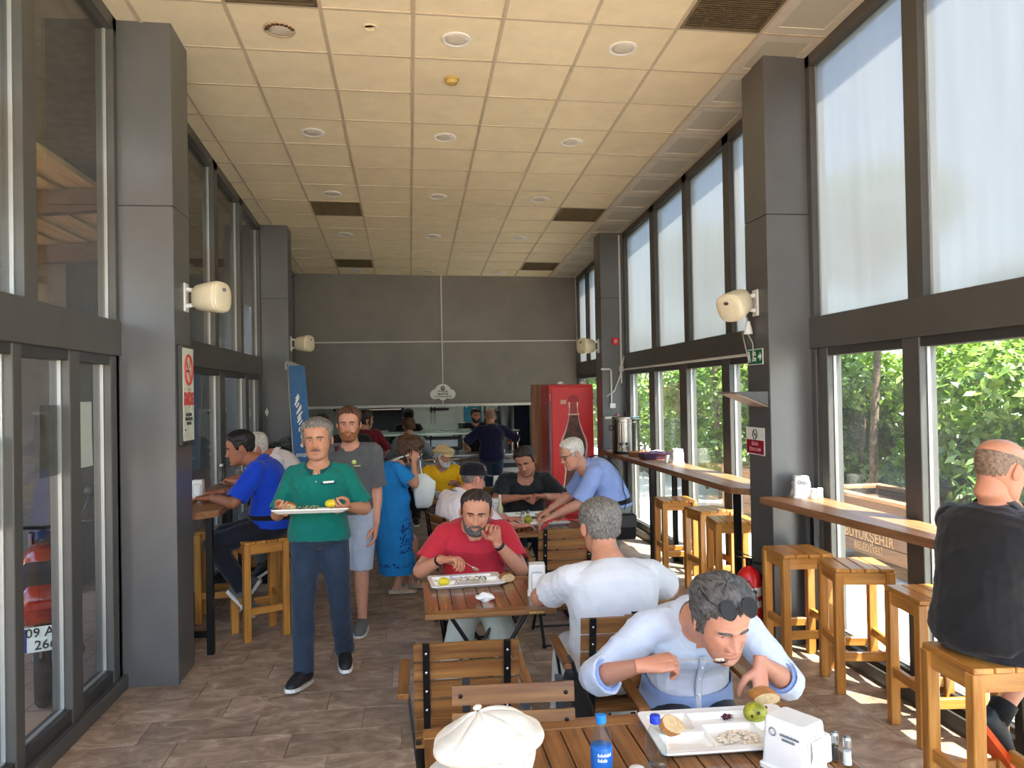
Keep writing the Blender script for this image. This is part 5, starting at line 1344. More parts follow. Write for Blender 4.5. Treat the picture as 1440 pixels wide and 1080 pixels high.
obj('front_panel', MB().box((-0.42, -0.185, 0.12), (0.30, -0.178, 0.60)), mat('pale_steel', (190, 188, 182)), t)
for a in (-0.40, 0.28):
    for b in (-0.16, 0.16): obj('upright', MB().tube([(a, b, 0.04), (a, b, 0.62)], 0.012, 8).sphere((a, b, 0.03), 0.03, 8, 6), CHROME, t)
t = thing('ornament_wheel', 'pale openwork wheel ornament leaning on the counter behind the beige flat cap', 'ornament', (0.63, KY0 - 0.44, 0.622))
mb = MB()
for r in (0.10, 0.045): mb.tube([(r * math.cos(a), 0, 0.115 + r * math.sin(a)) for a in np.linspace(0, 2 * PI, 22, endpoint=False)], 0.010, 6, closed=True, ref=(0, 1, 0))
obj('ring', mb, PAPER, t)
for k in range(8): obj('spoke', MB().bar((0, 0, 0.115), (0.1 * math.cos(k * PI / 4), 0, 0.115 + 0.1 * math.sin(k * PI / 4)), 0.012, 0.01, (0, 1, 0)), PAPER, t)
# fittings on the kitchen's rear wall
t = thing('knife_rack', 'dark magnetic knife rack on the pale kitchen wall', 'knife rack', (0.64, 16.598, 1.58))
obj('rail', MB().box((-0.20, -0.02, -0.025), (0.20, 0, 0.025), 0, 0.004), BLACKP, t)
for k, (x, l) in enumerate(((-0.17, 0.26), (-0.10, 0.24))):
    f = obj('blade', MB().prism([(x - 0.02, -0.06), (x + 0.02, -0.06), (x + 0.012, -0.06 - l), (x - 0.014, -0.04 - l)], -0.026, -0.022, 'y'), STEEL_R, t); obj('knife_handle', MB().box((x - 0.016, -0.034, -0.07), (x + 0.016, -0.018, 0.06), 0, 0.004), BLACKP, f)
t = thing('kitchen_poster', 'bright blue panel on the pale kitchen wall behind the men at the counter', 'poster', (1.35, 16.598, 1.45))
obj('panel', MB().box((-0.19, -0.015, -0.28), (0.19, 0, 0.28), 0, 0.006), mat('blue_panel', (24, 130, 172), 0.35, 0, 0.06), t); obj('white_motif', MB().tube([(-0.15, -0.016, 0.16), (-0.05, -0.016, 0.21), (0.06, -0.016, 0.20)], 0.014, 6), WHITE_P, t)
t = thing('cooking_hood', 'dark extractor hood over the range at the back of the kitchen', 'hood', (-0.85, 15.6, 1.05))
obj('canopy', MB().prism([(-0.6, 0.55), (0.75, 0.55), (0.75, 1.5), (-0.6, 1.5)], -0.3, 0.9, 'y'), mat('hood_dark', (22, 26, 36), 0.35, 0.4), t)
obj('light_strip', MB().box((-0.55, -0.31, 0.56), (0.7, -0.30, 0.585)), STEEL, t)
obj('splash_panel', MB().box((-0.6, 0.88, -1.0), (0.75, 0.92, 0.55)), mat('hood_dark', (22, 26, 36)), t)
t = thing('cooking_range', 'dark steel cooking range under the extractor hood', 'range', (-0.85, 15.9, 0))
obj('body', MB().box((-0.6, -0.2, 0.05), (0.75, 0.5, 0.9), 0, 0.01), STEEL_R, t); obj('oven_door', MB().box((-0.5, -0.22, 0.15), (0.65, -0.2, 0.7), 0, 0.006), BLACKP, t); obj('hob', MB().box((-0.6, -0.2, 0.9), (0.75, 0.5, 0.93)), BLACKP, t)
t = thing('shelf_rack', 'dark rack of shelves with crockery against the kitchen wall', 'shelf rack', (1.72, 16.35, 0))
for k in range(7): obj('shelf', MB().box((-0.16, -0.2, 0.3 + k * 0.2), (0.16, 0.2, 0.32 + k * 0.2)), mat('hood_dark', (22, 26, 36)), t)
for a in (-0.15, 0.15): obj('upright', MB().box((a - 0.015, -0.2, 0), (a + 0.015, -0.17, 1.75)), BLACKM, t)
for k in range(6):
    tag(obj('crockery_stack', MB().lathe([(0.06, 0), (0.08, 0.02), (0.085, 0.06), (0.08, 0.065), (0.003, 0.06)], 14), PORC, None, (1.66 + 0.09 * (k % 2), 16.32, 0.5205 + 0.2 * k)), 'stack of white crockery on the %s shelf of the dark rack' % ('second lowest', 'third lowest', 'middle', 'third highest', 'second highest', 'topmost')[k], 'crockery', 'crockery on the shelf rack')
t = thing('cold_cabinet', 'tall dark glass-fronted cold cabinet beside the kitchen doorway', 'cabinet', (2.2, 15.4, 0))
obj('carcass', MB().box((-0.16, 0, 0), (0.30, 0.6, 2.1), 0, 0.01), mat('cabinet_dark', (40, 44, 52), 0.3, 0.3), t); obj('door', MB().box((-0.14, -0.02, 0.1), (0.28, 0, 2.05), 0, 0.004), mat('dark_blue_glass', (30, 40, 58), 0.1), t); obj('door_frame', MB().box((-0.16, -0.03, 0), (-0.12, 0, 2.1)), STEEL, t)
t = thing('kitchen_door_post', 'pale upright post beside the shelf rack in the kitchen', 'post', (1.93, 15.9, 0))
obj('post', MB().box((-0.05, 0, 0), (0.05, 0.1, 2.68), 0, 0.005), STEEL_R, t); obj('foot_plate', MB().box((-0.07, -0.02, 0), (0.07, 0.12, 0.01)), STEEL_R, t)
t = thing('paper_dispenser', 'small dark green dispenser on the pale kitchen wall', 'dispenser', (1.12, 16.595, 1.22))
obj('body', MB().box((-0.08, -0.08, -0.08), (0.08, 0, 0.06), 0, 0.012), mat('dark_green', (48, 70, 66), 0.5), t); obj('top_strip', MB().box((-0.09, -0.085, 0.06), (0.09, 0, 0.08)), STEEL, t)
LAMP = mat('tube_lamp', (255, 246, 226), 0.5, emit=24.0)
for x in (-0.9, 1.1):
    t = thing('kitchen_lamp', 'tube lamp under the kitchen ceiling %s' % ('over the range' if x < 0 else 'over the cold side'), 'lamp', (x, 14.9, 2.69), 0, 'kitchen tube lamps')
    obj('fitting', MB().box((-0.62, -0.06, -0.03), (0.62, 0.06, 0.0), 0, 0.006), WHITE, t); obj('tube', MB().tube([(-0.58, 0, -0.05), (0.58, 0, -0.05)], 0.018, 8), LAMP, t)
# cloud-shaped plaque on the wall over the hatch
t = thing('wall_plaque', 'white cloud-shaped municipal plaque over the kitchen hatch', 'sign', (0.585, YB - 0.016, 1.90))
pts = []
for cx_, cz_, r, a0, a1 in ((0.13, -0.005, 0.085, -80, 70), (0.0, 0.04, 0.135, 20, 160), (-0.13, -0.005, 0.085, 110, 260), (0.0, -0.04, 0.07, 210, 330)):
    for a in np.linspace(math.radians(a0), math.radians(a1), 9): pts.append((cx_ + r * math.cos(a) * 1.05, cz_ + r * math.sin(a)))
obj('board', MB().prism(pts, -0.012, 0.0, 'y'), WHITE_P, t)
mb = MB().tube([(0.03 * math.cos(a), -0.013, 0.10 + 0.03 * math.sin(a)) for a in np.linspace(0, 2 * PI, 18, endpoint=False)], 0.009, 5, closed=True, ref=(0, 1, 0))
mb.prism([(-0.02, 0.115), (0.0, 0.10), (0.02, 0.115), (0.007, 0.09), (0.01, 0.075), (-0.01, 0.075), (-0.007, 0.09)], -0.016, -0.012, 'y')
obj('round_emblem', mb, DARK_P, t)
RB = Euler((PI / 2, 0, 0))
lettering('BÜYÜKŞEHİR', 0.036, DARK_P, t, (0, -0.0135, 0.045), RB, 0.75, 0.001)
lettering('BELEDİYESİ', 0.042, DARK_P, t, (0, -0.0135, -0.002), RB, 0.85, 0.0015)
lettering('SOSYAL TESİSLERİ MÜDÜRLÜĞÜ', 0.024, DARK_P, t, (0, -0.0135, -0.045), RB, 0.85, 0.001)
# security camera, banner, palm, sticker
t = thing('security_camera', 'small white security camera on the far pillar above the blue banner', 'camera', (PL - 0.02, Y2 - 0.002, 2.30))
obj('mount', MB().box((-0.03, -0.03, -0.05), (0.03, 0, 0.05), 0, 0.005).tube([(0, -0.03, 0.0), (0.05, -0.09, 0.0)], 0.012, 8), WHITE, t)
obj('body', MB().bar((0.02, -0.06, 0.03), (0.16, -0.20, -0.03), 0.07, 0.065), WHITE, t); obj('lens', MB().bar((0.155, -0.195, -0.027), (0.18, -0.22, -0.038), 0.06, 0.055), BLACKP, t)
t = thing('feather_banner', 'narrow blue feather banner with white motif beside the far pillar on the door side', 'banner', (-1.34, 9.62, 0))
BLUEB = mat('banner_blue', (56, 104, 152), 0.7, 0, 0.05, 5)
mb = MB(); n = 24; L0 = []; L1 = []
for i in range(n):
    u = i / (n - 1); z = 0.30 + u * 1.97
    xl = 0.0 - 0.085 * u; xr_ = 0.19 * (1 - 0.15 * u) - 0.07 * u + 0.02 * math.sin(u * 3)
    L0.append((xl, 0.02 * math.sin(u * 6), z)); L1.append((xr_, 0.02 * math.sin(u * 6 + 1.2) + 0.02, z))
V = L0 + L1 + [(a, b + 0.004, c) for a, b, c in L0] + [(a, b + 0.004, c) for a, b, c in L1]
F = [(i, n + i, n + i + 1, i + 1) for i in range(n - 1)] + [(2 * n + i, 2 * n + i + 1, 3 * n + i + 1, 3 * n + i) for i in range(n - 1)]
mb.add(V, F); obj('cloth', mb, BLUEB, t, smooth=True)
obj('pole', MB().tube([(-0.01, 0.03, 0), (-0.01, 0.03, 0.3), (-0.10, 0.03, 2.30)], 0.012, 8), STEEL_R, t)
obj('foot', MB().lathe([(0.16, 0), (0.16, 0.02), (0.03, 0.035), (0.014, 0.12)], 20), BLACKM, t)
mb = MB(); g = np.random.default_rng(8)
for k in range(16):
    zz = 1.50 + k * 0.026; x = 0.06 - 0.06 * (k / 16) + g.uniform(-.02, .02); l = g.uniform(0.02, 0.06)
    mb.bar((x - l * .5, -0.022, zz - .02), (x + l * .6, -0.020, zz + 0.035), 0.016, 0.002, (0, 1, 0))
obj('white_motif', mb, WHITE_P, t)
lettering('BÜYÜKŞEHİR', 0.052, WHITE_P, t, (0.07, -0.024, 1.19), RB, 0.5, 0.001); lettering('BELEDİYESİ', 0.05, WHITE_P, t, (0.075, -0.024, 1.08), RB, 0.42, 0.001)
obj('white_dots', MB().sphere((0.06, -0.022, 1.31), (0.02, 0.003, 0.025), 8, 6).sphere((0.055, -0.022, 1.42), (0.008, 0.003, 0.03), 8, 6), WHITE_P, t)
t = thing('potted_palm', 'dark green potted palm in the corner by the blue banner', 'plant', (-1.66, 9.85, 1.06))
obj('pot', MB().lathe([(0.07, 0), (0.09, 0.01), (0.11, 0.17), (0.115, 0.18), (0.10, 0.175), (0.003, 0.165)], 18), mat('pot_brown', (66, 46, 36), 0.7), t)
g = np.random.default_rng(12)
for k in range(16):
    a = g.uniform(0, 2 * PI); ln = g.uniform(0.24, 0.42); up = g.uniform(0.3, 1.2)
    mb = MB(); P_ = []
    for i in range(7):
        u = i / 6; r = ln * u * math.cos(up * (1 - .5 * u)); z = 0.16 + ln * (u * math.sin(up) - 0.55 * u * u * 0.8)
        P_.append((r * math.cos(a), r * math.sin(a), z))
    mb.tube(P_, 0.004, 5)
    for i in range(1, 7):
        d = np.array((-math.sin(a), math.cos(a), 0)); q = np.array(P_[i]); f = np.array((math.cos(a), math.sin(a), -0.25))
        for s_ in (-1, 1):
            e = q + d * s_ * 0.085 + f * 0.05
            mb.add([q, q + f * 0.022, e, ], [(0, 1, 2)])
    obj('frond', mb, LEAF_P, t)
t = tag(obj('wall_sticker', MB().prism([(0.0, 0.06), (0.026, 0.0), (0.0, -0.06), (-0.026, 0.0)], -0.003, -0.0005, 'y'), WHITE_P, None, (-1.83, Y2, 1.70)), 'small white diamond sticker on the far pillar of the door side', 'sticker')
# ------------------------------------------------------------------ people: one continuous body each, clothes and hair as children
def nrm(a): a = np.asarray(a, float); return a / (np.linalg.norm(a) + 1e-12)
def lerp(a, b, t): return np.asarray(a, float) * (1 - t) + np.asarray(b, float) * t
def sstep(x, a, b): t = np.clip((x - a) / (b - a), 0, 1); return t * t * (3 - 2 * t)

def mesh_arrays(me):
    n = len(me.vertices); V = np.zeros(n * 3); me.vertices.foreach_get('co', V)
    k = len(me.polygons); lt = np.zeros(k, np.int32); me.polygons.foreach_get('loop_total', lt)
    li = np.zeros(len(me.loops), np.int32); me.loops.foreach_get('vertex_index', li)
    return V.reshape(-1, 3), li, lt
def fuse(mb, voxel, smooth=4, fac=0.5):
    """Grow the separate lofts into one continuous skin."""
    me = mb.mesh('tmp', [])
    o = bpy.data.objects.new('tmp', me); COL.objects.link(o)
    r = o.modifiers.new('r', 'REMESH'); r.mode = 'VOXEL'; r.voxel_size = voxel; r.adaptivity = 0.0
    if smooth: s = o.modifiers.new('s', 'SMOOTH'); s.factor = fac; s.iterations = smooth
    dg = bpy.context.evaluated_depsgraph_get()
    m2 = bpy.data.meshes.new_from_object(o.evaluated_get(dg))
    out = mesh_arrays(m2)
    bpy.data.objects.remove(o); bpy.data.meshes.remove(me); bpy.data.meshes.remove(m2)
    return out
def join_arrays(*ps):
    V = []; L = []; T = []; n = 0
    for v, l, t in ps:
        V.append(v); L.append(l + n); T.append(t); n += len(v)
    return np.concatenate(V), np.concatenate(L), np.concatenate(T)
def arr_mesh(name, arr, mats, tint=None, mi=None, flip=False):
    V, L, T = arr
    me = bpy.data.meshes.new(name)
    me.vertices.add(len(V)); me.vertices.foreach_set('co', V.astype(np.float32).ravel())
    me.loops.add(len(L)); me.loops.foreach_set('vertex_index', L.astype(np.int32))
    me.polygons.add(len(T)); st = np.concatenate([[0], np.cumsum(T)[:-1]]).astype(np.int32)
    me.polygons.foreach_set('loop_start', st); me.polygons.foreach_set('loop_total', T.astype(np.int32))
    for m in (mats if isinstance(mats, (list, tuple)) else [mats]): me.materials.append(m)
    if mi is not None: me.polygons.foreach_set('material_index', mi.astype(np.int32))
    me.polygons.foreach_set('use_smooth', np.ones(len(T), bool))
    me.update(); me.validate()
    if tint is not None:
        at = me.attributes.new('tint', 'FLOAT_COLOR', 'POINT')
        c = np.ones((len(V), 4), np.float32); c[:, :3] = tint; at.data.foreach_set('color', c.ravel())
    return me
def wrinkle(arr, amp, freq, seed, stretch=(1, 1, 1)):
    """Fabric folds: push the surface along its normals by layered ridged waves."""
    V, L, T = arr
    me = arr_mesh('tmp', arr, [])
    N = np.zeros(len(V) * 3); me.vertices.foreach_get('normal', N); N = N.reshape(-1, 3); bpy.data.meshes.remove(me)
    g = np.random.default_rng(seed); X = V * np.array(stretch); d = np.zeros(len(V))
    for k in range(7):
        a = nrm(g.normal(size=3)) * freq * g.uniform(.5, 1.6); b = nrm(g.normal(size=3)) * freq * .5
        w_ = np.sin(X @ a + 1.6 * np.sin(X @ b + g.uniform(0, 6)) + g.uniform(0, 6))
        d += (1 - np.abs(w_)) ** 2 * g.uniform(.5, 1)
    d = d / 3.5 - 0.5
    return V + N * (1.7 * amp * d)[:, None], L, T

# --- head: a surface S(theta, z) with facial features, theta 0 at the nose
ZT = np.array([-.121, -.116, -.108, -.098, -.085, -.068, -.05, -.03, -.008, .012, .030, .048, .066, .082, .095, .105, .112, .1165, .118])
FT = np.array([.058, .073, .0835, .087, .0865, .0865, .0875, .088, .086, .088, .0915, .091, .0865, .077, .063, .046, .030, .014, .002])
BT = np.array([-.012, -.010, -.008, -.010, -.020, -.038, -.060, -.078, -.090, -.097, -.101, -.102, -.098, -.089, -.075, -.057, -.039, -.02, -.002])
WT = np.array([.012, .024, .0355, .0450, .0525, .0585, .0645, .0680, .0710, .0735, .0755, .0762, .0745, .0680, .0570, .0430, .0290, .0145, .002])
class Head:
    def __init__(s, c, yaw, pitch, roll, scale=1.0, jowl=0.0, nose=1.0, wide=1.0, lips=1.0):
        s.c = np.asarray(c, float)
        s.M = np.array(Matrix.Rotation(yaw, 3, 'Z') @ Matrix.Rotation(-pitch, 3, 'X') @ Matrix.Rotation(roll, 3, 'Y'))
        s.k = scale; s.j = jowl; s.n = nose; s.wd = wide; s.lp = lips
        z = np.linspace(ZT[0], ZT[-1], 500); ker = np.hanning(25); ker /= ker.sum()
        def sm(t):
            q = np.interp(z, ZT, t); p = np.pad(q, 12, 'edge'); r = np.convolve(p, ker, 'valid')
            e = sstep(z, .100, .114); return r * (1 - e) + q * e
        s.z = z; s.f, s.b, s.w = sm(FT), sm(BT), sm(WT)
    def S(s, th, z):
        z = np.asarray(z, float); th = np.asarray(th, float)
        f, b, w_ = np.interp(z, s.z, s.f), np.interp(z, s.z, s.b), np.interp(z, s.z, s.w) * s.wd
        w_ = w_ + s.j * 0.006 * np.exp(-((z + .085) / .03) ** 2); f = f + s.j * .004 * np.exp(-((z + .11) / .02) ** 2)
        e = 2 / 2.25
        x = w_ * np.sign(np.sin(th)) * np.abs(np.sin(th)) ** e
        cc = np.cos(th); y = (f + b) / 2 + (f - b) / 2 * np.sign(cc) * np.abs(cc) ** e
        g = lambda a, c_, q: np.exp(-((a - c_) / q) ** 2)
        fr = sstep(np.cos(th), 0.05, 0.5); ax = np.abs(x); d = 0 * x
        rz = np.clip((0.022 - z) / 0.055, 0, 1)                                  # 0 at the bridge, 1 at the tip
        ridge = np.where((z < .022) & (z > -.0345), rz ** 1.2, 0) + np.where(z <= -.0345, g(z, -.0345, .0075), 0)
        d += s.n * .0265 * ridge * g(ax, 0, .0085 + .0045 * rz) + .004 * g(z, .012, .02) * g(ax, 0, .012)
        d += s.n * .0105 * g(ax, .0150, .0065) * g(z, -.035, .0075)              # nostril wings
        d -= .0105 * g(ax, .031, .0155) * g(z, .004, .0115)                      # eye sockets
        d -= .004 * g(ax, .016, .006) * g(z, .004, .010)
        d += .0055 * g(ax, .030, .020) * g(z, .0235, .0075) + .003 * g(ax, 0, .014) * g(z, .023, .008)
        d += .0050 * g(ax, .044, .016) * g(z, -.020, .016)                       # cheekbones
        d -= .0025 * g(ax, .040, .012) * g(z, -.056, .016) * (1 - s.j)
        d += s.lp * .0062 * g(ax, 0, .021) * g(z, -.0605, .0050) + s.lp * .0068 * g(ax, 0, .018) * g(z, -.0725, .0055)
        d -= .0040 * g(ax, 0, .023) * g(z, -.0668, .0021) + .0030 * g(ax, 0, .016) * g(z, -.0825, .005)
        d -= .0018 * g(ax, 0, .004) * g(z, -.050, .008)
        d += .0050 * g(ax, 0, .017) * g(z, -.098, .011)
        d -= .0022 * g(ax, .026, .006) * g(z, -.050 - (ax - .026) * .8, .012)    # smile folds
        y = y + d * fr
        return np.stack([x, y, z], -1)
    def toW(s, p): return s.c + (np.asarray(p, float) * s.k) @ s.M.T
    def grid(s, nt, nz):
        u = np.linspace(-1, 1, nt, endpoint=False); th = PI * np.sign(u) * np.abs(u) ** 1.3
        v = np.linspace(0, 1, nz); z = ZT[0] + (ZT[-1] - ZT[0]) * (0.5 - 0.5 * np.cos(PI * np.clip(v * .92 + .08, 0, 1))) if False else np.interp(v, [0, .08, .72, 1], [ZT[0], -.112, .055, ZT[-1]])
        TH, Z = np.meshgrid(th, z); P = s.S(TH, Z)
        i, j = np.meshgrid(np.arange(nt), np.arange(nz - 1)); a = j * nt + i; b = j * nt + (i + 1) % nt
        L = np.stack([a, b, b + nt, a + nt], -1).reshape(-1); T = np.full(nt * (nz - 1), 4)
        V = P.reshape(-1, 3)
        L = np.concatenate([L, np.arange(nt)[::-1], np.arange(nt) + nt * (nz - 1)]); T = np.concatenate([T, [nt, nt]])
        return V, L, T
    def patch(s, th, z, off, m=0.0):
        """A shell lifted off the head by off(theta, z, x); faces sunk below -m everywhere are dropped."""
        TH, Z = np.meshgrid(th, z); P = s.S(TH, Z)
        e = 1e-3; du = s.S(TH + e, Z) - s.S(TH - e, Z); dv = s.S(TH, np.minimum(Z + e, ZT[-1])) - s.S(TH, np.maximum(Z - e, ZT[0]))
        N = np.cross(dv, du); ln = np.linalg.norm(N, axis=-1, keepdims=True); N = N / (ln + 1e-12)
        cen = np.array([0, -.005, .0]); flip = np.sum(N * (P - cen), -1, keepdims=True) < 0; N = np.where(flip, -N, N)
        rad = P - np.array([0, -.008, .015]); rad /= np.linalg.norm(rad, axis=-1, keepdims=True) + 1e-9
        N = N * .5 + rad * .5
        s.P = P; O = off(TH, Z, P[..., 0]); Q = P + N * O[..., None]
        nz, nt = TH.shape; i, j = np.meshgrid(np.arange(nt - 1), np.arange(nz - 1)); a = j * nt + i
        F = np.stack([a, a + 1, a + nt + 1, a + nt], -1).reshape(-1, 4); Of = O.reshape(-1)
        F = F[(Of[F] > -m).any(1)]
        return s.toW(Q.reshape(-1, 3)), F.reshape(-1), np.full(len(F), 4)

SKIN = mat('skin', (255, 255, 255), 0.46, 0, 0.045, 30, 0.06, 220, attr='tint', sss=0.12, spec=0.35)
EYEW = mat('eye_white', (206, 196, 186), 0.2, 0, 0.02); IRIS = mat('dark_iris', (46, 30, 20), 0.15)
def hairm(name, c, d=None):
    m = mat(name, c, 0.5, 0, 0.24, 1, 0.4, dark=d, grain='y', spec=0.4)
    for nd in m.node_tree.nodes:
        if nd.type == 'MAPPING': nd.inputs['Scale'].default_value = (130, 26, 70)
    return m
H_GREY = hairm('grey_hair', (124, 120, 114), (70, 67, 63)); H_WHITE = hairm('white_hair', (206, 202, 194), (160, 155, 148)); H_BLACK = hairm('black_hair', (30, 26, 24), (12, 10, 10))
H_BROWN = hairm('brown_hair', (92, 62, 40), (46, 30, 20)); H_DARK = hairm('dark_brown_hair', (54, 40, 32), (24, 18, 15)); H_STEEL = hairm('steel_grey_hair', (92, 90, 88), (44, 42, 41)); H_GINGER = hairm('ginger_beard', (150, 96, 58), (104, 62, 36))
H_STUB = hairm('cropped_hair', (134, 112, 92), (96, 76, 60))

def limb_rings(pts, rad, ref, n=14, flat=1.0):
    P = [np.asarray(p, float) for p in pts]; rings = []; side = None; dd = []
    for i in range(len(P)):
        dd.append(nrm(P[min(i + 1, len(P) - 1)] - P[max(i - 1, 0)]))
    an = np.linspace(0, 2 * PI, n, endpoint=False)
    side = np.cross(dd[0], ref)
    if np.linalg.norm(side) < 1e-3: side = np.cross(dd[0], (0.3, 0.9, 0.1))
    def ring(c, d, r):
        nonlocal side
        side = nrm(side - d * (side @ d)); u = np.cross(side, d)
        rx, ry = (r if hasattr(r, '__len__') else (r, r * flat))
        return c + np.outer(np.cos(an), side) * rx + np.outer(np.sin(an), u) * ry
    r0 = rad[0]; a0 = r0[0] if hasattr(r0, '__len__') else r0
    r1 = rad[-1]; a1 = r1[0] if hasattr(r1, '__len__') else r1
    sc = lambda r, k: tuple(q * k for q in r) if hasattr(r, '__len__') else r * k
    for k in (.92, .6): rings.append(ring(P[0] - dd[0] * a0 * k, dd[0], sc(r0, math.sqrt(1 - k * k))))
    for p, d, r in zip(P, dd, rad): rings.append(ring(p, d, r))
    for k in (.6, .92): rings.append(ring(P[-1] + dd[-1] * a1 * k, dd[-1], sc(r1, math.sqrt(1 - k * k))))
    return rings
def chain(pts, rad, sub=4):
    """Round a joint path: points and radii resampled along a smooth curve."""
    P = np.array(pts, float); n = len(P); out = []; rr = []
    for i in range(n - 1):
        p0, p1, p2, p3 = P[max(i - 1, 0)], P[i], P[i + 1], P[min(i + 2, n - 1)]
        for t in np.linspace(0, 1, sub, endpoint=False):
            a = 0.35
            m1, m2 = (p2 - p0) * a, (p3 - p1) * a
            h = (2 * t ** 3 - 3 * t ** 2 + 1) * p1 + (t ** 3 - 2 * t * t + t) * m1 + (-2 * t ** 3 + 3 * t * t) * p2 + (t ** 3 - t * t) * m2
            out.append(h); rr.append(rad[i] * (1 - t) + rad[i + 1] * t)
    out.append(P[-1]); rr.append(rad[-1]); return out, rr
def ik(A, B, l1, l2, pole):
    A, B = np.asarray(A, float), np.asarray(B, float); d = B - A; D = np.linalg.norm(d)
    if D > (l1 + l2) * .995: k = D / ((l1 + l2) * .995); l1 *= k; l2 *= k
    if D < abs(l1 - l2) + .02: D = abs(l1 - l2) + .02
    d = nrm(d); a = (l1 * l1 - l2 * l2 + D * D) / (2 * D); h = math.sqrt(max(0, l1 * l1 - a * a))
    p = np.asarray(pole, float); p = p - d * (p @ d)
    return A + d * a + nrm(p) * h

def hand_mesh(W, d, n, right, curl, thumb=0.5, s=1.0, spread=0.05, vox=0.0034):
    d = nrm(d); n = nrm(n - d * (np.asarray(n, float) @ d)); th = np.cross(d, n) * (1 if right else -1)
    mb = MB(); P = lambda a, b, c: W + d * a * s + th * b * s + n * c * s
    an = np.linspace(0, 2 * PI, 14, endpoint=False)
    rings = []
    for a, w_, t_, o in ((-.03, .026, .021, 0), (-.005, .028, .020, 0), (.02, .034, .019, .002), (.05, .041, .0175, .002), (.08, .0415, .0145, .0), (.093, .038, .0115, .0)):
        rings.append([P(a, w_ * math.cos(q), o + t_ * math.sin(q)) for q in an])
    mb.loft(rings)
    mb.sphere(tuple(P(.03, .020, .010)), .017 * s, 10, 8)
    cs = curl if hasattr(curl, '__len__') else [curl] * 4
    for i, (off, L_, r) in enumerate(((.031, .074, .0092), (.0105, .082, .0095), (-.0105, .076, .0090), (-.030, .060, .0080))):
        c = cs[i]; p = P(.082, off, -.001); pts = [P(.062, off * .95, 0), p]; rad = [r * 1.05 * s, r * 1.08 * s]; ang = 0.0
        sp = (off / .031) * spread
        for q, (fr, cu) in enumerate(((.45, .85), (.31, 1.05), (.24, .7))):
            ang += c * cu
            dirv = d * math.cos(ang) * math.cos(sp) + n * math.sin(ang) + th * math.sin(sp) * math.cos(ang)
            p = p + nrm(dirv) * L_ * fr * s; pts.append(p); rad.append(r * (1.0 - .1 * (q + 1)) * s)
        mb.loft(limb_rings(pts, rad, n, 10))
    t0 = P(.022, .022, .004); k = thumb
    d1 = nrm(d * .55 + th * (.85 - .35 * k) + n * (.25 + .45 * k)); d2 = nrm(d * .85 + th * (.35 - .45 * k) + n * (.25 + .45 * k)); d3 = nrm(d * .95 + th * (.15 - .5 * k) + n * (.15 + .35 * k))
    pts = [t0, t0 + d1 * .040 * s, t0 + (d1 * .040 + d2 * .032) * s, t0 + (d1 * .040 + d2 * .032 + d3 * .026) * s]
    mb.loft(limb_rings(pts, [.0145 * s, .0125 * s, .0112 * s, .0088 * s], n, 10))
    return fuse(mb, vox, 2, .4), P

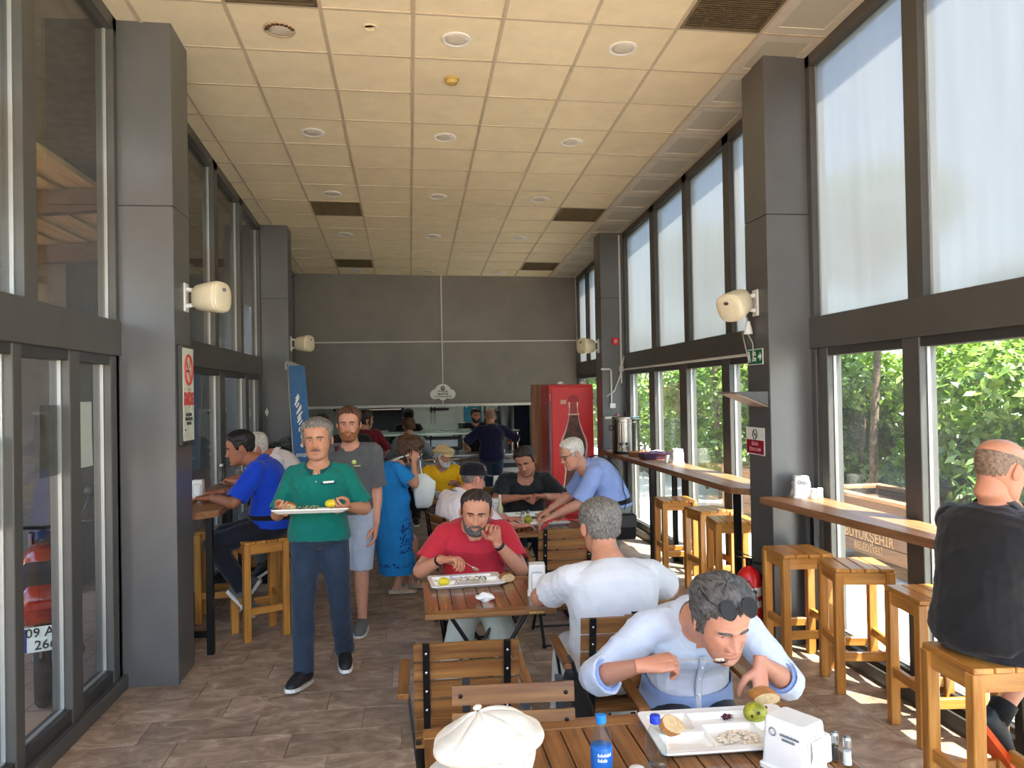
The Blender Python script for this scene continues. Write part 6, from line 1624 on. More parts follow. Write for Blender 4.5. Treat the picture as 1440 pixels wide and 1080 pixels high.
TORSO = np.array([[-.16, .085, .085], [-.10, .140, .110], [-.03, .170, .122], [.08, .170, .122], [.22, .158, .113], [.36, .152, .107], [.50, .158, .110], [.66, .172, .118], [.78, .180, .118], [.86, .165, .104], [.92, .118, .086], [.97, .076, .068], [1.04, .060, .060]])
class P_: pass
def person(label, loc_spec, group=None):
    q = P_(); D = dict(s=1.0, face=-90, twist=0, lean=3, leans=0, hunch=.02, neck=18, look=(0, 0, 0), girth=1.0, belly=.02, shw=1.0, female=False,
                       skin=(196, 146, 116), vox=.0065, head=(110, 90), RE=(0, 0, -1), LE=(0, 0, -1), RK=None, LK=None, hsc=1.10, jowl=.3, nose=1.0,
                       curlR=.5, curlL=.5, thumbR=.5, thumbL=.5, RN=None, LN=None, RD=None, LD=None, vis_legs=True, footR=None, footL=None, handvox=.0036, wide=1.0, sh_up=0.0, eyes=True, lid=0.0)
    D.update(loc_spec)
    for k, v in D.items(): setattr(q, k, v)
    s = q.s; a = math.radians(q.face); a2 = math.radians(q.face + q.twist)
    F, Sd = np.array([math.cos(a), math.sin(a), 0]), np.array([math.sin(a), -math.cos(a), 0])
    F2, S2 = np.array([math.cos(a2), math.sin(a2), 0]), np.array([math.sin(a2), -math.cos(a2), 0])
    l, ls = math.radians(q.lean), math.radians(q.leans)
    U = nrm(np.array([0, 0, 1]) * math.cos(l) * math.cos(ls) + F2 * math.sin(l) + S2 * math.sin(ls))
    Pv = np.array(q.P, float); Ls = .50 * s; N = Pv + U * Ls if 'N' not in D else np.array(D['N'], float)
    U = nrm(N - Pv); Ls = np.linalg.norm(N - Pv)
    S2 = nrm(S2 - U * (S2 @ U) * 0.7); F3 = np.cross(U, S2)
    M = (Pv + N) / 2 - F3 * q.hunch * 2
    def spine(t):
        if t < 0: tan = nrm(2 * (M - Pv)); return Pv + tan * t * Ls, tan
        if t > 1: tan = nrm(2 * (N - M)); return N + tan * (t - 1) * Ls, tan
        return (1 - t) ** 2 * Pv + 2 * t * (1 - t) * M + t * t * N, nrm(2 * (1 - t) * (M - Pv) + 2 * t * (N - M))
    an = np.linspace(0, 2 * PI, 22, endpoint=False)
    def tring(t, infl=0.0, wk=1.0, dk=1.0):
        c, u = spine(t); sd = nrm(lerp(Sd, S2, np.clip(t, 0, 1))); sd = nrm(sd - u * (sd @ u)); fr = np.cross(u, sd)
        w_ = np.interp(t, TORSO[:, 0], TORSO[:, 1]) * s * (q.girth if t < .8 else 1 + (q.girth - 1) * .6); d_ = np.interp(t, TORSO[:, 0], TORSO[:, 2]) * s * q.girth
        if q.female: w_ *= 1 + .06 * math.exp(-((t - .02) / .2) ** 2) - .06 * math.exp(-((t - .8) / .2) ** 2)
        bl = q.belly * math.exp(-((t - .24) / .22) ** 2) + (.028 * math.exp(-((t - .66) / .10) ** 2) if q.female else .006 * math.exp(-((t - .70) / .1) ** 2))
        w_ = w_ * wk + infl; d_ = d_ * dk + infl + bl * .6
        e = 2 / 2.4
        ca, sa = np.cos(an), np.sin(an)
        return c + fr * bl * .7 + np.outer(np.sign(ca) * np.abs(ca) ** e, sd) * w_ + np.outer(np.sign(sa) * np.abs(sa) ** e, fr) * d_
    # joints
    c87, u87 = spine(.875); sw = .178 * s * q.shw * (.90 if q.female else 1.0)
    up = u87 * q.sh_up
    SR, SL = c87 + S2 * sw + up - F3 * .005 + F3 * D.get('shfR', 0), c87 - S2 * sw + up - F3 * .005 + F3 * D.get('shfL', 0)
    la, lf = .285 * s, .255 * s
    ER, EL = ik(SR, q.RW, la, lf, q.RE), ik(SL, q.LW, la, lf, q.LE)
    WR, WL = np.array(q.RW, float), np.array(q.LW, float)
    HR, HL = Pv + Sd * .088 * s - np.array([0, 0, .015]), Pv - Sd * .088 * s - np.array([0, 0, .015])
    lt_, lsn = .43 * s, .415 * s
    AR, AL = np.array(q.RA, float), np.array(q.LA, float)
    KR, KL = ik(HR, AR, lt_, lsn, q.RK if q.RK is not None else F), ik(HL, AL, lt_, lsn, q.LK if q.LK is not None else F)
    # head
    yaw, pit, rol = q.look; nk = math.radians(q.neck)
    tanN = nrm(N - M); nd = nrm(tanN * math.cos(nk) + F3 * math.sin(nk))
    hk = .98 * s ** .35 * q.hsc * (.95 if q.female else 1.0)
    Hc = N + nd * .150 * s + np.array([0, 0, .012])
    if 'Hc' in D: Hc = np.array(D['Hc'], float)
    hyaw = math.radians(q.face + q.twist + yaw) - PI / 2
    hd = Head(Hc, hyaw, math.radians(pit), math.radians(rol), hk, q.jowl, q.nose, q.wide)
    q.hd = hd
    g = 1 + (q.girth - 1) * .6
    fem = .86 if q.female else 1.0
    # body lofts -> one skin
    mb = MB()
    mb.loft([tring(t) for t in (-.16, -.10, -.03, .05, .15, .25, .36, .5, .6, .7, .78, .86, .92, .97, 1.03)])
    nb = hd.toW((0, -.022, -.085)); nr = .061 * s * fem * (1 + (g - 1) * .7)
    mb.loft(limb_rings([spine(.93)[0], N, lerp(N, nb, .5), nb, hd.toW((0, -.02, -.03))], [nr * 1.25, nr * 1.1, nr, nr * .98, nr * .9], F3, 16))
    for S_, E_, W_ in ((SR, ER, WR), (SL, EL, WL)):
        mb.loft(limb_rings([lerp(spine(.93)[0], S_, .15), lerp(spine(.92)[0], S_, .6), S_], [.05 * s, .056 * s * fem, .058 * s * fem], F3, 14))
        pts, rr = chain([S_, lerp(S_, E_, .35), lerp(S_, E_, .75), E_, lerp(E_, W_, .3), lerp(E_, W_, .75), W_], [v * s * g * fem for v in (.057, .052, .044, .041, .043, .031, .0265)], 3)
        mb.loft(limb_rings(pts, rr, F3, 14))
    for H_, K_, A_ in ((HR, KR, AR), (HL, KL, AL)):
        pts, rr = chain([H_, lerp(H_, K_, .3), lerp(H_, K_, .75), K_, lerp(K_, A_, .3), lerp(K_, A_, .75), A_], [v * s * g for v in (.090, .082, .062, .056, .056, .040, .036)], 3)
        mb.loft(limb_rings(pts, rr, F, 14))
    def foot_dir(A_, ft):
        if ft is not None: return nrm(ft)
        return F
    fR, fL = foot_dir(AR, q.footR), foot_dir(AL, q.footL)
    for A_, fd in ((AR, fR), (AL, fL)):
        dn = nrm(np.array([0, 0, -1]) - fd * (-fd[2])) if abs(fd[2]) < .95 else nrm(A_ - (KR if A_ is AR else KL))
        mb.loft(limb_rings([A_ - fd * .035 * s + dn * .045 * s, A_ + dn * .04 * s + fd * .03 * s, A_ + fd * .12 * s + dn * .055 * s, A_ + fd * .17 * s + dn * .06 * s], [.028 * s, .032 * s, .028 * s, .020 * s], (0, 0, 1), 12))
    body = fuse(mb, q.vox * 1.95, 2)
    parts = [body]
    def hnd(W_, E_, dd, nn, cu, thb, right):
        d = nrm(W_ - E_) if dd is None else nrm(dd); n = np.array((0, 0, -1.)) if nn is None else np.array(nn, float)
        if abs(n @ d) > .97: n = F3
        return hand_mesh(W_ + d * .012, d, n, right, cu, thb, s * (1.0 if q.female else 1.12), vox=q.handvox * 1.15)
    hR, PRf = hnd(WR, ER, q.RD, q.RN, q.curlR, q.thumbR, True); hL, PLf = hnd(WL, EL, q.LD, q.LN, q.curlL, q.thumbL, False)
    parts += [hR, hL]
    hv, hl, ht = hd.grid(*q.head); nh0 = sum(len(p[0]) for p in parts); loc_h = hv.copy()
    parts.append((hd.toW(hv), hl, ht))
    # ears, eyelids
    em = MB()
    for sx in (-1, 1):
        e = MB().sphere((0, 0, 0), (.0085, .0175, .031), 12, 9)
        e.v[-1][:, 0] -= .006 * np.exp(-((e.v[-1][:, 1] - .002) / .008) ** 2 - ((e.v[-1][:, 2] - .004) / .014) ** 2) * (np.sign(e.v[-1][:, 0] * 1) > 0) * 1.0
        e.v[-1][:, 1] += -.010 * np.abs(e.v[-1][:, 2] / .031) ** 2 * (e.v[-1][:, 2] > 0) + .003
        e.xf(Matrix.Translation((sx * .0805 * q.wide, -.012, -.004)) @ Matrix.Rotation(sx * -.5, 4, 'Z') @ Matrix.Rotation(-.15, 4, 'X') @ Matrix.Scale(sx, 4, (1, 0, 0)))
        em.add(e.v[-1], e.f)
        if q.eyes:
            ec = np.array((sx * .031, .0615, .004)); rows = []
            for k in range(6):
                el = math.radians(13 - 50 * q.lid + (77 + 50 * q.lid) * k / 5)
                rows.append([ec + .0140 * np.array((math.cos(el) * math.sin(w_), math.cos(el) * math.cos(w_), math.sin(el))) for w_ in np.linspace(-1.35, 1.35, 9)])
            for r in rows[:1]:
                for p in r: p[2] += 0.003
            em.loft(rows, 0, False, False)
            rows = [[ec + .0138 * np.array((math.cos(el) * math.sin(w_), math.cos(el) * math.cos(w_), math.sin(el))) for w_ in np.linspace(-1.3, 1.3, 9)] for el in np.linspace(-1.5, -.27, 4)]
            em.loft(rows, 0, False, False)
    me = em.mesh('tmp', []); ea = mesh_arrays(me); bpy.data.meshes.remove(me); parts.append((hd.toW(ea[0]), ea[1], ea[2]))
    root = thing('person', label, 'person', (Pv[0], Pv[1], 0), 0, group); O = np.array([Pv[0], Pv[1], 0])
    q.root, q.O = root, O
    arr = join_arrays(*parts); V = arr[0]
    sk = np.array(lin(q.skin)); tint = np.tile(sk, (len(V), 1))
    x, y, z = loc_h.T; ax = np.abs(x); G = lambda a, c_, r: np.exp(-((a - c_) / r) ** 2); fr = sstep(y, .03, .06)
    hr = np.tile(sk, (len(loc_h), 1))
    lipm = (G(ax, 0, .021) * (G(z, -.0605, .0045) + G(z, -.0725, .0050)) * fr).clip(0, 1)[:, None]
    hr = hr * (1 - .75 * lipm) + .75 * lipm * sk * np.array([.86, .52, .50])
    ck = ((G(ax, .042, .02) * G(z, -.025, .02) + G(ax, 0, .014) * G(z, -.032, .012)) * fr * .35).clip(0, 1)[:, None]
    hr = hr * (1 - ck) + ck * sk * np.array([1.05, .74, .68])
    sb = D.get('stubble', 0) * (sstep(-z, .035, .05) * sstep(np.cos(np.arctan2(x, y + .01)), -.3, .1) * (1 - lipm[:, 0]))[:, None]
    hr = hr * (1 - sb) + sb * sk * np.array([.42, .42, .45])
    ez = (G(ax, .031, .016) * G(z, -.002, .011) * fr * .25)[:, None]; hr = hr * (1 - ez) + ez * sk * np.array([.7, .55, .5])
    tint[nh0:nh0 + len(loc_h)] = hr
    for nm, A_ in (('hR', hR), ('hL', hL)): pass
    tint[len(body[0]):nh0] *= np.array([1.0, .93, .90])
    arr = (V - O, arr[1], arr[2])
    link('body', arr_mesh('body', arr, SKIN, tint), root)
    if q.eyes:
        for sx in (-1, 1):
            e = MB().sphere((sx * .031, .0615, .004), .0125, 14, 10)
            gz = D.get('gaze', (0, 0)); gd = nrm((math.sin(gz[0]), math.cos(gz[0]), math.sin(gz[1])))
            cI = np.array((sx * .031, .0615, .004)) + gd * .0085
            e.sphere(tuple(cI), .0058, 12, 8, 1)
            e.v = [hd.toW(v) - O for v in e.v]
            obj('eye', e, [EYEW, IRIS], root, smooth=True)
    # keep frame for later parts
    q.spine, q.tring, q.F3, q.S2, q.F, q.Sd, q.N, q.M = spine, tring, F3, S2, F, Sd, N, M
    q.SR, q.SL, q.ER, q.EL, q.WR, q.WL, q.HR, q.HL, q.KR, q.KL, q.AR, q.AL = SR, SL, ER, EL, WR, WL, HR, HL, KR, KL, AR, AL
    q.fR, q.fL, q.PR, q.PL, q.g, q.fem, q.hk = fR, fL, PRf, PLf, g, fem, hk
    return q

def fabric(name, c, rough=.85, var=.06, bump=.55): return mat(name, c, rough, 0, var, 7, bump, 13, spec=.25, sheen=.15)
def child(q, name, arr, m, label=None, parent=None, mi=None):
    o = link(name, arr_mesh(name, (arr[0] - q.O, arr[1], arr[2]), m, None, mi), parent or q.root)
    if label: o['label'] = label
    return o
def cmb(q, name, mb, m, parent=None, smooth=True, label=None):
    mb.v = [v - q.O for v in mb.v]; o = obj(name, mb, m, parent or q.root, smooth=smooth)
    if label: o['label'] = label
    return o
def sleeve(mb, S_, E_, W_, f, infl, q, flare=1.0):
    s, g, fem = q.s, q.g, q.fem
    full = [S_, lerp(S_, E_, .35), lerp(S_, E_, .75), E_, lerp(E_, W_, .3), lerp(E_, W_, .75), W_]; rad = [v * s * g * fem + infl * k for v, k in zip((.058, .053, .046, .044, .044, .034, .029), (1, 1.1, 1.25, 1.3, 1.2, 1.1, 1))]
    pts, rr = chain(full, rad, 4); n = max(3, int(round(f * (len(pts) - 1)))); pts, rr = pts[:n + 1], rr[:n + 1]
    rr = [r * (1 + (flare - 1) * (i / n) ** 2) for i, r in enumerate(rr)]
    R = limb_rings(pts, rr, q.F3, 18)[:-2]
    d = nrm(pts[-1] - pts[-2]); last = R[-1]; c = last.mean(0)
    R.append(c + (last - c) * .93 + d * .002); R.append(c + (last - c) * .86 - d * .012); R.append(c + (last - c) * .70 - d * .02)
    mb.loft(R)
    return pts[-1], rr[-1]
def shirt(q, name, m, t0=-.10, sl=.33, infl=.013, collar=None, fold=.005, seed=1, vneck=False, slL=None, flare=1.1, t1=.985, voxk=1.0, hemflare=0.0, freq=26, neckdrop=None):
    if neckdrop is None: neckdrop = .06 if collar is not None else .03
    mb = MB(); ts = [t for t in (-.16, -.10, -.05, 0, .06, .12, .2, .3, .4, .5, .6, .7, .78, .86, .92, .96) if t > t0 + .005]
    def nl(t, R_):
        k = neckdrop * max(0, (t - .88) / .10)
        if k <= 0: return R_
        c, u = q.spine(t); fr = np.cross(u, q.S2); f_ = (np.clip(((R_ - c) @ fr) / .06, 0, 1) ** 1.5 * np.exp(-(((R_ - c) @ q.S2) / (.055 * q.s)) ** 2))[:, None]
        return R_ - u * k * f_
    R = [q.tring(t0, infl + .006 + hemflare)] + [nl(t, q.tring(t, infl + (.006 + hemflare) * max(0, 1 - (t - t0) / .3))) for t in ts] + [nl(t1, q.tring(t1, infl * .6))]
    mb.loft(R)
    for S_, E_, W_, f in ((q.SR, q.ER, q.WR, sl), (q.SL, q.EL, q.WL, slL or sl)):
        c9 = q.spine(.92)[0]
        mb.loft(limb_rings([lerp(c9, S_, .1), lerp(c9, S_, .6), S_], [.05 * q.s, .058 * q.s * q.fem + infl * .8, .059 * q.s * q.fem + infl], q.F3, 16))
        sleeve(mb, S_, E_, W_, f, infl, q, flare)
    arr = fuse(mb, q.vox * voxk * 1.15, 3); arr = wrinkle(arr, fold, freq, seed, (1, 1, .8))
    o = child(q, name, arr, m)
    q.shirt = o
    if collar is not None:
        c, u = q.spine(1.0); c = c + u * .004; kk = MB(); fr = nrm(np.cross(u, q.S2)); r0 = .066 * q.s * q.fem * (1 + (q.g - 1) * .7)
        for sgn in (-1, 1):
            ring0, ring1, ring2 = [], [], []
            for i in range(11):
                a_ = PI * .93 * i / 10                                                # from the nape round to the front
                dirv = -fr * math.cos(a_) + q.S2 * sgn * math.sin(a_)
                drop = .062 * ((1 - math.cos(a_)) / 2) ** 1.6
                p = c + dirv * r0 * (1.02 + .30 * ((1 - math.cos(a_)) / 2) ** 1.5) - u * drop + fr * .004
                ring0.append(p + u * .020 + dirv * .001); ring1.append(p + u * .019 + dirv * .013); ring2.append(p - u * .016 * (1 + 1.3 * (i / 10) ** 2) + dirv * (.040 + .006 * (i / 10)))
            th_ = [ (ring0, ring1, ring2) ]
            rows = [[a0, a1, a2] for a0, a1, a2 in zip(ring0, ring1, ring2)]
            v = np.array(rows).reshape(-1, 3); f = []
            for i in range(10):
                for j in range(2): f.append((i * 3 + j, i * 3 + j + 1, (i + 1) * 3 + j + 1, (i + 1) * 3 + j))
            kk.add(v, f); kk.add(v - np.tile(u, (len(v), 1)) * .002, [tuple(reversed(t)) for t in f])
        cmb(q, 'collar', kk, collar, o)
    return o
def trousers(q, name, m, cuff=1.0, infl=.012, top=.16, seed=2, fold=.005, wide=1.0, voxk=1.15):
    mb = MB(); mb.loft([q.tring(t, infl * .8) for t in (-.16, -.10, -.03, .05, .11, top)])
    for H_, K_, A_ in ((q.HR, q.KR, q.AR), (q.HL, q.KL, q.AL)):
        full = [H_, lerp(H_, K_, .3), lerp(H_, K_, .75), K_, lerp(K_, A_, .3), lerp(K_, A_, .75), A_ + nrm(A_ - K_) * .02]
        rad = [v * q.s * q.g + infl * k * wide for v, k in zip((.092, .084, .066, .060, .058, .046, .044), (1, 1.2, 1.3, 1.3, 1.4, 1.7, 1.9))]
        pts, rr = chain(full, rad, 4); n = max(4, int(round(cuff * (len(pts) - 1)))); pts, rr = pts[:n + 1], rr[:n + 1]
        R = limb_rings(pts, rr, q.F, 18)[:-2]; d = nrm(pts[-1] - pts[-2]); last = R[-1]; c = last.mean(0)
        R += [c + (last - c) * .92, c + (last - c) * .85 - d * .015, c + (last - c) * .6 - d * .02]
        mb.loft(R)
    arr = wrinkle(fuse(mb, q.vox * voxk * 1.6, 3), fold, 24, seed, (1, 1, .6))
    return child(q, name, arr, m)
def shoes(q, m, sole, open_=False):
    for A_, fd, K_ in ((q.AR, q.fR, q.KR), (q.AL, q.fL, q.KL)):
        dn = np.array([0, 0, -1.]) - fd * (-fd[2]); dn = nrm(dn) if np.linalg.norm(dn) > .2 else nrm(A_ - K_)
        sd = np.cross(fd, dn); s = q.s; t = np.linspace(0, 2 * PI, 16, endpoint=False)
        base = A_ + dn * .085 * s
        prof = [(-.082, .030, .070), (-.066, .041, .098), (-.02, .045, .108), (.035, .046, .102), (.085, .049, .084), (.14, .047, .062), (.18, .034, .044), (.197, .014, .022)]
        R = []; RS = []
        for a_, w_, h in prof:
            R.append([base + fd * a_ * s + sd * w_ * s * math.cos(p) - dn * (h * s * (.5 + .5 * math.sin(p)) if True else 0) for p in t])
            RS.append([base + fd * a_ * s * 1.02 + sd * (w_ + .004) * s * math.cos(p) + dn * .012 * s * (1 if math.sin(p) < 0 else -.9) for p in t])
        o = cmb(q, 'shoe', MB().loft(R), m); cmb(q, 'sole', MB().loft(RS), sole, o, False)
def hair(q, m, front=.066, temple=.048, side=-.012, back=-.075, thick=.014, top=1.0, seed=3, bald=None, vol=0.0, name='hair', lock=.003, nt=170, nz=70):
    hd = q.hd; g = np.random.default_rng(seed); ph = g.uniform(0, 6, 8)
    def line(th):
        a_ = np.degrees(np.abs(th)); return np.interp(a_, [0, 20, 38, 54, 66, 76, 90, 100, 118, 180], [front, front + .002, temple + .008, temple - .004, temple - .022, side, side, .020, back + .02, back])
    fr_ = g.uniform(.75, 1.3, 6)
    def off(th, z, x):
        y = hd.P[..., 1]; rag = .0035 * np.sin(th * 19 + ph[0]) + .0025 * np.sin(th * 41 + ph[1])
        msk = sstep(z - line(th) + rag, -.006, .030)
        if bald is not None: msk = msk * (1 - sstep(z, bald - .012, bald + .004))
        cc = x + np.where(np.abs(x) > .05, .9 * z * np.sign(x), .25 * z)
        ns = sum(np.sin(cc * k * fr_[i] + 1.3 * np.sin(y * (35 + 14 * i) + ph[i]) + ph[5 - i]) for i, k in enumerate((140, 210, 300, 420))) / 4
        n2 = np.sin(th * 5 + z * 60 + ph[5]) * np.sin(th * 3 - z * 45 + ph[6])
        t_ = thick + vol * sstep(z, .02, .08) * top + lock * ns + (.22 * thick) * n2
        return msk * (t_ + .004) - .004
    if q.vox > .0072: nt, nz = 110, 46
    arr = hd.patch(np.linspace(-PI, PI, nt), np.linspace(max(back - .012, -.118), ZT[-1], nz), off, .0035)
    return child(q, name, arr, m)
def brows(q, m, thick=.0035, z0=.0205, arch=.004):
    hd = q.hd
    for sx in (-1, 1):
        def off(th, z, x):
            ax = np.abs(x); tt = np.clip((ax - .012) / .036, 0, 1); c = z0 + .0015 + arch * np.sin(tt * PI) - .003 * tt
            k = sstep(ax, .010, .015) * (1 - sstep(ax, .044, .051)) * (1 - sstep(np.abs(z - c), .002, .0052))
            return k * (thick + .0015) - .0015
        arr = hd.patch(np.linspace(.10, .85, 34) * sx, np.linspace(z0 - .010, z0 + .014, 16), off, .0012)
        child(q, 'eyebrow', arr, m)
def moustache(q, m, thick=.006, w_=.030, drop=.004):
    def off(th, z, x):
        ax = np.abs(x); c = -.0525 - drop * (ax / w_) ** 2 - .001; hgt = .0070 * (1 - .45 * ax / w_)
        k = (1 - sstep(ax, w_ * .75, w_)) * (1 - sstep(np.abs(z - c), hgt * .5, hgt)); return k * (thick + .002) - .002
    child(q, 'moustache', q.hd.patch(np.linspace(-.6, .6, 40), np.linspace(-.070, -.042, 20), off, .0015), m)
def beard(q, m, thick=.008, cheek=-.045, chin_only=False, seed=4):
    g = np.random.default_rng(seed); ph = g.uniform(0, 6, 4)
    def off(th, z, x):
        a_ = np.degrees(np.abs(th)); ax = np.abs(x)
        top = np.interp(a_, [0, 12, 22, 40, 70, 90], [-.078, -.066, -.050, cheek, -.020, .005])
        k = sstep(top - z, -.003, .008) * (1 - sstep(a_, 84, 96))
        if chin_only: k = k * (1 - sstep(a_, 24, 40))
        mo = np.exp(-((z + .0665) / .004) ** 2) * (1 - sstep(ax, .018, .024)); k = k * (1 - mo)
        return k * (thick + .003 + .0015 * np.sin(th * 40 + z * 90 + ph[0])) - .003
    child(q, 'beard', q.hd.patch(np.linspace(-1.75, 1.75, 90), np.linspace(-.1195, .012, 40), off, .0025), m)
def hpts(q, pts): return [q.hd.toW(p) for p in pts]
def glasses(q, z=.004, y=.088, m=None, lens=None, tilt=0.0, sun=False, name='spectacles'):
    m = m or BLACKP; mb = MB(); k = q.hk
    R_ = (.024, .019)
    for sx in (-1, 1):
        P = [(sx * .034 + R_[0] * math.cos(a_), y - .004 - .006 * abs(math.cos(a_)) * (math.cos(a_) * sx > 0) + tilt * R_[1] * math.sin(a_), z + R_[1] * math.sin(a_)) for a_ in np.linspace(0, 2 * PI, 20, endpoint=False)]
        mb.tube(hpts(q, P), .0022 * k, 6, closed=True)
        mb.tube(hpts(q, [(sx * .058, y - .010, z + .006), (sx * .078 * q.wide, .04, z + .006), (sx * .082 * q.wide, -.012, z + .012), (sx * .079, -.028, z - .012)]), .0018 * k, 6)
    mb.tube(hpts(q, [(-.010, y - .003, z + .004), (0, y + .001, z + .008), (.010, y - .003, z + .004)]), .002 * k, 6)
    o = cmb(q, name, mb, m)
    if sun:
        lb = MB()
        for sx in (-1, 1):
            v = [(sx * .034 + R_[0] * 1.0 * math.cos(a_), y - .004 + tilt * R_[1] * math.sin(a_), z + R_[1] * math.sin(a_)) for a_ in np.linspace(0, 2 * PI, 18, endpoint=False)]
            lb.add(hpts(q, v), [tuple(range(18))]); lb.add(hpts(q, [(a_, b - .002, c) for a_, b, c in v]), [tuple(range(17, -1, -1))])
        cmb(q, 'lens', lb, mat('dark_lens', (22, 20, 20), 0.08, 0, .02, coat=.5), o, False)
    return o
def flat_cap(q, m, m2=None):
    """Soft flat cap: a puffed crown pulled forward over a short stiff peak."""
    hd = q.hd
    def off(th, z, x):
        base = .030 + .022 * np.cos(np.abs(th) / 2) * 0 + .018 * (np.abs(th) / PI)
        line_ = .050 - .028 * (np.abs(th) / PI)
        k = sstep(z - line_, -.006, .010)
        puff = .024 * np.exp(-((z - (line_ + .020)) / .020) ** 2) + .004 + .006 * sstep(np.cos(th), .2, 1) * np.exp(-((z - .075) / .02) ** 2)
        seam = .006 * np.abs(np.sin(th * 4 + .6)) ** .25
        return k * (puff + .008 + seam + .003 * np.sin(th * 3 + z * 60)) - .004
    o = child(q, 'flat_cap', hd.patch(np.linspace(-PI, PI, 120), np.linspace(.012, ZT[-1], 44), off, .0035), m)
    mb = MB(); rows = []
    for j in range(6):
        v = j / 5; row = []
        for i in range(15):
            a_ = (i / 14 - .5) * 1.9; p = hd.S(np.array(a_), np.array(.050)); r = np.array([p[0], p[1], 0]); ext = .048 * math.cos(a_ * .85)
            row.append(np.array([p[0] * (1 + .10 * v), p[1] + .012 + ext * v, .050 - .004 - .020 * v ** 1.5 - .004 * (i / 14 - .5) ** 2 * 4]))
        rows.append(row)
    V = np.array(rows).reshape(-1, 3); f = [(j * 15 + i, j * 15 + i + 1, (j + 1) * 15 + i + 1, (j + 1) * 15 + i) for j in range(5) for i in range(14)]
    mb.add(hd.toW(V), f); mb.add(hd.toW(V - np.array([0, 0, .006])), [tuple(reversed(t)) for t in f])
    edge = [hd.toW(p - np.array([0, 0, .003])) for p in rows[-1]]; mb.tube(edge, .0035, 6)
    cmb(q, 'peak', mb, m2 or m, o)
    bt = MB().sphere((0, 0, 0), (.011, .011, .006), 12, 8); bt.v = [hd.toW(v + np.array([0, .0, .142])) for v in bt.v]; cmb(q, 'button', bt, m, o)
    return o
def ball_cap(q, m, emblem=None):
    hd = q.hd
    def off(th, z, x):
        line_ = .040 - .022 * (np.abs(th) / PI); k = sstep(z - line_, -.004, .004); return k * (.017 + .010 * sstep(z, .05, .09) * (1 - sstep(z, .10, .118)) + .0012 * np.abs(np.sin(th * 3)) + .004) - .004
    o = child(q, 'baseball_cap', hd.patch(np.linspace(-PI, PI, 110), np.linspace(.010, ZT[-1], 40), off, .0035), m)
    rows = []
    for j in range(7):
        v = j / 6; row = []
        for i in range(15):
            a_ = (i / 14 - .5) * 2.2; p = hd.S(np.array(a_), np.array(.044)); ext = .072 * math.cos(a_ * .75) ** .7
            row.append(np.array([p[0] * (1.06 - .06 * v), p[1] + .010 + ext * v, .046 - .010 * v - .012 * (2 * (i / 14 - .5)) ** 2]))
        rows.append(row)
    V = np.array(rows).reshape(-1, 3); f = [(j * 15 + i, j * 15 + i + 1, (j + 1) * 15 + i + 1, (j + 1) * 15 + i) for j in range(6) for i in range(14)]
    mb = MB().add(hd.toW(V), f); mb.add(hd.toW(V - np.array([0, 0, .004])), [tuple(reversed(t)) for t in f]); cmb(q, 'peak', mb, m, o)
    bt = MB().sphere((0, 0, 0), (.008, .008, .005), 10, 6); bt.v = [hd.toW(v + np.array([0, .0, .140])) for v in bt.v]; cmb(q, 'button', bt, m, o)
    if emblem is not None:
        e = MB(); th0 = emblem[0]
        for (da, dz, w_, h) in emblem[1]:
            p = hd.S(np.array(th0 + da), np.array(.072 + dz)); r = nrm(p - np.array([0, -.008, .015])); t_ = nrm(np.cross((0, 0, 1), r)); u_ = np.cross(r, t_); b = p + r * .0295
            e.add([hd.toW(b - t_ * w_ - u_ * h), hd.toW(b + t_ * w_ - u_ * h), hd.toW(b + t_ * w_ + u_ * h), hd.toW(b - t_ * w_ + u_ * h)], [(0, 1, 2, 3)])
        cmb(q, 'emblem', e, emblem[2], o, False)
    return o
def wristband(q, right, m, w_=.010, k=.92, r=.030, name='wristwatch'):
    W_, E_ = (q.WR, q.ER) if right else (q.WL, q.EL); p = lerp(E_, W_, k); d = nrm(W_ - E_)
    return cmb(q, name, MB().loft([x for x in limb_rings([p - d * w_, p + d * w_], [r * q.s, r * q.s * .98], q.F3, 18)[2:-2]], 0, True), m)
def belt(q, m, t=.13, infl=.019):
    return cmb(q, 'belt', MB().loft([q.tring(t - .035, infl), q.tring(t - .03, infl + .003), q.tring(t + .03, infl + .003), q.tring(t + .035, infl)]), m)
DENIM = fabric('dark_denim', (40, 54, 72), .9, .12); SOLEW = mat('white_sole', (228, 226, 220), .6); SHOEB = mat('black_shoe', (20, 22, 26), .6, 0, .1)
NAVYT = fabric('navy_trouser', (26, 28, 38)); GREYSH = mat('grey_shoe', (92, 94, 96), .7, 0, .1); BLK = fabric('black_cloth', (20, 20, 22))
# 1 the man in teal walking with a tray
q = person('man in teal polo and dark jeans walking towards us with a food tray', dict(
    P=(-.615, 5.42, .945), face=-92, lean=-1, hunch=.012, neck=14, look=(-2, 2, 2), s=1.0, girth=1.10, belly=.06, skin=(196, 142, 112), jowl=.9,
    RW=(-.83, 5.15, 1.17), LW=(-.40, 5.14, 1.175), RE=(-.42, .55, -.8), LE=(.62, .5, -.7), RD=(.25, -1, -.02), LD=(-.45, -1, -.02), RN=(.55, .1, .8), LN=(-.55, .1, .8), curlR=.75, curlL=.75, thumbR=.6, thumbL=.6,
    RA=(-.715, 5.27, .095), LA=(-.475, 5.58, .12), footR=(-.35, -1, .12), footL=(.12, -1, -.05), RK=(-.1, -1, 0), LK=(.1, -1, 0), vox=.006, handvox=.0034, stubble=.25, wide=1.03, shw=.92, sh_up=-.022, hsc=1.16))
shirt(q, 'polo_shirt', fabric('teal_knit', (0, 112, 100), .8, .05), t0=-.06, sl=.42, infl=.015, collar=fabric('teal_collar', (8, 78, 80)), fold=.007, seed=5, flare=1.12, hemflare=.004)
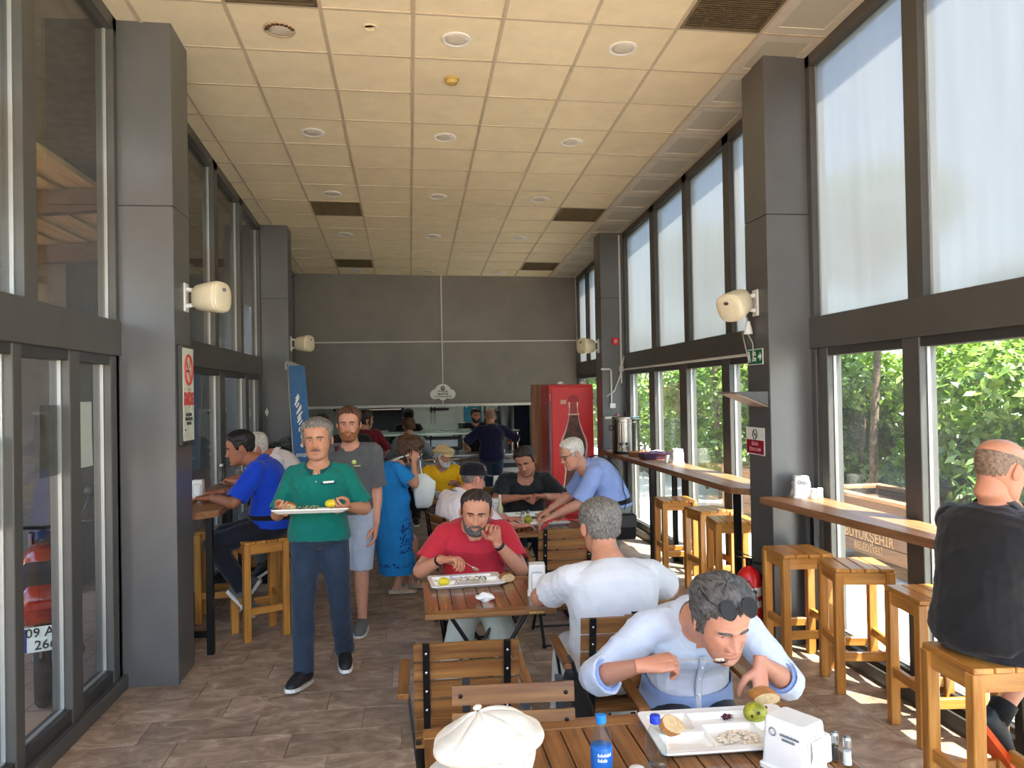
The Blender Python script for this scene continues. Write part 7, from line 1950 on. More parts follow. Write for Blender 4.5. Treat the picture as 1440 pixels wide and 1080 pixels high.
trousers(q, 'jeans', DENIM, .98, .012, .10, seed=6, fold=.006); shoes(q, SHOEB, SOLEW)
hair(q, H_GREY, .076, .068, -.022, -.072, .011, vol=.010, seed=2); brows(q, H_STEEL, .005, .0195); moustache(q, H_STEEL, .006, .031)
fr = q.F3
pk = MB(); c, u = q.spine(.74); pp = c + fr * .165 - q.S2 * .085
cmb(q, 'chest_pocket', MB().bar(pp - q.S2 * .05 , pp + q.S2 * .05, .012, .016, u), fabric('teal_collar', (8, 78, 80)), q.shirt, False)
cmb(q, 'pocket_card', MB().bar(pp - q.S2 * .035 + u * .010 + fr * .004, pp + q.S2 * .035 + u * .006 + fr * .004, .006, .012, u), WHITE_P, q.shirt, False)
bt = MB()
for k in range(2): bt.sphere(tuple(q.spine(.86 - k * .1)[0] + fr * (.128 + .02 * k)), .005, 8, 6)
cmb(q, 'button', bt, WHITE, q.shirt)
# tray in his hands
tray('white tray with lemon and bread carried by the man in teal', -.635, 5.045, 1.160, 10, .94, (-.10, .03))
blob('lemon_half', 'lemon half on the tray carried by the man in teal', 'fruit', -.50, 5.03, 1.188, (.038, .032, .026), LEMON, None, .3, .05, 21)
bread('thick slice of bread on the tray carried by the man in teal', -.775, 5.05, 1.185, (.3, .1, .15), 1.0, .12, .05, .035)
shreds('green_salad', 'shredded green salad on the tray carried by the man in teal', 'salad', -.635, 5.02, 1.186, .065, .045, 60, [GREENS, GREENS, BEAN], 22, .022)
pile('dark_olives', 'dark bits at the end of the tray carried by the man in teal', 'food', -.83, 5.02, 1.178, .03, .02, 9, mat('dark_food', (62, 28, 24), .5), .009, 23)

# 19 the man eating in the pale blue shirt
PALEB = fabric('pale_blue_cotton', (192, 202, 218), .8, .04); MIDB = fabric('blue_cotton', (134, 158, 204), .8, .05)
q = person('man with sunglasses on grey hair bent over his tray, eating with a spoon', dict(
    P=(1.16, 3.25, .545), face=-91, lean=34, hunch=.045, neck=30, look=(6, 24, 4), s=1.03, hsc=1.20, girth=1.0, belly=.03, skin=(200, 142, 116), jowl=.25, N=(1.125, 2.985, .985), Hc=(1.125, 2.74, 1.045),
    RW=(.835, 2.80, .875), LW=(1.295, 2.79, .862), RE=(-.8, .1, -.6), LE=(.7, .3, -.65), RD=(.95, -.15, .12), LD=(-.15, -.35, -.9), RN=(.1, .4, -1), LN=(-.5, .7, -.2), curlR=(.85, .95, 1.0, 1.05), curlL=(.35, .35, .4, .45), thumbR=.9, thumbL=.6,
    RA=(1.03, 2.78, .09), LA=(1.28, 2.80, .09), vox=.0055, handvox=.0030, stubble=.2, lid=.5, gaze=(0, -.6), nose=1.1, head=(130, 120)))
shirt(q, 'shirt', PALEB, t0=-.06, sl=.66, infl=.017, collar=PALEB, fold=.007, seed=11, flare=1.12)
for S_, E_, W_ in ((q.SR, q.ER, q.WR), (q.SL, q.EL, q.WL)):
    pts, rr = chain([lerp(S_, E_, .62), E_, lerp(E_, W_, .30)], [.064, .066, .058], 4); R = limb_rings(pts, rr, q.F3, 18)[2:-2]
    c = R[-1].mean(0); R.append(c + (R[-1] - c) * .9); cmb(q, 'blue_sleeve', MB().loft(R, 0, False), MIDB, q.shirt)
mb = MB(); mb.loft([q.tring(t, .0245) for t in (-.07, 0, .1, .2, .30, .34)], 0, False); cmb(q, 'blue_hem', mb, MIDB, q.shirt)
pl = MB(); P_l = [q.spine(t)[0] + q.F3 * (np.interp(t, TORSO[:, 0], TORSO[:, 2]) * q.s + .030 + q.belly * math.exp(-((t - .24) / .22) ** 2) * 1.3) for t in (.12, .25, .4, .55, .7, .82)]
pl.tube(P_l, .014, 8, flat=.25, ref=tuple(q.F3)); cmb(q, 'button_placket', pl, PALEB, q.shirt)
bt = MB()
for p in P_l: bt.sphere(tuple(p + q.F3 * .006), .005, 8, 6)
cmb(q, 'button', bt, WHITE, q.shirt)
trousers(q, 'trousers', NAVYT, .98, seed=12); shoes(q, SHOEB, SOLEW)
hair(q, H_STEEL, .074, .060, -.030, -.085, .013, vol=.014, seed=9, lock=.005); brows(q, H_STEEL, .005); glasses(q, .114, .094, BLACKP, None, -1.15, True, 'sunglasses')
def spoon(lab, a, b, fill=None, s=1.0):
    a, b = vec(a), vec(b); d = nrm(b - a); t = thing('spoon', lab, 'spoon', tuple(a), 0, 'steel spoons'); L_ = np.linalg.norm(b - a)
    sd = nrm(np.cross(d, (0, 0, 1))); u = np.cross(sd, d)
    obj('handle', MB().tube([(0, 0, 0), tuple((b - a) * .5 + u * .004), tuple((b - a) * .8)], [.0035, .0026, .0028], 8, flat=.5), CHROME, t)
    bw_ = MB(); c = (b - a) * .8 + d * .026 * s; rings = []
    for k in range(7):
        al = -1.45 + 2.9 * k / 6; w_ = math.cos(al) * .017 * s; o = d * .027 * s * math.sin(al)
        rings.append([c + o + sd * w_ * x - u * .009 * s * math.cos(al) * (1 - x * x) for x in np.linspace(-1, 1, 7)])
    V = np.array(rings).reshape(-1, 3); f = [(i * 7 + j, i * 7 + j + 1, (i + 1) * 7 + j + 1, (i + 1) * 7 + j) for i in range(6) for j in range(6)]
    bw_.add(V, f); bw_.add(V - u * .0012, [tuple(reversed(x)) for x in f]); obj('bowl', bw_, CHROME, t, smooth=True)
    if fill:
        mb = MB(); g = np.random.default_rng(3)
        for k in range(6): mb.sphere(tuple(c + d * g.uniform(-.014, .014) + sd * g.uniform(-.008, .008) + u * .003), (.007, .006, .005), 8, 6)
        o = obj('mouthful', mb, fill, t, smooth=True)
    return t
spoon('steel spoon of beans held at the mouth of the grey-haired man with sunglasses', (.90, 2.76, .90), (1.105, 2.655, .925), BEAN)
bread('torn piece of bread in the hand of the man with sunglasses', 1.265, 2.715, .745, (.25, .1, .2), 1.0, .115, .055, .045)

# 17 the man in red
REDT = fabric('red_jersey', (186, 40, 56), .8, .05); CREAMP = fabric('pale_trouser', (176, 178, 168))
q = person('bearded man in red T-shirt eating at the slatted table with a spoon', dict(
    P=(.415, 5.26, .545), face=-90, lean=17, hunch=.045, neck=28, look=(-6, 12, -3), s=1.04, girth=1.22, belly=.07, shw=1.0, sh_up=-.025, skin=(198, 140, 112), jowl=.9, hsc=1.16, wide=1.04,
    RW=(.185, 4.86, .865), LW=(.545, 4.93, .935), RE=(-.75, .15, -.8), LE=(.55, -.15, -.85), RD=(.75, -.5, .1), LD=(-.25, -.15, 1), RN=(.2, -.3, -1), LN=(-.5, -.8, -.2), curlR=(.8, .9, .95, 1.0), curlL=(.65, .85, .95, 1.0), thumbR=.9, thumbL=.9,
    RA=(.20, 4.72, .10), LA=(.64, 4.72, .10), stubble=.5, vox=.006))
shirt(q, 't_shirt', REDT, -.08, .35, .017, None, .006, 21, flare=1.15); trousers(q, 'trousers', CREAMP, .98, seed=22, wide=1.4); shoes(q, GREYSH, SOLEW)
hair(q, H_DARK, .084, .072, -.020, -.06, .006, vol=.006, seed=4); brows(q, H_DARK, .004); beard(q, H_STEEL, .0028, -.066); moustache(q, H_STEEL, .004, .027)
wristband(q, True, BLACKP, .012, .93, .033, 'wristband'); wristband(q, False, BLACKP, .011, .92, .033)
spoon('steel spoon in the hand of the man in the red T-shirt', (.235, 4.83, .895), (.40, 4.76, .815))
# 18 white T-shirt, back to us
WHT = fabric('white_jersey', (206, 208, 212), .85, .03)
q = person('grey-haired man in white T-shirt seated with his back to us', dict(
    P=(.975, 3.70, .545), face=96, lean=9, hunch=.03, neck=14, look=(0, 10, 0), s=1.04, girth=1.22, belly=.05, shw=1.08, sh_up=-.025, skin=(196, 138, 110), jowl=.7, hsc=1.14, wide=1.03,
    RW=(1.13, 4.10, .80), LW=(.84, 4.13, .80), RE=(1, -.25, .0), LE=(-1, -.25, -.1), RD=(-.5, .7, 0), LD=(.4, .8, 0), curlR=.4, curlL=.4,
    RA=(1.16, 4.20, .09), LA=(.80, 4.20, .09), vox=.006))
shirt(q, 't_shirt', WHT, -.08, .31, .016, None, .006, 31, flare=1.15, freq=20); trousers(q, 'trousers', fabric('light_trouser', (196, 196, 190)), .98, seed=32); shoes(q, SHOEB, SOLEW)
hair(q, H_GREY, .062, .050, -.020, -.070, .012, vol=.010, seed=14, lock=.004); brows(q, H_STEEL)
# 20 white flat cap
WCAP = mat('white_canvas', (204, 200, 188), .8, 0, .03, 12, .12, 90)
q = person('white-capped diner seen from behind at the nearest table', dict(
    P=(.315, 1.66, .53), face=168, lean=20, hunch=.05, neck=24, look=(4, 14, 0), s=1.0, skin=(190, 146, 120), N=(.245, 1.80, .835), Hc=(.185, 1.86, 1.000), hsc=1.04,
    RW=(.10, 2.02, .775), LW=(.02, 1.70, .72), RE=(.1, .6, -.5), LE=(-.2, -.7, -.5), RA=(-.02, 1.80, .09), LA=(-.02, 1.55, .09), vox=.007))
shirt(q, 'shirt', fabric('pale_shirt', (196, 200, 206)), -.08, .6, .015, fabric('pale_shirt', (196, 200, 206)), .006, 41); trousers(q, 'trousers', fabric('grey_trouser', (96, 98, 100)), .98, seed=42); shoes(q, SHOEB, SOLEW)
hair(q, H_WHITE, .03, .02, -.045, -.085, .007, seed=24); flat_cap(q, WCAP); brows(q, H_WHITE)
# 21 black polo on the stool
BPOLO = fabric('black_polo', (24, 24, 26), .75, .08)
q = person('bald man in black polo sitting on the nearest bar stool at the counter', dict(
    P=(2.37, 2.98, .865), face=14, lean=16, hunch=.05, neck=34, look=(-4, 20, 0), s=1.03, girth=1.16, belly=.05, shw=1.06, sh_up=-.02, Hc=(2.475, 2.99, 1.525), skin=(200, 140, 110), jowl=.6, hsc=1.14,
    RW=(2.86, 2.78, 1.16), LW=(2.86, 3.10, 1.16), RE=(.1, -.7, -.6), LE=(.15, .6, -.6), curlR=.6, curlL=.6,
    RA=(2.56, 2.74, .40), LA=(2.50, 3.08, .44), RK=(1, -.2, .2), LK=(1, .2, .2), footR=(.55, -.15, -.80), footL=(.6, .1, -.75), vox=.006))
shirt(q, 'polo_shirt', BPOLO, -.10, .44, .018, BPOLO, .008, 51, flare=1.15); trousers(q, 'shorts', fabric('navy_short', (22, 24, 34)), .52, .016, .14, seed=52, wide=1.2)
for A_, K_ in ((q.AR, q.KR), (q.AL, q.KL)): cmb(q, 'sock', MB().loft(limb_rings([lerp(K_, A_, .80), A_], [.054, .050], q.F, 16)[2:-2]), BLK)
shoes(q, mat('sneaker_dark', (26, 32, 34), .6, 0, .2, 30), mat('orange_sole', (226, 86, 30), .5))
hair(q, H_STUB, .070, .055, -.015, -.06, .0022, bald=.060, seed=54, lock=.0006); brows(q, H_STEEL)
# 2 bright blue polo on the door-side stool
BLUEP = fabric('bright_blue_polo', (8, 64, 196), .75, .06)
q = person('dark-haired man in bright blue polo on a bar stool at the door-side counter', dict(
    P=(-1.10, 6.52, .865), face=178, lean=14, hunch=.045, neck=26, look=(10, 12, 0), s=1.06, girth=1.06, belly=.04, shw=1.05, skin=(160, 106, 80), jowl=.5, hsc=1.12,
    RW=(-1.55, 6.72, 1.115), LW=(-1.56, 6.42, 1.105), RE=(.3, .8, -.6), LE=(.5, -.75, -.45), RD=(-.9, -.1, 0), LD=(-.9, .2, 0), curlR=.6, curlL=.6,
    RA=(-1.36, 6.62, .37), LA=(-1.32, 6.42, .37), RK=(-1, .1, .1), LK=(-1, -.1, .1), footR=(-.55, 0, -.8), footL=(.62, -.1, -.62), vox=.0065))
shirt(q, 'polo_shirt', BLUEP, -.02, .43, .017, BLUEP, .006, 61, flare=1.2); trousers(q, 'trousers', NAVYT, .97, .013, .20, seed=62); belt(q, BLK, .14, .024); shoes(q, GREYSH, SOLEW)
hair(q, H_BLACK, .078, .068, -.015, -.055, .010, vol=.010, seed=64); brows(q, H_BLACK, .005)
# 3 white-haired man in white shirt
WSH = fabric('white_cotton', (232, 222, 224), .85, .03)
q = person('white-haired man in white shirt behind the man in bright blue', dict(
    P=(-1.08, 7.62, .865), face=184, lean=24, hunch=.06, neck=30, look=(14, 20, 0), s=1.05, girth=1.08, skin=(196, 130, 106), jowl=.5, hsc=1.14,
    RW=(-1.60, 7.85, 1.12), LW=(-1.60, 7.5, 1.12), RE=(.2, .8, -.5), LE=(.3, -.8, -.5), RA=(-1.36, 7.72, .36), LA=(-1.36, 7.52, .36), RK=(-1, 0, .1), LK=(-1, 0, .1), footR=(-.8, 0, -.5), footL=(-.8, 0, -.5), vox=.0075))
shirt(q, 'shirt', WSH, -.05, .6, .017, WSH, .006, 71); trousers(q, 'trousers', fabric('grey_trouser', (96, 98, 100)), .97, seed=72); shoes(q, SHOEB, SOLEW)
hair(q, H_WHITE, .072, .060, -.02, -.07, .013, vol=.012, seed=74, lock=.004); brows(q, H_WHITE)
# 4 grey T-shirt
GREYT = fabric('grey_jersey', (92, 93, 96), .85, .06)
q = person('ginger-bearded man in grey T-shirt standing just behind the man in teal', dict(
    P=(-.475, 6.42, .985), face=-96, lean=0, hunch=.012, neck=12, look=(4, 2, 0), s=1.035, girth=1.02, skin=(206, 150, 124), hsc=1.10, jowl=.2,
    RW=(-.72, 6.30, 1.0), LW=(-.275, 6.34, .86), RE=(-.4, .8, -.3), LE=(.6, .8, -.2), RD=(0, -.3, -1), LD=(-.1, -.3, -1), RN=(1, 0, 0), LN=(-1, 0, 0), curlR=.4, curlL=.4,
    RA=(-.56, 6.45, .09), LA=(-.40, 6.40, .09), vox=.007))
shirt(q, 't_shirt', GREYT, -.10, .44, .016, None, .006, 81, flare=1.2)
c, u = q.spine(.68)
cmb(q, 'chest_print', MB().bar(c + q.F3 * .142 + q.S2 * .00, c + q.F3 * .142 - q.S2 * .10, .004, .008, u).sphere(tuple(c + q.F3 * .142 - q.S2 * .05 + u * .03), (.018, .004, .018), 10, 6), mat('pale_green_print', (206, 212, 120), .6), q.shirt, False)
trousers(q, 'shorts', fabric('pale_denim', (170, 182, 200)), .56, .018, .12, seed=82, wide=1.3); shoes(q, GREYSH, SOLEW)
hair(q, H_BROWN, .082, .068, -.02, -.06, .010, vol=.012, seed=84); brows(q, H_BROWN); beard(q, H_GINGER, .010, -.055); moustache(q, H_GINGER, .006, .028)
mb = MB(); cc = q.spine(.9)[0]
mb.tube([cc + q.S2 * .10 + q.F3 * .06 + np.array((0, 0, .04)), q.spine(.7)[0] + q.S2 * .07 + q.F3 * .14, q.spine(.45)[0] + q.S2 * .10 + q.F3 * .145], .018, 8, flat=.3, ref=tuple(q.F3)); cmb(q, 'bag_strap', mb, mat('maroon_strap', (92, 24, 34), .7))
# 5 black cap behind him
q = person('person in a black cap almost hidden behind the man in grey', dict(
    P=(-.70, 9.5, .93), face=100, lean=2, s=.99, look=(0, 0, 0), hsc=1.1, RW=(-.45, 9.6, .85), LW=(-.95, 9.6, .85), RE=(.5, -.5, 0), LE=(-.5, -.5, 0), RA=(-.61, 9.5, .09), LA=(-.79, 9.5, .09), vox=.011, head=(60, 46), eyes=False, handvox=.006))
shirt(q, 'shirt', BLK, -.1, .5, .016, None, .005, 91); trousers(q, 'trousers', NAVYT, .97, seed=92); shoes(q, SHOEB, SOLEW); hair(q, H_DARK, .05, .04, -.02, -.06, .010); ball_cap(q, BLK)
# 6 man in dusty blue by the banner
DUSTB = fabric('dusty_blue', (70, 112, 132), .85)
q = person('dark-haired man in dusty blue shirt standing beside the blue banner', dict(
    P=(-1.20, 10.2, .90), face=22, lean=3, s=.985, look=(-8, 6, 0), skin=(168, 116, 92), hsc=1.08, RW=(-1.02, 9.94, .98), LW=(-.95, 10.3, .98), RE=(-.6, -.4, -.6), LE=(-.2, .8, -.4), RD=(.9, .1, .1), LD=(.9, 0, 0), RA=(-1.15, 10.12, .09), LA=(-1.2, 10.3, .09), vox=.010, head=(70, 56), handvox=.005))
shirt(q, 'shirt', DUSTB, -.1, .5, .016, DUSTB, .005, 101); trousers(q, 'trousers', NAVYT, .97, seed=102); shoes(q, SHOEB, SOLEW); hair(q, H_DARK, .074, .05, -.02, -.06, .011); brows(q, H_DARK)
# 7 maroon top
MARO = fabric('maroon_top', (106, 18, 34), .85)
q = person('woman in a maroon top turning her head, standing at the serving counter', dict(
    P=(-.62, 11.2, .92), face=86, lean=5, female=True, s=.985, look=(-62, 4, 0), skin=(206, 158, 134), hsc=1.1, RW=(-.40, 11.42, .98), LW=(-.80, 11.45, 1.0), RE=(.8, -.4, -.5), LE=(-.8, -.4, -.5), RA=(-.54, 11.2, .09), LA=(-.70, 11.2, .09), vox=.010, head=(70, 56), handvox=.005, girth=1.04))
shirt(q, 'top', MARO, -.14, .5, .016, None, .005, 111); trousers(q, 'jeans', fabric('mid_denim', (72, 86, 108)), .97, seed=112); shoes(q, SHOEB, SOLEW); hair(q, H_DARK, .074, .05, -.09, -.118, .016, vol=.012); brows(q, H_DARK)
# 8 cook in black cap
q = person('cook in a black cap and black shirt behind the serving counter', dict(
    P=(-.02, 14.05, .89), face=-88, lean=8, s=.97, look=(0, 24, 0), skin=(176, 124, 100), RW=(-.14, 13.72, 1.0), LW=(.14, 13.72, 1.0), RE=(-.8, .3, -.5), LE=(.8, .3, -.5), RA=(-.12, 14.05, .09), LA=(.08, 14.05, .09), vox=.012, head=(60, 46), handvox=.006, eyes=False))
shirt(q, 'shirt', BLK, -.1, .6, .018, None, .005, 121); trousers(q, 'trousers', BLK, .97, seed=122); shoes(q, SHOEB, SOLEW); hair(q, H_BLACK, .05, .04, -.02, -.06, .010); ball_cap(q, BLK)
# 9 grey hoodie
GHOOD = fabric('grey_hoodie', (122, 128, 134), .9, .08)
q = person('woman with brown hair bun in grey hoodie, back to us at the counter', dict(
    P=(0.0, 11.35, .84), face=92, lean=6, female=True, s=.93, look=(6, 12, 0), skin=(200, 150, 126), hsc=1.1, RW=(.20, 11.66, .96), LW=(-.20, 11.66, .96), RE=(.9, -.3, -.5), LE=(-.9, -.3, -.5), RA=(.08, 11.35, .09), LA=(-.08, 11.35, .09), vox=.010, head=(70, 56), handvox=.005, girth=1.08))
shirt(q, 'hoodie', GHOOD, -.16, .96, .020, None, .007, 131); trousers(q, 'trousers', BLK, .97, seed=132); shoes(q, SHOEB, SOLEW)
h_ = hair(q, H_BROWN, .068, .055, -.03, -.085, .013, vol=.006); mb = MB().sphere((0, -.125, -.01), (.042, .034, .045), 14, 10); mb.v = [q.hd.toW(v) for v in mb.v]; cmb(q, 'hair_bun', mb, H_BROWN, h_)
mb = MB(); c, u = q.spine(.72); g = np.random.default_rng(4)
for k in range(14): mb.bar(c - q.F3 * .142 - q.S2 * (.10 - k * .0155) + u * .004 * (k % 2), c - q.F3 * .142 - q.S2 * (.091 - k * .0155) + u * .004 * (k % 2), .003, .020, u)
cmb(q, 'back_print', mb, fabric('dark_print_cloth', (60, 64, 72)), q.shirt, False)
mb = MB(); a_ = q.spine(.93)[0]
mb.loft(limb_rings([a_ - q.S2 * .08 - q.F3 * .06, a_ - q.F3 * .10 - np.array((0, 0, .05)), a_ + q.S2 * .08 - q.F3 * .06], [.03, .045, .03], q.F3, 12)); cmb(q, 'hood', mb, fabric('dark_hood', (40, 42, 48)), q.shirt)
# 10 woman in the blue dress
BDR = mat('bright_blue_dress', (22, 132, 206), .85, 0, .06, 6, .1, 240); DKB = fabric('dark_blue_embroidery', (18, 40, 110), .8)
q = person('woman in long bright blue dress raising both hands to her bowed head', dict(
    P=(-.185, 7.58, .80), face=4, lean=9, hunch=.03, neck=36, look=(4, 22, 0), female=True, s=.90, girth=1.24, belly=.04, skin=(200, 146, 118), hsc=1.10, jowl=.6, sh_up=.01,
    RW=(.035, 7.45, 1.245), LW=(.05, 7.64, 1.255), RE=(.5, -.5, -.9), LE=(.5, .5, -.9), RD=(.25, .1, 1), LD=(.3, -.1, 1), RN=(-.2, 1, 0), LN=(-.2, -1, 0), curlR=(.7, .9, 1, 1), curlL=(.7, .9, 1, 1), thumbR=.7, thumbL=.7,
    RA=(-.14, 7.50, .085), LA=(-.02, 7.68, .085), footR=(1, -.1, -.05), footL=(1, 0, -.05), vox=.0075, handvox=.004, head=(90, 70)))
mb = MB()
def dring(t, k):
    R = q.tring(t, .016); return R
mb.loft([q.tring(t, .018) for t in (.0, .06, .12, .2, .3, .4, .5, .6, .7, .78, .86, .92, .96, .985)])
base = q.tring(.02, .024); c0 = base.mean(0); rows = []
for z, k in ((c0[2] + .03, 1.0), (.70, 1.06), (.60, 1.09), (.50, 1.10), (.40, 1.09), (.30, 1.06), (.22, 1.03), (.19, 1.03), (.20, .96), (.24, .88)):
    sh = (.80 - z) * .06; rows.append(np.stack([c0[0] + sh + (base[:, 0] - c0[0]) * k, c0[1] + (base[:, 1] - c0[1]) * k, np.full(len(base), z)], 1))
mb.loft(rows)
for S_, E_, W_ in ((q.SR, q.ER, q.WR), (q.SL, q.EL, q.WL)):
    c9 = q.spine(.92)[0]; mb.loft(limb_rings([lerp(c9, S_, .1), lerp(c9, S_, .6), S_], [.05, .058, .062], q.F3, 16)); sleeve(mb, S_, E_, W_, .36, .018, q, 1.25)
arr = wrinkle(fuse(mb, .009, 4), .009, 17, 141, (1, 1, .25)); dress = child(q, 'dress', arr, BDR)
g = np.random.default_rng(77); DV, DN = arr[0], None
me_ = arr_mesh('tmp', arr, []); DN = np.zeros(len(DV) * 3); me_.vertices.foreach_get('normal', DN); DN = DN.reshape(-1, 3); bpy.data.meshes.remove(me_)
def motif(cond, n, size, name, m):
    idx = np.where(cond)[0]; mb = MB()
    for i in g.choice(idx, min(n, len(idx)), replace=False):
        nn = DN[i]; t_ = nrm(np.cross(nn, g.normal(size=3))); u_ = np.cross(nn, t_); p = DV[i] + nn * .003; s_ = size * g.uniform(.6, 1.3)
        mb.add([p - t_ * s_, p + u_ * s_ * .5, p + t_ * s_, p - u_ * s_ * .5], [(0, 1, 2, 3)])
    o = cmb(q, name, mb, m, dress, False); o['kind'] = 'stuff'
zc, xc = .575, -.02
motif((DN[:, 1] < -.2) & (np.abs(DV[:, 2] - zc) < .16) & (np.abs(DV[:, 0] - xc) < .085 - .2 * np.maximum(0, DV[:, 2] - .6)), 130, .013, 'embroidery', DKB)
motif((np.abs(DV[:, 2] - .30) < .018), 110, .012, 'hem_band', DKB)
cmb(q, 'sandal', MB().loft([[q.AR + np.array((dx, dy, -.075 + dz)) for dx, dy, dz in ((-.075, -.035, 0), (.17, -.035, 0), (.19, 0, 0), (.17, .035, 0), (-.075, .035, 0), (-.085, 0, 0))], [q.AR + np.array((dx, dy, -.045 + dz)) for dx, dy, dz in ((-.075, -.035, .01), (.17, -.035, -.008), (.19, 0, -.008), (.17, .035, -.008), (-.075, .035, .01), (-.085, 0, .01))]]), mat('pale_sandal', (176, 160, 140), .5, .2), None, False)
cmb(q, 'sandal', MB().loft([[q.AL + np.array((dx, dy, -.075 + dz)) for dx, dy, dz in ((-.075, -.035, 0), (.17, -.035, 0), (.19, 0, 0), (.17, .035, 0), (-.075, .035, 0), (-.085, 0, 0))], [q.AL + np.array((dx, dy, -.045 + dz)) for dx, dy, dz in ((-.075, -.035, .01), (.17, -.035, -.008), (.19, 0, -.008), (.17, .035, -.008), (-.075, .035, .01), (-.085, 0, .01))]]), mat('pale_sandal', (176, 160, 140), .5, .2), None, False)
for A_ in (q.AR, q.AL): cmb(q, 'sandal_strap', MB().tube([A_ + np.array((.09 + .0 * k, .048 * math.cos(k * PI / 6), -.055 + .052 * math.sin(k * PI / 6))) for k in range(7)], .010, 6, flat=.4).tube([A_ + np.array((.03 + .0 * k, .046 * math.cos(k * PI / 6), -.055 + .075 * math.sin(k * PI / 6))) for k in range(7)], .008, 6, flat=.4), mat('pale_sandal', (176, 160, 140), .5, .2))
hair(q, H_BROWN, .060, .045, -.08, -.116, .034, vol=.024, seed=144, lock=.012); brows(q, H_BROWN)
mb = MB(); pts = [q.spine(.95)[0] - q.F3 * .09, q.spine(.98)[0] + q.S2 * .06 + np.array((.02, -.02, .06)), q.hd.toW((.088, .02, .0)), q.WR + np.array((.05, 0, .055)), q.WL + np.array((.07, -.03, .06))]
mb.tube(pts, .008, 7); cmb(q, 'white_strap', mb, WHITE)
BAGC = mat('white_bag', (226, 232, 226), .6, 0, .03)
t = thing('white_tote', 'white tote bag hanging from the hands of the woman in the blue dress', 'bag', (.135, 7.56, .80))
obj('bag', MB().loft([[(a * k + o, b * kk, z) for a, b in rrect(.10, .04, .02)] for z, k, kk, o in ((0, .55, .3, -.02), (.03, .8, 1.0, -.01), (.15, 1.05, 1.3, 0), (.25, 1.0, .9, .01), (.33, .35, .4, -.02))]), BAGC, t, smooth=True)
obj('cord', MB().tube([(-.02, 0, .32), (-.035, -.01, .40), (-.04, -.02, .50)], .007, 6), WHITE, t)
t = thing('phone', 'dark phone held to the eyes by the woman in the blue dress', 'phone', (.10, 7.54, 1.30)); obj('case', MB().box((-.006, -.075, -.035), (.006, .075, .04), 0, .004), BLACKP, t); obj('lens_bump', MB().box((.006, .04, .01), (.009, .06, .03)), CHROME, t)
# 11 man in yellow
YEL = fabric('yellow_jersey', (232, 176, 8), .8, .05); BEIGEC = mat('beige_canvas', (204, 176, 126), .8, 0, .04, 12, .1, 90)
q = person('white-bearded man in yellow T-shirt and beige flat cap at the back', dict(
    P=(.385, 9.48, .54), face=-86, lean=6, hunch=.035, neck=22, look=(34, 8, 0), s=.98, girth=1.02, skin=(180, 126, 100), hsc=1.10, jowl=.1,
    RW=(.22, 9.15, .79), LW=(.55, 9.18, .80), RE=(-.8, .2, -.5), LE=(.8, .2, -.5), RD=(.4, -.8, 0), LD=(-.3, -.5, .6), curlL=.8, RA=(.28, 8.98, .09), LA=(.50, 8.98, .09), vox=.009, head=(80, 64), handvox=.005))
shirt(q, 't_shirt', YEL, -.08, .45, .017, None, .006, 151); trousers(q, 'trousers', fabric('grey_trouser', (96, 98, 100)), .97, seed=152); shoes(q, SHOEB, SOLEW)
hair(q, H_WHITE, .03, .02, -.04, -.07, .008); flat_cap(q, BEIGEC); brows(q, H_WHITE, .005); beard(q, H_WHITE, .006, -.055); moustache(q, H_WHITE, .007, .028)
# 12 black baseball cap
q = person('man in black baseball cap and white shirt, seen from behind', dict(
    P=(.36, 6.58, .545), face=34, lean=12, hunch=.04, neck=20, look=(-6, 8, 0), s=1.02, girth=1.12, belly=.05, skin=(206, 140, 118), hsc=1.10, jowl=.6,
    RW=(.88, 6.50, .775), LW=(.84, 6.88, .775), RE=(.2, -.8, -.5), LE=(-.2, .8, -.5), RD=(.9, .1, 0), LD=(.9, -.2, 0), curlR=.5, curlL=.5, RA=(.82, 6.62, .09), LA=(.72, 6.88, .09), vox=.0075, head=(90, 70), handvox=.004))
shirt(q, 'shirt', WSH, -.08, .55, .018, WSH, .007, 161, flare=1.2); trousers(q, 'trousers', fabric('grey_trouser', (96, 98, 100)), .97, seed=162); shoes(q, SHOEB, SOLEW)
hair(q, H_GREY, .03, .02, -.02, -.06, .004); ball_cap(q, BLK, (1.15, ((0, .0, .010, .004), (-.03, .010, .004, .012), (.05, .008, .004, .010), (0, -.010, .014, .003)), mat('pink_thread', (236, 150, 170), .7))); brows(q, H_GREY); glasses(q, .004, .092)
# 13 navy
NAVYP = fabric('navy_polo', (16, 20, 52), .8, .08)
q = person('balding man in navy polo and jeans, back to us at the serving counter', dict(
    P=(1.27, 12.08, .90), face=93, lean=3, s=.975, girth=1.12, shw=1.06, look=(0, 10, 0), hsc=1.08, skin=(190, 134, 108), RW=(1.64, 12.34, 1.14), LW=(.90, 12.36, 1.06), RE=(.8, -.3, -.5), LE=(-.8, -.3, -.5), RA=(1.36, 12.08, .09), LA=(1.18, 12.08, .09), vox=.010, head=(70, 56), handvox=.005))
shirt(q, 'polo_shirt', NAVYP, -.12, .5, .018, NAVYP, .006, 171); trousers(q, 'jeans', DENIM, .97, seed=172); shoes(q, SHOEB, SOLEW); hair(q, H_STUB, .07, .05, -.02, -.06, .003, bald=.075, lock=.0006)
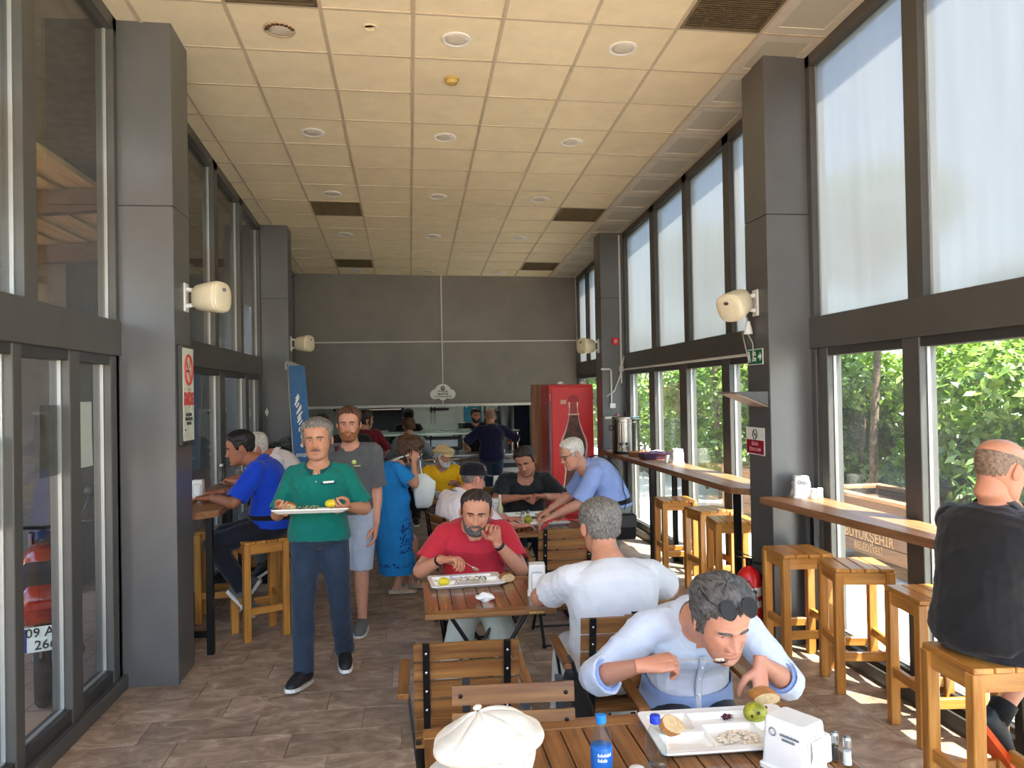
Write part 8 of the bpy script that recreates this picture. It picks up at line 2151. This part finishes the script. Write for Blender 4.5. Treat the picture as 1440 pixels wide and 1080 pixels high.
# 14 cook behind him
q = person('dark-haired cook in black behind the counter, facing the man in navy', dict(
    P=(1.17, 14.0, .89), face=-84, lean=5, s=.965, look=(0, 8, 0), skin=(186, 132, 108), RW=(.88, 13.62, 1.06), LW=(1.32, 13.7, 1.0), RE=(-.8, .3, -.4), LE=(.8, .3, -.5), RA=(1.08, 14.0, .09), LA=(1.26, 14.0, .09), vox=.012, head=(60, 46), handvox=.006))
shirt(q, 'shirt', BLK, -.1, .5, .018, None, .005, 181); trousers(q, 'trousers', BLK, .97, seed=182); shoes(q, SHOEB, SOLEW); hair(q, H_BLACK, .06, .05, -.02, -.06, .012); brows(q, H_BLACK); beard(q, H_BLACK, .006, -.05)
# 15 black T-shirt
BLT = fabric('charcoal_jersey', (34, 36, 38), .8, .1)
q = person('man in black V-neck T-shirt sitting across the middle table', dict(
    P=(1.15, 7.76, .56), face=-96, lean=8, hunch=.03, neck=22, look=(-20, 22, 8), s=1.06, girth=1.12, belly=.04, shw=1.06, skin=(188, 128, 102), hsc=1.14, jowl=.5, wide=1.03,
    RW=(1.03, 7.36, .895), LW=(1.27, 7.36, .90), RE=(-.85, .1, -.4), LE=(.85, .1, -.4), RD=(.8, -.3, .1), LD=(-.8, -.3, .1), RN=(0, -.2, -1), LN=(0, -.2, -1), curlR=.9, curlL=.9, thumbR=.8, thumbL=.8,
    RA=(1.02, 7.26, .09), LA=(1.30, 7.26, .09), vox=.0075, head=(100, 80), handvox=.004, stubble=.3))
shirt(q, 't_shirt', BLT, -.08, .40, .017, None, .006, 191, flare=1.15, neckdrop=.075); trousers(q, 'jeans', DENIM, .97, seed=192); shoes(q, SHOEB, SOLEW)
hair(q, H_DARK, .076, .064, -.02, -.06, .009, vol=.012, seed=194); brows(q, H_DARK, .005); wristband(q, False, CHROME, .008, .93, .031)
# 16 the leaning old man
LBS = fabric('light_blue_shirt', (140, 162, 214), .85, .05); SAGE = fabric('sage_trouser', (128, 140, 126), .85, .06)
q = person('white-haired old man in light blue shirt leaning over the middle table', dict(
    P=(1.725, 6.50, .905), face=176, lean=44, hunch=.075, neck=12, look=(10, 22, 0), s=.99, girth=1.12, belly=.05, skin=(206, 150, 124), hsc=1.10, jowl=.4, N=(1.475, 6.50, 1.235), Hc=(1.365, 6.46, 1.37),
    RW=(1.22, 6.78, .86), LW=(1.185, 6.42, .855), RE=(.3, .7, -.6), LE=(.35, -.6, -.6), RD=(-.8, -.1, -.4), LD=(-.85, .1, -.35), curlR=.6, curlL=.6, RA=(1.70, 6.60, .09), LA=(1.76, 6.40, .09), vox=.007, head=(100, 80), handvox=.0038))
shirt(q, 'shirt', LBS, .03, .45, .018, LBS, .008, 201, flare=1.25); trousers(q, 'trousers', SAGE, .97, .016, .17, seed=202, wide=1.4); belt(q, BLK, .12, .024); shoes(q, SHOEB, SOLEW)
hair(q, H_WHITE, .082, .066, -.015, -.065, .007, vol=.004, seed=204); brows(q, H_WHITE); glasses(q, .004, .092)
mb = MB(); P_s = [q.tring(t_, .034)[int(round(a_ / 360 * 22)) % 22] for t_, a_ in ((.96, 300), (.88, 285), (.74, 268), (.6, 250), (.45, 234), (.3, 220), (.15, 205), (.02, 195))]
mb.tube(P_s, .011, 8, flat=.35, ref=tuple(q.F3)); cmb(q, 'shoulder_strap', mb, BLK)
b_ = P_s[-1]; t = thing('shoulder_bag', 'small black shoulder bag at the hip of the leaning old man', 'bag', tuple(b_ + np.array((0, -.02, -.24)))); obj('pouch', MB().loft([[(a * k, b * k, z) for a, b in rrect(.085, .035, .02)] for z, k in ((0, .9), (.02, 1), (.19, 1), (.21, .85))]), BLK, t, smooth=True); obj('flap', MB().box((-.086, -.040, .10), (.086, -.034, .20), 0, .003), BLACKP, t)
t = thing('red_bag', 'red cloth bag slung over the chair back at the middle table', 'bag', (1.40, 6.02, .58))
obj('bag', MB().loft([[(a * k, b * kk, z) for a, b in rrect(.09, .07, .03)] for z, k, kk in ((0, .7, .6), (.04, 1, 1), (.16, 1.05, 1.0), (.24, .8, .7), (.28, .5, .4))]), mat('red_cloth', (200, 26, 34), .8, 0, .06), t, smooth=True); obj('strap', MB().tube([(-.04, 0, .27), (-.16, -.06, .32), (-.34, -.14, .33), (-.44, -.15, .24)], .012, 7, flat=.4), mat('red_cloth', (200, 26, 34)), t)

t = thing('black_bag', 'black cloth bag hanging on the chair of the man in the white T-shirt', 'bag', (.735, 3.50, .16))
obj('bag', MB().loft([[(a * k + o, b * kk, z) for a, b in rrect(.05, .17, .03)] for z, k, kk, o in ((0, .7, .6, .03), (.04, 1.2, .95, .02), (.18, 1.3, 1.05, .01), (.34, 1.0, .9, 0), (.44, .5, .45, -.01))]), BLK, t, smooth=True)
obj('strap', MB().tube([(0, -.06, .42), (-.02, -.03, .505), (-.02, .05, .505), (0, .08, .42)], .010, 7), BLK, t)
